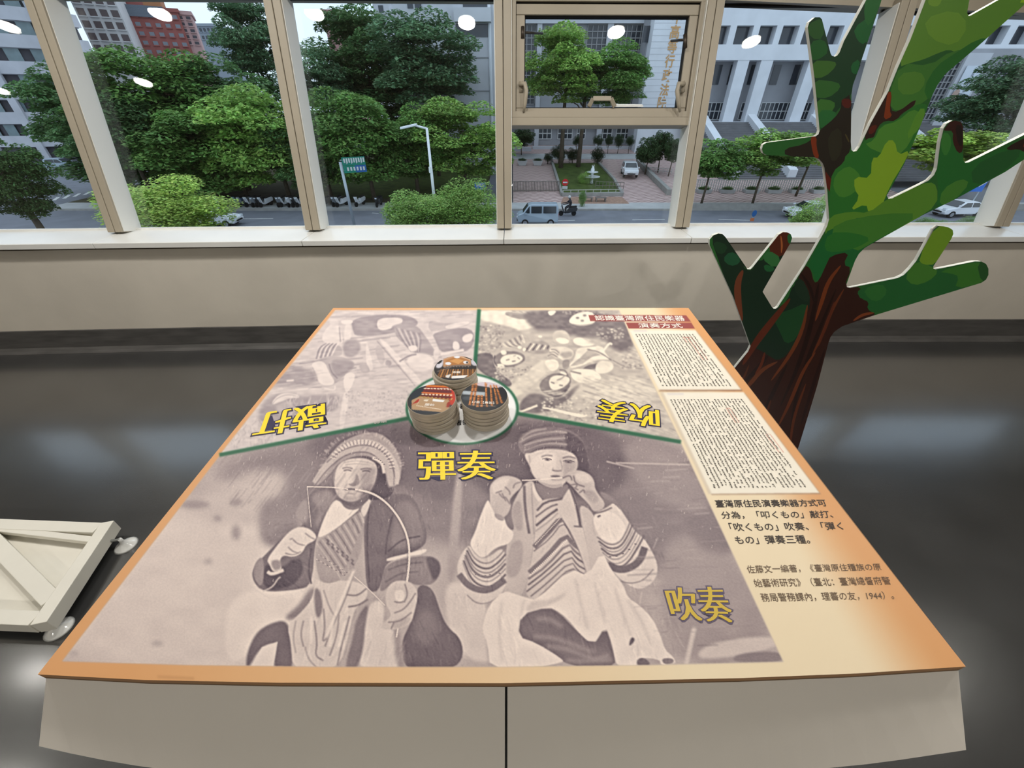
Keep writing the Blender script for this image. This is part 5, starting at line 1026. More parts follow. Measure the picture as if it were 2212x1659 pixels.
struct(MB().box(PLX, 95, KY, 47.6, G0, G0+.15).build('sidewalk', M_conc))
struct(MB().box(PLX, 95, KY-.28, KY, G0, G0+.16).build('kerb', M_kerb))
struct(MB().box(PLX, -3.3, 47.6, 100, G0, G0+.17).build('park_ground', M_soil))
XB = on_y(1108, 380, 60).x
struct(MB().prism([(XB, 47.6, yz(47.5)), (46, 47.6, yz(47.5)), (46, 100, yz(100)), (XB, 100, yz(100))], (0, 0, -.6)).build('forecourt', M_pave))
l = yd(880, 372); MB().hexa([(-24, 49, G0+.1), (-3.4, 49, G0+.1), (-3.4, 74, G0+.1), (-24, 74, G0+.1), (-24, 49, G0+.19), (-3.4, 49, G0+.19), (-3.4, 74, G0+1.2), (-24, 74, G0+1.2)])
lawn = MB().hexa([(-26, 50, G0+.1), (-3.4, 50, G0+.1), (-3.4, 76, G0+.1), (-26, 76, G0+.1), (-26, 50, G0+.2), (-3.4, 50, G0+.2), (-3.4, 76, G0+1.5), (-26, 76, G0+1.5)]); struct(lawn.build('lawn', M_lawn))
Z3 = lambda x, y: (1060+x/3.19, y/3.19)
def slab(name, pts, m, h=.06, lift=0): return struct(MB().prism([yd(*Z3(*p), lift+h) for p in pts], (0, 0, -h-.3)).build(name, m))
slab('island_lawn', [(420, 1135), (740, 1130), (850, 1250), (900, 1345), (490, 1352), (440, 1190)], M_lawn, .16)
slab('walkway', [(150, 1098), (150, 1062), (1030, 1062), (1030, 1098)], M_conc, .05); slab('brick_walk', [(500, 1362), (905, 1360), (962, 1412), (480, 1412)], mat('brown_brick_paving', (158, 128, 112), .9, .1, noise=.2, nscale=4), .04)
def wallpath(name, pts, h, w, m, kind=True):
    mb = MB()
    for a, b in zip(pts[:-1], pts[1:]):
        a, b = Vector(a), Vector(b); t = (b-a); t.z = 0; u = Vector((-t.y, t.x, 0)).normalized()*w/2
        mb.hexa([a-u, b-u, b+u, a+u, a-u+Vector((0, 0, h)), b-u+Vector((0, 0, h)), b+u+Vector((0, 0, h)), a+u+Vector((0, 0, h))])
    o = mb.build(name, m); return struct(o) if kind else o
wallpath('island_kerb', [yd(*Z3(*p)) for p in ((420, 1120), (445, 1200), (490, 1350), (905, 1350), (850, 1250), (740, 1130))], .35, .3, M_kerb)
wallpath('drive_kerb', [yd(*Z3(*p)) for p in ((1010, 1125), (1110, 1230), (1226, 1345))], .6, .5, M_kerb)
for a, b in (((480, 1510), (450, 1530)),): pass
def road_line(p, q, w=.14):
    a, b = gp(*p, G0+.006), gp(*q, G0+.006); t = (b-a).normalized(); u = Vector((-t.y, t.x, 0))*w/2
    o = MB().prism([a-u, b-u, b+u, a+u], (0, 0, .006)).build('road_marking', M_line); return struct(o)
for p, q in (((1200, 477), (1242, 476)), ((1366, 475), (1436, 474)), ((1552, 474), (1622, 476)), ((510, 473), (590, 472)), ((804, 460), (818, 461))): road_line(p, q)
for k in range(6): road_line((72+k*22, 441-k*4), (80+k*23, 434-k*4), .35)
road_line((206, 391), (222, 388), .3)

# ---------------------------------------------------------------- foliage
def leaf_mat():
    m = bpy.data.materials.new('leaf'); m.use_nodes = True; t = m.node_tree; b = t.nodes['Principled BSDF']; out = [n for n in t.nodes if n.type == 'OUTPUT_MATERIAL'][0]
    oi = t.nodes.new('ShaderNodeObjectInfo'); a = t.nodes.new('ShaderNodeAttribute'); a.attribute_name = 'print'
    mx = t.nodes.new('ShaderNodeMix'); mx.data_type = 'RGBA'; mx.blend_type = 'MULTIPLY'; mx.inputs['Factor'].default_value = 1
    t.links.new(oi.outputs['Color'], mx.inputs[6]); t.links.new(a.outputs['Color'], mx.inputs[7])
    t.links.new(mx.outputs[2], b.inputs['Base Color']); b.inputs['Roughness'].default_value = .6; b.inputs['Specular IOR Level'].default_value = .25
    tr = t.nodes.new('ShaderNodeBsdfTranslucent'); ms = t.nodes.new('ShaderNodeMixShader'); ms.inputs['Fac'].default_value = .36
    t.links.new(mx.outputs[2], tr.inputs['Color']); t.links.new(b.outputs['BSDF'], ms.inputs[1]); t.links.new(tr.outputs['BSDF'], ms.inputs[2]); t.links.new(ms.outputs['Shader'], out.inputs['Surface'])
    return m
M_leaf = leaf_mat(); M_bark = mat('bark', (92, 82, 70), .9, .1, noise=.3, nscale=3)
def crown(seed, clumps, per, flat, leaf, droop=.4, shape=1.0):
    """leaf sprays gathered in flattened boughs inside a unit crown"""
    r = np.random.default_rng(seed); V = []; C = []
    for k in range(clumps):
        u = r.normal(size=3); u /= np.linalg.norm(u); u[2] = u[2]*.9+.05; rad = r.uniform(.45, .86) if k > 3 else .2
        c = u*rad; c[2] *= shape; cr_ = r.uniform(.24, .42); tone = r.uniform(.75, 1.25)
        n = int(per*(cr_/.33)**2); q = r.normal(size=(n, 3)); q /= np.linalg.norm(q, axis=1)[:, None]; rr = r.uniform(.5, 1, n)**.6
        q = q*rr[:, None]*cr_; q[:, 2] = q[:, 2]*flat-droop*(np.hypot(q[:, 0], q[:, 1])/cr_)**2*cr_*.5
        P = c+q; az = r.uniform(0, 2*np.pi, n); ln = leaf*r.uniform(.6, 1.4, n); wd = ln*r.uniform(.3, .5, n); tl = r.uniform(-.7, .25, n)
        ou = q[:, :2]/(np.linalg.norm(q[:, :2], axis=1)[:, None]+1e-6); d = np.stack([ou[:, 0]+.8*np.cos(az), ou[:, 1]+.8*np.sin(az), tl], 1); d /= np.linalg.norm(d, axis=1)[:, None]
        s = np.stack([-d[:, 1], d[:, 0], r.uniform(-.5, .5, n)], 1); s /= np.linalg.norm(s, axis=1)[:, None]
        quad = np.stack([P-d*ln[:, None]*.5, P+s*wd[:, None], P+d*ln[:, None]*.5, P-s*wd[:, None]], 1); V.append(quad.reshape(-1, 3))
        t = tone*r.uniform(.7, 1.3, n); hue = r.uniform(.85, 1.2, n); cc = np.stack([t*hue, t, t*.9, np.ones(n)], 1); C.append(np.repeat(cc, 4, 0))
    V = np.concatenate(V).astype(np.float32); C = np.concatenate(C).astype(np.float32); n = len(V)//4
    me = bpy.data.meshes.new('foliage'); me.vertices.add(len(V)); me.vertices.foreach_set('co', V.ravel()); me.loops.add(n*4); me.loops.foreach_set('vertex_index', np.arange(n*4, dtype=np.int32))
    me.polygons.add(n); me.polygons.foreach_set('loop_start', np.arange(0, n*4, 4, dtype=np.int32)); me.update(calc_edges=True)
    at = me.color_attributes.new('print', 'FLOAT_COLOR', 'POINT'); at.data.foreach_set('color', C.ravel()); me.materials.append(M_leaf); return me
BIG = [crown(10+i, 56, 560, .36, .056, .7) for i in range(4)]
BUSH = [crown(30+i, 60, 420, .75, .046, .1) for i in range(3)]
SMALL = [crown(50+i, 44, 330, .6, .085, .3) for i in range(2)]
def bark_mesh(h, r, crown_z, crown_r, seed, forks=5):
    rd = random.Random(seed); mb = MB(); top = crown_z+crown_r*.2
    mb.tube([(0, 0, -.1), (rd.uniform(-.1, .1), 0, top*.4), (rd.uniform(-.2, .2), rd.uniform(-.2, .2), top)], [r*1.3, r, r*.5], 8)
    for k in range(forks):
        a = 2*math.pi*k/forks+rd.uniform(-.4, .4); z0 = top*rd.uniform(.45, .8); L = crown_r*rd.uniform(.5, .8)
        mb.tube([(0, 0, z0), (L*.4*math.cos(a), L*.4*math.sin(a), z0+L*.35), (L*math.cos(a), L*math.sin(a), z0+L*.55)], [r*.5, r*.3, r*.12], 6)
    return mb
def tree(name, label, px, Y, top, bot, hw, col, meshes, seed, cat='tree', gz=None, r=.22, group=None, trunk_px=None, depth=1.0, rz=None, ybase=None):
    gz = G0 if gz is None else gz
    T = on_y(px, top, Y); B = on_y(px, bot, Y); mid = (T+B)/2; sx = abs(on_y(px+hw, (top+bot)/2, Y).x-on_y(px, (top+bot)/2, Y).x)
    bx = on_y(trunk_px, (bot+top)/2, Y).x if trunk_px else mid.x
    o = empty(name, (bx, Y, gz), label, cat, group); h = (T.z-B.z)/2
    f = bpy.data.objects.new('foliage', meshes[seed % len(meshes)]); COL.objects.link(f); f.parent = o; f.location = (mid.x-bx, 0, mid.z-gz); f.scale = (sx*1.16, sx*depth, h*1.14); f.rotation_euler = (0, 0, seed*1.7 if rz is None else rz)
    f.color = (*[min(1, c*1.5) for c in lin(col)], 1)
    if r:
        mb = bark_mesh(mid.z-gz, r, mid.z-gz, min(sx, h), seed); t = mb.build('trunk', M_bark, None, smooth=True); t.parent = o; t.location = (0, 0, 0)
    return o
DG, MG, LG, YG, BG = (78, 108, 68), (98, 132, 72), (124, 154, 84), (150, 172, 92), (86, 114, 86)
trees = [('broad park tree nearest the road junction, left of the wide mullion', 195, 54, 130, 345, 110, DG, None), ('tall spreading tree in front of the red apartment block', 345, 52, 82, 330, 140, MG, None),
         ('dark tree between the red block and the second mullion', 480, 55, 120, 350, 120, DG, None), ('tallest dark tree rising to the sky left of the second mullion', 545, 70, -25, 190, 85, BG, None),
         ('pale green tree beside the second mullion, lower front row', 575, 48.5, 175, 405, 110, LG, 585), ('front-row tree with trunk behind the parked scooters, left', 440, 48.5, 215, 420, 130, MG, 495),
         ('blue-green tree just right of the second mullion', 690, 62, 95, 290, 80, BG, None), ('dense dark tree under the small pale tower', 790, 68, 0, 230, 115, DG, None), ('tall tree before the grey court side wall', 925, 62, 15, 235, 120, BG, None),
         ('front tree behind the street name sign', 765, 49, 178, 400, 115, MG, 782), ('front tree behind the street lamp', 890, 52, 225, 392, 85, MG, None), ('front tree beside the middle mullion', 1000, 52, 205, 385, 100, LG, None), ('shaded front tree right of the second mullion base', 660, 49.5, 235, 405, 95, DG, 690),
         ('low dark tree beside the junction, behind the first mullion', 260, 47.5, 180, 365, 105, DG, None), ('distant dark tree filling the gap above the lamp', 880, 74, 120, 300, 150, DG, None), ('shaded park tree behind the scooter row', 345, 56, 220, 415, 140, DG, None)]
for i, (lab, px, Y, top, bot, hw, c, tr) in enumerate(trees):
    tree('park_tree', lab, px, Y, top, bot, hw, c, BIG, i, group='park trees across the street', trunk_px=tr, gz=G0+.15, r=.2)
tree('court_tree', 'tall feathery court tree with pale green crown behind the sash, left trunk', 1222, 63, 40, 232, 92, LG, BIG, 3, gz=yz(63), r=.26, trunk_px=1226, group='two tall trees on the court lawn')
tree('court_tree', 'tall court tree with darker crown behind the sash, right trunk', 1322, 63.5, 85, 238, 85, MG, BIG, 2, gz=yz(63), r=.26, trunk_px=1266, group='two tall trees on the court lawn')
for i, (lab, px, Y, top, bot, hw, c, tr) in enumerate([('small round street tree nearest the sash mullion on the pavement', 1556, 46, 290, 396, 58, MG, 1540), ('small street tree on the pavement left of the tree cutout', 1680, 46, 275, 385, 78, LG, 1662), ('small street tree half hidden behind the cutout', 1760, 50, 270, 360, 55, YG, None)]):
    tree('street_tree', lab, px, Y, top, bot, hw, c, SMALL, i, gz=G0+.15, r=.11, trunk_px=tr, group='small street trees on the pavement')
tree('court_tree', 'big dark tree before the white banner at far right', 2170, 58, 110, 305, 95, BG, BIG, 1, gz=yz(58), r=.25)
tree('street_tree', 'round yellow-green tree low at far right behind the cutout', 2070, 50, 275, 375, 95, YG, SMALL, 1, gz=G0+.15, r=.15)
tree('roadside_tree', 'near dark tree cut off by the left edge of the view', 15, 30, 285, 480, 75, (66, 92, 52), BIG, 2, r=.2)
tree('roadside_tree', 'near yellow-green rounded treetop beside the first mullion base', 362, 30, 388, 520, 118, YG, BUSH, 0, r=.2)
tree('roadside_tree', 'near bright green treetop left of the street lamp foot', 905, 30, 412, 520, 88, LG, BUSH, 1, r=.2)
tree('roadside_tree', 'near bright green treetop hiding the street lamp foot', 1008, 31, 392, 520, 80, LG, BUSH, 2, r=.2)
tree('roadside_tree', 'near green treetop low beside the cutout trunk', 1772, 31, 424, 540, 58, LG, BUSH, 0, r=.16)
tree('roadside_shrub', 'clipped round shrub low at right, nearer the cutout', 2006, 33, 470, 510, 30, MG, BUSH, 1, 'shrub', r=.08); tree('roadside_shrub', 'clipped round shrub low at right, nearer the last mullion', 2090, 33, 470, 510, 28, MG, BUSH, 2, 'shrub', r=.08)
for i, (px, top, bot, hw) in enumerate([(1207, 312, 352, 16), (1238, 318, 352, 16), (1291, 318, 354, 14), (1184, 330, 352, 10)]):
    tree('evergreen_shrub', 'dark upright evergreen shrub beside the court tree trunks, %s' % ('left of both', 'between the trunks and left one', 'right of both', 'leftmost low one')[i], px, 66, top, bot, hw, (44, 62, 36), BUSH, i, 'shrub', gz=yz(66), r=.05)
for i, (px, top, bot) in enumerate([(1292, 291, 318), (1316, 291, 318), (1337, 290, 318), (1361, 293, 318), (1247, 292, 318)]):
    tree('clipped_shrub', 'clipped dark shrub against the court wall, %s' % ('first right of trunks', 'second right of trunks', 'third right of trunks', 'nearest the lettered wall', 'behind the trunks')[i], px, 73, top, bot, 10, (52, 72, 44), BUSH, i, 'shrub', gz=yz(73), r=.04)
for i, (px, Y, top, bot, hw) in enumerate([(1402, 60, 290, 360, 24), (1432, 61, 280, 350, 26), (1455, 59, 292, 355, 18), (1127, 72, 277, 318, 26)]):
    tree('dark_bush', ('dark leafy bush beside the drive, lowest one', 'dark leafy bush beside the drive, tall one', 'dark leafy bush nearest the sash mullion', 'dark hedge bush left of the court windows')[i], px, Y, top, bot, hw, (58, 80, 50), SMALL, i, 'shrub', gz=yz(Y), r=.07)
tree('fountain_shrub', 'small light green shrub in front of the white fountain', 1263, 55, 372, 410, 13, LG, BUSH, 0, 'shrub', gz=yz(55), r=.04); tree('fountain_shrub', 'low dark hedge around the fountain foot', 1276, 56, 388, 408, 32, MG, BUSH, 1, 'shrub', gz=yz(56), r=.03)
tree('pavement_shrub', 'tiny dark topiary shrub at the kerb before the fountain', 1258, 45.6, 412, 446, 8, MG, BUSH, 2, 'shrub', gz=G0+.15, r=.03)

# ---------------------------------------------------------------- buildings
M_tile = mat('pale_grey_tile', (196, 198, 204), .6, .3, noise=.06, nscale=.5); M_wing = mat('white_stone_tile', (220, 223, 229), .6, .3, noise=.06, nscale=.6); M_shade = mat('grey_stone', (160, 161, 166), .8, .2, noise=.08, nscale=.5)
M_win = mat('dark_window_glass', (52, 57, 66), .15, .6, noise=.2, nscale=.4); M_latt = mat('grey_lattice', (150, 150, 152), .7, .3); M_wframe = mat('white_window_frame', (206, 208, 208), .5, .3)
M_step = mat('grey_granite_step', (120, 119, 122), .85, .2, noise=.12, nscale=1)
def facade_box(o, name, x0p, x1p, t, b, Y, depth, m, refy=None, ox0=0):
    ry = refy if refy is not None else (t+b)/2
    x0, x1 = on_y(x0p, ry, Y).x, on_y(x1p, ry, Y).x; z1, z0 = on_y((x0p+x1p)/2, t, Y).z, on_y((x0p+x1p)/2, b, Y).z
    return MB().box(x0, x1, Y, Y+depth, z0, z1).build(name, m, o), (x0, x1, z0, z1)
def lattice(o, x0, x1, z0, z1, Y, nx, nz, bw=.12):
    mb = MB()
    for i in range(nx+1): x = x0+(x1-x0)*i/nx; mb.box(x-bw/2, x+bw/2, Y-.22, Y-.02, z0, z1)
    for j in range(nz+1): z = z0+(z1-z0)*j/nz; mb.box(x0, x1, Y-.20, Y-.03, z-bw/2, z+bw/2)
    f = mb.build('window_lattice', M_latt, o)
    pm = MB().box(0, (x1-x0)/nx-bw, 0, .04, 0, (z1-z0)/nz-bw).mesh('pane', M_win)
    for i in range(nx):
        for j in range(nz): link_mesh('pane', pm, f, (x0+(x1-x0)*i/nx+bw/2, Y-.06, z0+(z1-z0)*j/nz+bw/2))
    return f
court = empty('court_building', (on_y(1290, 320, 80).x, 80, yz(80)), 'large grey government court building with lattice windows across the street', 'building')
def cx(px, py, Y): return on_y(px, py, Y).x
def cz(py, Y, px=1250): return on_y(px, py, Y).z
gz = yz(80)-.8
# central recessed facade
x0, x1 = cx(1060, 180, 80), cx(1460, 180, 80)
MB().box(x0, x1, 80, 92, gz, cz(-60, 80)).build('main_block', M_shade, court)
MB().box(x0, x1, 79.2, 80, cz(52, 80), cz(-60, 80)).build('upper_band', M_tile, court)
for a, b in ((1118, 1156), (1262, 1304), (1314, 1392)): lattice(court, cx(a, 150, 80), cx(b, 150, 80), cz(225, 80), cz(54, 80), 80, 4 if b-a < 60 else 8, 13)
for a, b in ((1158, 1168), (1302, 1314)): MB().box(cx(a, 150, 80), cx(b, 150, 80), 79.4, 80, gz, cz(52, 80)).build('pilaster', M_tile, court)
MB().box(x0, x1, 79.3, 80, cz(275, 80), cz(236, 80)).build('middle_band', M_tile, court)
def framed_window(o, x0, x1, z0, z1, Y, nx=3, nz=2, bw=.14):
    mb = MB()
    for i in range(nx+1): x = x0+(x1-x0)*i/nx; mb.box(x-bw/2, x+bw/2, Y-.12, Y, z0, z1)
    for j in range(nz+1): z = z0+(z1-z0)*j/nz; mb.box(x0, x1, Y-.11, Y-.01, z-bw/2, z+bw/2)
    f = mb.build('window_frame', M_wframe, o); MB().box(x0, x1, Y-.03, Y, z0, z1).build('pane', M_win, f)
for a, b in ((1163, 1191), (1205, 1236), (1246, 1264), (1292, 1321), (1331, 1360)): framed_window(court, cx(a, 290, 80), cx(b, 290, 80), cz(300, 80), cz(276, 80), 80)
MB().box(cx(1150, 320, 77), cx(1385, 320, 77), 76.6, 77.4, yz(77)-.3, cz(316, 77)).build('planter_wall', M_tile, court)
MB().box(cx(1108, 310, 75), cx(1148, 310, 75), 75, 75.6, yz(75)-.3, cz(318, 75)).build('planter_wall', M_tile, court)
# left block with a recess and a downpipe
x0, x1 = cx(862, 120, 70), cx(1072, 120, 70)
MB().box(x0, x1, 70, 92, G0, cz(-70, 70)).build('side_block', M_tile, court)
MB().box(cx(985, 70, 70), cx(1062, 70, 70), 68.6, 70, cz(50, 70), cz(20, 70)).build('balcony', M_tile, court)
MB().box(cx(1000, 10, 70), cx(1060, 10, 70), 69.9, 70.02, cz(20, 70), cz(-60, 70)).build('loggia_opening', M_win, court)
MB().box(cx(985, 70, 70), cx(1060, 70, 70), 69.9, 70.02, cz(80, 70), cz(52, 70)).build('loggia_opening', M_win, court)
for a, b in ((880, 892), (896, 910)): MB().box(cx(a, 10, 70), cx(b, 10, 70), 69.9, 70.02, cz(18, 70), cz(-40, 70)).build('window_slot', M_win, court)
for py in (124, 196): MB().box(cx(1010, py, 70), cx(1062, py, 70), 69.9, 70.0, cz(py+1, 70), cz(py-1.2, 70)).build('joint_line', M_shade, court)
MB().tube([(cx(1059, 120, 69.8), 69.8, G0), (cx(1059, 120, 69.8), 69.8, cz(-60, 69.8))], .22, 8).build('downpipe', M_wing, court)
# lettered wall
x0, x1 = cx(1398, 150, 74), cx(1500, 150, 74)
MB().box(x0, x1, 74, 80, yz(74)-.5, cz(30, 74)).build('lettered_wall', M_wing, court)
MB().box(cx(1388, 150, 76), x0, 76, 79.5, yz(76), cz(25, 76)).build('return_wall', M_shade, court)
for py0, py1 in ((56, 92), (126, 170)): MB().box(cx(1386, 100, 75.9), cx(1400, 100, 75.9), 75.85, 76, cz(py1, 76), cz(py0, 76)).build('wall_opening', M_win, court)
for k in range(15):
    z = cz(225-k*13.5, 74); MB().box(x0, x1, 73.985, 74, z-.03, z+.03).build('tile_joint', M_tile, court)
M_gold = mat('gold_letters', (196, 150, 96), .4, .5, metal=.3)
chars = [('中', 1462, 36), ('高', 1456, 69), ('等', 1450, 101), ('行', 1445, 132), ('政', 1440, 163), ('法', 1434, 194), ('院', 1429, 221)]
for s, px, py in chars:
    p = on_y(px, py, 73.95); h = .92; vv, ff = text_mesh(s, .02); bx = (min(q[0] for q in vv), max(q[0] for q in vv), min(q[1] for q in vv), max(q[1] for q in vv)); X0_ = cx(1447, 130, 73.95)
    mb = MB(); mb.add([(X0_+((q[0]-bx[0])/(bx[1]-bx[0])-.5)*1.35, 73.95, p.z+((q[1]-bx[2])/(bx[3]-bx[2])-.5)*1.5) for q in vv], ff); mb.build('gold_letter', M_gold, court)
# right wing: tiled front with a deep loggia on a terrace
WY = 74; TZ = cz(263, WY, 1650)
x0, x1 = cx(1490, 150, WY), cx(2330, 150, WY)
wing = court
zr = [cz(40, WY, 1650), cz(55, WY, 1650), cz(96, WY, 1650), cz(130, WY, 1650)]
def wx(px): return cx(px, 75, WY)
wins = [(1545, 1574), (1588, 1624), (1638, 1674), (1687, 1722), (1735, 1768), (1787, 1818), (1875, 1908)]
zt = cz(-90, WY, 1650)
MB().box(x0, x1, WY, WY+8, zr[1], zt).build('wing_upper_wall', M_wing, court); MB().box(x0, x1, WY, WY+8, zr[3], zr[2]).build('wing_wall_band', M_wing, court)
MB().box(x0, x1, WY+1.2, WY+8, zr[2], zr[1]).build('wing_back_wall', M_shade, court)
ex = [x0]
for a, b in wins: ex += [wx(a), wx(b)]
for k in range(8): a = wx(1930+k*52); ex += [a, a+(wx(1623)-wx(1588))]
ex.append(x1)
for k in range(0, len(ex)-1, 2): MB().box(ex[k], ex[k+1], WY, WY+1.2, zr[2], zr[1]).build('wing_pier', M_wing, court)
for k in range(1, len(ex)-1, 2): MB().box(ex[k]+.1, ex[k+1]-.1, WY+1.1, WY+1.2, zr[2], zr[1]).build('wing_window', M_win, court)
MB().box(x0, x1, WY+3.2, WY+8, TZ, zr[3]).build('loggia_wall', M_shade, court)
for a, b in ((1578, 1602), (1627, 1652), (1728, 1752), (1776, 1800), (1880, 1904), (1930, 1954), (2040, 2064)): MB().box(cx(a, 195, WY), cx(b, 195, WY), WY+.05, WY+1.4, TZ, zr[3]).build('column', M_wing, court)
for a in (1538, 1572, 1616, 1664, 1708, 1762, 1830, 1870): 
    MB().box(cx(a, 170, WY+3.2), cx(a+16, 170, WY+3.2), WY+3.1, WY+3.2, cz(183, WY+3.2, 1650), cz(140, WY+3.2, 1650)).build('loggia_window', M_win, court)
for a, b in ((1524, 1572), (1598, 1618), (1640, 1706), (1730, 1760), (1800, 1860)): framed_window(court, cx(a, 240, WY+3.2), cx(b, 240, WY+3.2), TZ+.2, cz(222, WY+3.2, 1650), WY+3.2, max(2, (b-a)//9), 2, .1)
MB().box(x0, x1, WY-1.5, WY+8, TZ-.5, TZ).build('terrace', M_tile, court)
# right end: lattice bays between piers, white banner
for a, b in ((2006, 2040), (2122, 2158)): lattice(court, cx(a, 200, 72), cx(b, 200, 72), cz(258, 72, 2020), cz(120, 72, 2020), 72, 4, 10)
MB().box(cx(1995, 200, 72), cx(2225, 200, 72), 72.0, 73.9, TZ-4, cz(105, 72, 2050)).build('end_bay', M_shade, court)
MB().box(cx(2050, 200, 71.4), cx(2100, 200, 71.4), 71.4, 72, TZ-4, cz(115, 72, 2050)).build('pilaster', M_tile, court)
ban = empty('banner', on_y(2083, 260, 71.2), 'long white vertical banner hanging on the court facade at far right', 'banner')
bx0, bx1, bz0, bz1 = cx(2060, 200, 71.2), cx(2096, 200, 71.2), cz(258, 71.2, 2080), cz(142, 71.2, 2080)
MB().box(bx0, bx1, 71.2, 71.26, bz0, bz1).build('cloth', mat('banner_cloth', (214, 222, 232), .8, .2, noise=.05, nscale=.8), ban)
for k in range(6): MB().box(bx0+1.2, bx0+1.5, 71.17, 71.2, bz1-1.2-k*.9, bz1-.7-k*.9).build('printed_mark', mat('banner_ink', (150, 156, 166), .8, .2), ban)
MB().prism([(bx0+.4+.5*math.cos(t*.6283), 71.18, bz0+3+.7*math.sin(t*.6283)) for t in range(10)], (0, .02, 0)).build('portrait', mat('portrait_tone', (186, 160, 148), .8, .2), ban)
# broad stair up to the terrace
st = empty('stairs', (cx(1700, 390, 60), 60, yz(60)), 'broad grey flight of stone steps climbing to the court terrace', 'stairs')
N = 30; sy0, sy1, sz0 = 57.5, 72.4, yz(57.5); sx0, sx1 = cx(1520, 340, 64), cx(2150, 340, 64)
stm = MB().box(0, sx1-sx0, 0, sy1-sy0+.1, 0, 1).mesh('step', M_step)
for k in range(N):
    z0 = sz0+(TZ-sz0)*k/N; z1 = sz0+(TZ-sz0)*(k+1)/N; y = sy0+(sy1-sy0)*k/N
    MB().box(sx0, sx1, y, y+(sy1-sy0)/N+.25, z0-.25, z1).build('step', M_step, st)
for a, b in ((1527, 1548), (1636, 1662), (1778, 1800), (1960, 1985)):
    xa = cx(a, 300, 68); xb = xa+1.1
    for yb_, yt_ in ((sy0+.2, sy0+6.2), (sy0+7.2, sy1+.5)):
        za = sz0+(TZ-sz0)*(yb_-sy0)/(sy1-sy0); zb = sz0+(TZ-sz0)*(min(yt_, sy1)-sy0)/(sy1-sy0)
        MB().hexa([(xa, yb_, za-1.2), (xb, yb_, za-1.2), (xb, yt_, zb-1.2), (xa, yt_, zb-1.2), (xa, yb_, za+1.0), (xb, yb_, za+1.0), (xb, yt_, zb+1.0), (xa, yt_, zb+1.0)]).build('parapet', M_wing, st)
# apartment tower at far left: curved balconies
apt = empty('apartment_tower', (on_y(40, 300, 84).x, 84, G0), 'tall grey apartment tower with curved balcony bands at far left', 'building')
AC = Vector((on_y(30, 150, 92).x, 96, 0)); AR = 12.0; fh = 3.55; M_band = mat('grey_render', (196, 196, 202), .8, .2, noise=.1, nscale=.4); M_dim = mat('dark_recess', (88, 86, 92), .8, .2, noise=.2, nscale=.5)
def arc(mb, r, z0, z1, a0, a1, n=20, thick=.4):
    for k in range(n):
        p = [a0+(a1-a0)*(k+d)/n for d in (0, 1)]
        q = [(AC.x+rr*math.cos(t), AC.y+rr*math.sin(t)) for t in p for rr in (r, r-thick)]
        mb.hexa([(*q[0], z0), (*q[2], z0), (*q[3], z0), (*q[1], z0), (*q[0], z1), (*q[2], z1), (*q[3], z1), (*q[1], z1)])
A0, A1 = math.radians(175), math.radians(365)
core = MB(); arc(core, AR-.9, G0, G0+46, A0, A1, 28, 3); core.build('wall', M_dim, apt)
pm = MB().box(-.95, .95, -.04, .04, 0, 1.7).mesh('pane', mat('blue_grey_pane', (120, 138, 142), .2, .5, noise=.3, nscale=.6))
for f in range(13):
    z = G0+2.4+f*fh; mb = MB(); arc(mb, AR, z, z+1.75, A0, A1, 24); mb.build('balcony_band', M_band, apt)
    w = MB(); arc(w, AR-.55, z+3.45, z+3.6, A0, A1, 24, .3); fr_ = w.build('window_head', M_band, apt)
    for k in range(10):
        if (k*7+f*3) % 6 == 0: continue
        t = math.radians(190+k*16.5); o = link_mesh('pane', pm, fr_, (AC.x+(AR-.6)*math.cos(t), AC.y+(AR-.6)*math.sin(t), z+1.75)); o.rotation_euler = (0, 0, t+math.pi/2)
for k in range(4):
    t = math.radians(205+k*42); MB().bar((AC.x+AR*math.cos(t), AC.y+AR*math.sin(t), G0), (AC.x+AR*math.cos(t), AC.y+AR*math.sin(t), G0+48), 1.1, .7, (math.cos(t), math.sin(t), 0)).build('pier', M_band, apt)
def block(name, label, px0, px1, t, b, Y, depth, m, rows, cols, rz=0, wm=None, ww=.55, wh=.5, z0g=None):
    x0, x1 = on_y(px0, (t+b)/2, Y).x, on_y(px1, (t+b)/2, Y).x; z1 = on_y((px0+px1)/2, t, Y).z; z0 = on_y((px0+px1)/2, b, Y).z
    o = empty(name, ((x0+x1)/2, Y, G0), label, 'building'); W = x1-x0; ZB = G0
    loc = lambda mb, nm, mm, par: mb.build(nm, mm, None)
    W *= math.cos(rz)
    ob = MB().box(-W/2, W/2, 0, depth, 0, z1-G0).build('wall', m); ob.parent = o
    pr = MB().box(-W/2-.3, W/2+.3, -.3, depth+.3, z1-G0, z1-G0+.7).build('parapet', m); pr.parent = o
    cw, chh = W/cols, (z1-z0)/rows
    wmsh = MB().box(-cw*ww/2, cw*ww/2, -.12, .1, 0, chh*wh).mesh('window', wm or M_win); fm = MB().box(-cw*ww/2-.15, cw*ww/2+.15, -.3, .0, -.18, 0).mesh('window_sill', m)
    for i in range(cols):
        for j in range(rows):
            q = bpy.data.objects.new('window', wmsh); COL.objects.link(q); q.parent = o; q.location = (-W/2+cw*(i+.5), 0, z0-G0+chh*(j+.28))
            s_ = bpy.data.objects.new('window_sill', fm); COL.objects.link(s_); s_.parent = q
    o.rotation_euler = (0, 0, rz); return o
M_cream = mat('cream_render', (216, 212, 210), .8, .2, noise=.06, nscale=.4); M_brick = mat('red_brick_render', (160, 96, 90), .8, .2, noise=.15, nscale=.5); M_orange = mat('orange_brick', (176, 122, 86), .8, .2, noise=.1, nscale=.5); M_far = mat('far_grey', (150, 160, 170), .8, .2)
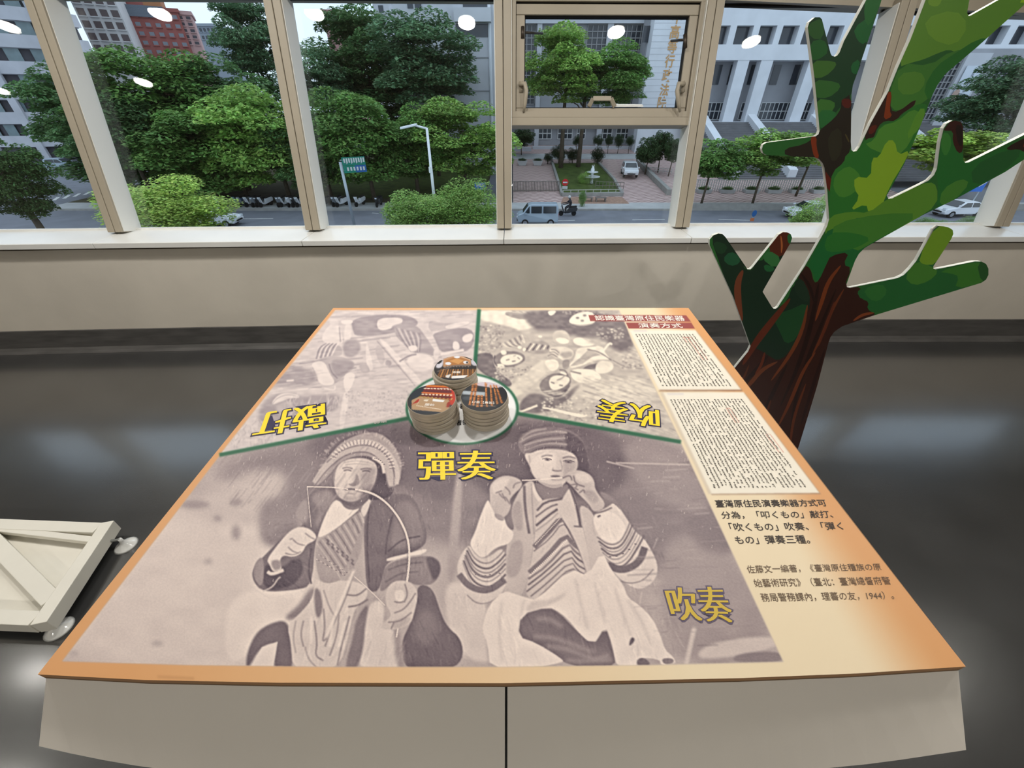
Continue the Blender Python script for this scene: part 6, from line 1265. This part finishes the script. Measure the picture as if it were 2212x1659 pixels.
block('apartment_block', 'cream apartment block with square dark windows behind the first mullion', 175, 262, -40, 120, 112, 14, M_cream, 6, 4, rz=.5, wm=mat('brown_window', (98, 84, 84), .4, .4), ww=.66, wh=.6)
red = block('apartment_block', 'red brick apartment block beside the cream block', 258, 398, 22, 122, 125, 16, M_brick, 5, 7, rz=.5, wm=mat('grey_window', (126, 130, 138), .3, .4), ww=.5, wh=.42)
rz_ = on_y(320, 22, 125).z-G0; W_ = (on_y(398, 70, 125).x-on_y(258, 70, 125).x)*math.cos(.5)
q = MB().box(-W_/2-.4, W_*.30, -.5, 16, rz_-1.2, rz_+.8).build('grey_roof_band', mat('slate_band', (110, 118, 128), .8, .2, noise=.2), None); q.parent = red
q = MB().box(-W_*.46, W_*.02, 3, 14, rz_, rz_+9).build('penthouse', M_brick, None); q.parent = red; q = MB().box(W_*.02, W_*.28, 3, 14, rz_, rz_+8).build('lift_tower', M_orange, None); q.parent = red
block('apartment_block', 'pale pink apartment block at the right end of the red one', 392, 424, 32, 100, 130, 10, mat('pink_render', (196, 160, 156), .8, .2), 5, 2, rz=.5, wm=M_dim)
block('office_block', 'small distant blue-grey block above the trees', 424, 466, 57, 90, 170, 12, M_far, 2, 5)
block('tower_block', 'small pale tower with a single window above the trees', 806, 840, -2, 40, 110, 8, M_tile, 1, 1, ww=.3, wh=.4); block('tower_block', 'distant pink rooftop above the trees beside the second mullion', 700, 742, 28, 60, 150, 10, mat('dull_pink', (170, 128, 126), .8, .2), 2, 3)
block('house', 'low pale shopfront under the left trees', 0, 110, 318, 345, 98, 6, M_wing, 1, 4)

# ---------------------------------------------------------------- street furniture
M_galv = mat('galvanised_pole', (168, 176, 182), .4, .5, metal=.4); M_lampw = mat('white_lamp_paint', (232, 234, 236), .4, .4)
LY = 34; a, b, c = on_y(925, 276, LY), on_y(936, 410, LY), on_y(873, 274, LY)
sl = empty('street_lamp', (b.x, LY, G0), 'white street lamp with arm reaching left above the bright treetops', 'street lamp')
MB().tube([(b.x, LY, G0), (b.x, LY, a.z)], [.13, .09], 10).build('pole', M_lampw, sl, smooth=True)
MB().tube([(b.x, LY, a.z-.05), (on_y(896, 271, LY).x, LY, on_y(896, 271, LY).z)], .07, 8).build('arm', M_lampw, sl, smooth=True)
h0, h1 = on_y(900, 269, LY), on_y(865, 277, LY)
MB().bar(h0, h1, .42, .16, (0, 0, 1)).build('lamp_head', M_lampw, sl, bevel=.05)
MB().box(b.x-.16, b.x+.05, LY-.12, LY+.12, a.z-2.9, a.z-2.5).build('junction_box', M_lampw, sl)
SYY = 36; pt, pb = on_y(742, 350, SYY), on_y(764, 480, SYY)
sg = empty('street_name_sign', (pb.x, SYY, G0), 'grey signpost with green and blue direction panels', 'sign')
MB().tube([(pb.x, SYY, G0), (pb.x, SYY, pt.z)], .12, 10).build('post', M_galv, sg, smooth=True)
M_sgr = mat('sign_green', (24, 124, 104), .4, .3); M_sbl = mat('sign_blue', (40, 92, 150), .4, .3)
zt_, zm, zb_ = on_y(762, 340, SYY).z, on_y(762, 358, SYY).z, on_y(762, 374, SYY).z; xa, xm, xb = pb.x+.18, pb.x+1.0, pb.x+1.75
def slant(x, z, y=SYY-.1): return Vector((x, y+(x-xa)*.55, z))
for (p, q, r_, s_, m_) in ((xa, xb, zm, zt_, M_sgr), (xa, xm, zb_, zm-.02, M_sgr), (xm, xb, zb_, zm-.02, M_sbl)):
    MB().prism([slant(p, r_), slant(q, r_), slant(q, s_), slant(p, s_)], (0, .04, 0)).build('sign_panel', m_, sg)
rd = random.Random(4)
for k in range(9):
    x = xa+.12+k*.165; z = (zm+zt_)/2; MB().prism([slant(x, z-.1-.1*(k % 2), SYY-.12), slant(x+.1, z-.1, SYY-.12), slant(x+.1, z+.22, SYY-.12), slant(x, z+.22, SYY-.12)], (0, .01, 0)).build('sign_mark', M_line, sg)
for k in range(6):
    x = xa+.25+k*.22; z = (zb_+zm)/2; MB().prism([slant(x, z-.12, SYY-.12), slant(x+.12, z-.12, SYY-.12), slant(x+.12, z+.14, SYY-.12), slant(x, z+.14, SYY-.12)], (0, .01, 0)).build('sign_mark', M_line, sg)
for z in (zt_-.2, zb_+.2): MB().tube([(pb.x, SYY-.02, z), slant(xa+.1, z)], .03, 6).build('bracket', M_galv, sg)
def board_sign(name, label, px, py0, py1, hw, Y, m, text=None, gz=None):
    gz = G0 if gz is None else gz
    t, b = on_y(px, py0, Y), on_y(px, py1, Y); x = t.x; w = on_y(px+hw, py0, Y).x-x
    o = empty(name, (x, Y, gz), label, 'sign'); MB().tube([(x+w*.8, Y+.06, gz), (x+w*.8, Y+.06, t.z)], .05, 8).build('post', M_galv, o); MB().box(x-w, x+w, Y-.02, Y+.02, b.z, t.z).build('sign_panel', m, o)
    if text:
        vv, ff = text_mesh(text, .01); bx = (min(q[0] for q in vv), max(q[0] for q in vv), min(q[1] for q in vv), max(q[1] for q in vv)); mb = MB()
        mb.add([(x+w*1.5*((q[0]-bx[0])/(bx[1]-bx[0])-.5), Y-.03, b.z+(t.z-b.z)*(.38+.5*(q[1]-bx[2])/(bx[3]-bx[2]))) for q in vv], ff); mb.build('sign_lettering', M_line, o)
        MB().box(x-w*.5, x+w*.5, Y-.03, Y-.02, b.z+(t.z-b.z)*.14, b.z+(t.z-b.z)*.2).build('sign_arrow', M_line, o)
    return o
board_sign('parking_sign', 'small blue sign with white characters beside the middle mullion', 1037, 394, 410, 12, 47, M_sbl, '停車場', G0+.15)
bs = board_sign('direction_sign', 'blue road sign with white arrow at far right', 2120, 384, 414, 19, 42, mat('bright_sign_blue', (30, 104, 196), .4, .3), None)
t, b = on_y(2120, 386, 42), on_y(2120, 412, 42); xm = t.x; zm = (t.z+b.z)/2; MB().prism([(xm-.75, 41.95, zm-.5), (xm-.5, 41.95, zm-.5), (xm-.5, 41.95, zm+.05), (xm+.2, 41.95, zm+.05), (xm+.2, 41.95, zm-.2), (xm+.7, 41.95, zm+.2), (xm+.2, 41.95, zm+.6), (xm+.2, 41.95, zm+.33), (xm-.75, 41.95, zm+.33)], (0, .02, 0)).build('sign_arrow', M_line, bs)
p = yd(1221, 412); q = on_y(1221, 394, p.y)
ns = empty('no_entry_sign', (q.x, p.y, p.z), 'round red no entry sign with white bar above a white plate', 'sign')
MB().tube([(q.x, p.y+.05, p.z), (q.x, p.y+.05, q.z+.3)], .04, 8).build('post', M_galv, ns)
MB().prism([(q.x+.38*math.cos(t*.3142), p.y, q.z+.38*math.sin(t*.3142)) for t in range(20)], (0, .03, 0)).build('disc', mat('sign_red', (196, 44, 48), .4, .3), ns); MB().box(q.x-.27, q.x+.27, p.y-.02, p.y, q.z-.07, q.z+.07).build('white_bar', M_line, ns); MB().box(q.x-.32, q.x+.32, p.y-.01, p.y+.02, q.z-.72, q.z-.42).build('plate', M_line, ns)
# fountain
p = yd(1277, 398); fo = empty('fountain', p, 'white tiered fountain topped by a small statue on the lawn', 'fountain')
M_marble = mat('white_marble', (222, 224, 226), .6, .3)
ft = on_y(1277, 358, p.y).z-p.z
for nm, pr in (('basin', [(.5, 0), (.4, .1), (.2, .3), (.2, .9), (.35, 1.0), (.95, 1.15), (1.0, 1.25), (.9, 1.2), (.2, 1.1)]), ('upper_bowl', [(.18, 1.1), (.16, 1.7), (.3, 1.8), (.7, 1.9), (.72, 1.98), (.2, 1.9)])): 
    o = MB().lathe([(r_, z_*ft/2.9) for r_, z_ in pr], (0, 0, 0), 18).build(nm, M_marble, None, smooth=True); o.parent = fo
mb = MB().ball((0, 0, 2.2*ft/2.9), (.24, .2, .36)).ball((.03, 0, 2.58*ft/2.9), (.15, .15, .18)).tube([(-.05, 0, 2.6*ft/2.9), (-.12, 0, 3.0*ft/2.9)], [.06, .03], 6).tube([(.08, 0, 2.6*ft/2.9), (.12, 0, 3.05*ft/2.9)], [.06, .03], 6); o = mb.build('statue', M_marble, None, smooth=True); o.parent = fo
# railings
def railing(label, a, b, h, n, m, rails=(1.0, .5), r=.035):
    a, b = Vector(a), Vector(b); o = empty('railing', a, label, 'railing'); 
    for k in range(n+1):
        p = a.lerp(b, k/n); MB().tube([p, p+Vector((0, 0, h))], r, 5).build('post', m, o)
    for s in rails: MB().tube([a+Vector((0, 0, h*s)), b+Vector((0, 0, h*s))], r, 5).build('rail', m, o)
M_rail = mat('pale_rail_paint', (188, 186, 182), .5, .4); M_bronze = mat('brown_rail_paint', (120, 110, 104), .5, .4)
railing('low white rail in front of the fountain island', yd(1216, 423), yd(1345, 421), .6, 8, M_rail)
railing('brown picket fence closing the left drive', yd(1108, 414), yd(1207, 413), 1.1, 30, M_bronze, (1.0, .12), .05)
railing('dark rail behind the fountain shrubs', yd(1286, 408), yd(1346, 410), .8, 8, M_bronze)
railing('white rail beside the drive bushes', yd(1395, 372), yd(1450, 376), .6, 6, M_rail)
railing('long pale picket railing at the foot of the stone steps', (cx(1495, 405, 52), 52, G0+.3), (cx(1795, 405, 52), 52, G0+.3), 1.5, 60, M_rail, (1.0, .1), .06)
wallpath('planting_wall', [(cx(1480, 440, KY+.4), KY+.1, G0+.15), (cx(2230, 440, KY+.4), KY+.1, G0+.15)], .45, .4, M_kerb)
pl0 = None
for i, px in enumerate((1518, 1568, 1620, 1668, 1718, 1765)):
    p = gp(px, 420, G0+.3); p.z = G0+.15; o = empty('planter', p, 'concrete planter with low shrub on the pavement, %s from the sash mullion' % ('first', 'second', 'third', 'fourth', 'fifth', 'sixth')[i], 'planter', 'planters along the stone steps')
    q = MB().prism([(-.7, -.35, 0), (.7, -.35, 0), (.85, -.45, .7), (-.85, -.45, .7)], (0, .9, 0)).build('tub', M_conc, None); q.parent = o
    f = bpy.data.objects.new('shrub', BUSH[i % 3]); COL.objects.link(f); f.parent = o; f.location = (0, 0, .8); f.scale = (.75, .45, .28); f.color = (*lin(MG), 1)
for i, px in enumerate((1128, 1161)):
    p = yd(px, 357); o = empty('planter', p, 'pale flower tub on the left drive, %s one' % ('left', 'right')[i], 'planter'); q = MB().prism([(-.5, -.3, 0), (.5, -.3, 0), (.75, -.4, .6), (-.75, -.4, .6)], (0, .8, 0)).build('tub', M_conc, None); q.parent = o
    f = bpy.data.objects.new('shrub', BUSH[i]); COL.objects.link(f); f.parent = o; f.location = (0, 0, .7); f.scale = (.65, .4, .25); f.color = (*lin(DG), 1)
for i, (px, py) in enumerate(((1268, 436), (1297, 436))):
    p = gp(px, py, G0+.16); o = empty('bench', p, 'small dark slatted bench on the pavement, %s of the pair' % ('left', 'right')[i], 'bench')
    for k in range(4): q = MB().box(-.6, .6, -.3+k*.16, -.18+k*.16, .42, .47).build('slat', M_bronze, None); q.parent = o
    for s in (-.5, .5): q = MB().box(s-.05, s+.05, -.28, .28, 0, .42).build('leg', M_bronze, None); q.parent = o

# ---------------------------------------------------------------- vehicles
M_tyre = mat('tyre', (30, 30, 32), .8, .2); M_cglass = mat('car_glass', (38, 44, 50), .1, .6); M_hub = mat('hub_silver', (150, 152, 156), .4, .5, metal=.5); M_lampg = mat('headlamp', (224, 230, 236), .2, .5); M_tail = mat('tail_lamp', (150, 30, 30), .3, .4)
def car(name, label, loc, rz, paint, style='suv', scale=1, extra=None):
    o = empty(name, loc, label, 'car' if style != 'van' else 'van', rz=rz)
    if style == 'van': body = [(-1.85, .35), (1.75, .35), (1.88, .7), (1.8, 1.0), (1.35, 1.15), (.85, 1.78), (.6, 1.86), (-1.75, 1.86), (-1.86, 1.6), (-1.9, .8)]; H = 1.86; gl = [[(.75, 1.15), (1.2, 1.15), (.8, 1.68), (.75, 1.7)], [(-.35, 1.15), (.6, 1.15), (.6, 1.7), (-.35, 1.7)], [(-1.65, 1.15), (-.5, 1.15), (-.5, 1.7), (-1.65, 1.7)]]; ws = [(1.30, 1.17), (.88, 1.74)]; wx_ = (-1.2, 1.15); Wd = .76
    elif style == 'sedan': body = [(-2.15, .35), (2.1, .32), (2.2, .55), (2.1, .8), (1.1, .95), (.45, 1.42), (-.8, 1.45), (-1.55, 1.05), (-2.15, .98), (-2.22, .7)]; H = 1.45; gl = [[(-.15, .98), (.95, .95), (.4, 1.36), (-.15, 1.37)], [(-1.3, 1.0), (-.25, .98), (-.25, 1.38), (-.8, 1.38)]]; ws = [(1.08, .97), (.5, 1.38)]; wx_ = (-1.3, 1.35); Wd = .86
    else: body = [(-2.1, .4), (2.05, .38), (2.18, .65), (2.12, .95), (1.2, 1.1), (.5, 1.6), (.2, 1.68), (-1.6, 1.64), (-2.05, 1.2), (-2.15, .8)]; H = 1.68; gl = [[(-.1, 1.08), (1.05, 1.08), (.5, 1.52), (-.1, 1.55)], [(-1.6, 1.08), (-.2, 1.08), (-.2, 1.55), (-1.4, 1.52)]]; ws = [(1.15, 1.13), (.55, 1.56)]; wx_ = (-1.3, 1.3); Wd = .9
    def ch(mb, nm, m, sm=False, bv=0, par=None): q = mb.build(nm, m, None, sm, bv); q.parent = par or o; return q
    n = len(body); v = []
    for s in (-1, 1):
        for x, z in body: v.append((x*scale, s*scale*(Wd-(.14*(z-1.0)/.7 if z > 1.0 else 0)), z*scale))
    mb = MB(); mb.add(v, [tuple(range(n)), tuple(range(n, 2*n))[::-1]]+[(i, n+i, n+(i+1) % n, (i+1) % n) for i in range(n)]); bo = ch(mb, 'body', paint, False, .07*scale)
    for s in (-1, 1):
        for g in gl:
            q = [(x*scale, s*scale*(Wd+.004-(.14*(z-1.0)/.7 if z > 1 else 0)), z*scale) for x, z in g]; ch(MB().prism(q, (0, s*.012, 0)), 'side_window', M_cglass)
        ch(MB().box(1.0*scale, 1.18*scale, s*(Wd+.02)*scale, s*(Wd+.16)*scale, 1.05*scale, 1.2*scale) if s > 0 else MB().box(1.0*scale, 1.18*scale, -(Wd+.16)*scale, -(Wd+.02)*scale, 1.05*scale, 1.2*scale), 'mirror', paint)
        fx = body[2][0]; ch(MB().box((fx-.22)*scale, (fx+.0)*scale, (s*(Wd-.25)-.16)*scale, (s*(Wd-.25)+.16)*scale, .72*scale, .86*scale), 'headlamp', M_lampg); ch(MB().box((body[-1][0]-.02)*scale, (body[-1][0]+.1)*scale, (s*(Wd-.2)-.1)*scale, (s*(Wd-.2)+.1)*scale, .85*scale, 1.1*scale), 'tail_lamp', M_tail)
        for x in wx_:
            wmb = MB(); pts = [(x*scale, s*(Wd-.2)*scale, .32*scale), (x*scale, s*(Wd+.02)*scale, .32*scale)]; wmb.tube(pts, .32*scale, 16); w_ = ch(wmb, 'wheel', M_tyre); hb = MB(); hb.tube([(x*scale, s*(Wd+.0)*scale, .32*scale), (x*scale, s*(Wd+.035)*scale, .32*scale)], .19*scale, 12); ch(hb, 'hubcap', M_hub, par=w_)
    (xa, za), (xb, zb) = ws; d = Vector((za-zb, 0, xa-xb)); d.normalize(); d = Vector((abs(d.x), 0, abs(d.z)))
    yw = Wd-.14; ch(MB().prism([(xa*scale, -yw*scale, za*scale), (xa*scale, yw*scale, za*scale), (xb*scale, (yw-.1)*scale, zb*scale), (xb*scale, -(yw-.1)*scale, zb*scale)], d*.06), 'windscreen', M_cglass)
    ch(MB().box((body[1][0]+.02)*scale, (body[2][0]+.02)*scale, -.5*scale, .5*scale, .45*scale, .58*scale), 'grille', M_tyre); ch(MB().box((body[2][0]+.0)*scale, (body[2][0]+.03)*scale, -.2*scale, .2*scale, .60*scale, .7*scale), 'number_plate', M_line)
    if extra: extra(o, ch)
    return o
M_cw = mat('white_car_paint', (226, 228, 232), .25, .5); M_cs = mat('silver_blue_paint', (158, 172, 184), .3, .5, metal=.2); M_cy = mat('yellow_taxi_paint', (222, 174, 62), .3, .5)
p = yd(1358, 380); car('car', 'white sport utility car driving down the pink drive', p, -math.pi/2-.12, M_cw)
p = gp(1160, 485); car('van', 'silver blue minivan passing on the road below the middle mullion', p, math.pi, M_cs, 'van')
def taxi(o, ch): ch(MB().box(-2.2, -1.2, -.875, .875, .55, 1.0), 'rear_quarter', M_cy)
p = gp(2045, 462); car('taxi', 'white car with yellow rear quarter on the road at right', (p.x, 42, G0), math.pi+.03, M_cw, 'sedan', 1, taxi)
p = gp(78, 378); car('parked_car', 'silver car parked under the trees at far left', p, .15, M_cs, 'sedan'); p = gp(138, 366); car('parked_car', 'light hatchback parked behind the silver car at left', p, .12, M_cs)
p = gp(470, 487); car('parked_car', 'white car half hidden behind the near yellow-green treetop', p, .05, M_cw, 'sedan'); p = gp(1742, 470); car('parked_car', 'white car half hidden behind the cutout trunk', p, math.pi, M_cw, 'sedan')
p = yd(1940, 395); car('parked_car', 'pale car glimpsed between the cutout branches', (p.x, 50, G0+.15), .4, M_cw, 'sedan', .9)
def scooter(colour, label=None, group=None):
    o = empty('motor_scooter', (0, 0, 0), label, 'scooter', group)
    def ch(mb, nm, m, bv=0): q = mb.build(nm, m, None, False, bv); q.parent = o; return q
    ch(MB().prism([(-.85, -.16, .45), (-.1, -.16, .28), (.3, -.16, .25), (.45, -.16, .35), (.1, -.16, .45), (-.1, -.16, .75), (-.8, -.16, .85), (-.95, -.16, .7)], (0, .32, 0)), 'body', colour, .03)
    ch(MB().prism([(.35, -.2, .3), (.45, -.2, .3), (.7, -.2, .95), (.6, -.2, 1.0)], (0, .4, 0)), 'front_shield', colour, .03)
    ch(MB().prism([(-.85, -.14, .84), (-.05, -.14, .78), (-.1, -.14, .9), (-.85, -.14, .94)], (0, .28, 0)), 'seat', M_tyre, .03)
    ch(MB().tube([(.62, -.34, 1.08), (.66, 0, 1.02), (.62, .34, 1.08)], .025, 6), 'handlebar', M_tyre); ch(MB().box(.66, .74, -.09, .09, .82, .94), 'headlamp', M_lampg)
    for x in (-.6, .68): ch(MB().tube([(x, -.06, .24), (x, .06, .24)], .24, 14), 'wheel', M_tyre)
    return o
SCC = [mat('scooter_white', (206, 208, 212), .3, .5), mat('scooter_black', (44, 46, 50), .3, .5), mat('scooter_blue', (74, 110, 150), .3, .5), mat('scooter_red', (170, 44, 44), .3, .5), mat('scooter_grey', (120, 126, 132), .3, .5)]
CNM = ('white', 'black', 'blue', 'red', 'grey'); ORD = 'first second third fourth fifth sixth seventh eighth ninth tenth eleventh twelfth thirteenth fourteenth fifteenth sixteenth seventeenth eighteenth nineteenth twentieth'.split()
protos = [scooter(c, None, 'parked motor scooters') for c in SCC]
seq = sorted([(462, 1), (472, 0), (482, 1), (510, 2), (520, 4), (535, 0), (548, 4), (560, 1), (568, 0), (602, 4), (612, 0), (624, 0), (636, 1), (644, 0), (664, 3), (722, 4), (734, 0), (772, 0), (700, 1), (815, 1)])
used = set(); rd = random.Random(8)
for i, (px, k) in enumerate(seq):
    o = protos[k] if k not in used else copy_tree(protos[k]); used.add(k); p = gp(px, 449, G0+.15); o.location = (p.x, 45.9+rd.uniform(-.15, .15), G0+.15); o.rotation_euler = (0, 0, -math.pi/2+rd.uniform(-.25, .25)-.3)
    o['label'] = '%s motor scooter, %s from the left in the kerbside row under trees' % (CNM[k], ORD[i])
rs = scooter(SCC[1], 'dark motor scooter ridden along the road behind the minivan'); p = gp(1226, 466); rs.location = p; rs.rotation_euler = (0, 0, math.pi)
# rider: one skinned body
def skin_body(name, joints, edges, m):
    me = bpy.data.meshes.new(name); me.from_pydata([j[0] for j in joints], edges, []); o = bpy.data.objects.new(name, me); COL.objects.link(o)
    md = o.modifiers.new('skin', 'SKIN'); md.use_smooth_shade = True
    for i, j in enumerate(joints): me.skin_vertices[0].data[i].radius = (j[1], j[1])
    me.skin_vertices[0].data[0].use_root = True; s = o.modifiers.new('sub', 'SUBSURF'); s.levels = 1; s.render_levels = 1
    dg = bpy.context.evaluated_depsgraph_get(); m2 = bpy.data.meshes.new_from_object(o.evaluated_get(dg)); o.modifiers.clear(); o.data = m2; m2.materials.clear(); m2.materials.append(m); return o
J = [((-.3, 0, .95), .17), ((-.26, 0, 1.2), .18), ((-.16, 0, 1.42), .17), ((-.1, 0, 1.56), .07), ((-.06, 0, 1.66), .10), ((-.04, 0, 1.76), .09), ((.0, .2, .9), .10), ((.28, .2, .72), .075), ((.2, .18, .38), .06), ((.34, .18, .33), .05), ((.0, -.2, .9), .10), ((.28, -.2, .72), .075), ((.2, -.18, .38), .06), ((.34, -.18, .33), .05), ((-.12, .22, 1.4), .08), ((.1, .3, 1.2), .06), ((.5, .32, 1.12), .045), ((.6, .32, 1.1), .04), ((-.12, -.22, 1.4), .08), ((.1, -.3, 1.2), .06), ((.5, -.32, 1.12), .045), ((.6, -.32, 1.1), .04)]
E = [(0, 1), (1, 2), (2, 3), (3, 4), (4, 5), (0, 6), (6, 7), (7, 8), (8, 9), (0, 10), (10, 11), (11, 12), (12, 13), (2, 14), (14, 15), (15, 16), (16, 17), (2, 18), (18, 19), (19, 20), (20, 21)]
per = empty('person', (p.x, p.y, G0), 'rider in dark clothes and pale helmet sitting on the dark scooter', 'person', rz=math.pi)
bd = skin_body('body', J, E, mat('dark_clothes', (48, 48, 54), .8, .2)); bd.parent = per
q = MB().ball((-.05, 0, 1.74), (.15, .14, .14)).build('helmet', mat('pale_helmet', (196, 196, 192), .3, .5), None, smooth=True); q.parent = per
p = on_y(1628, 465, 40); ls = empty('lane_marker', (p.x, 40, G0), 'small blue and orange traffic marker on the road beyond the sash mullion', 'sign')
MB().tube([(p.x, 40, G0), (p.x, 40, on_y(1628, 458, 40).z)], .04, 6).build('post', M_galv, ls); MB().prism([(p.x+.22*math.cos(t*.628), 39.95, on_y(1628, 461, 40).z+.3*math.sin(t*.628)) for t in range(10)], (0, .03, 0)).build('blue_disc', M_sbl, ls); MB().box(p.x-.2, p.x+.15, 39.94, 39.98, on_y(1625, 480, 40).z, on_y(1625, 471, 40).z).build('orange_board', mat('marker_orange', (190, 110, 70), .6, .2), ls)
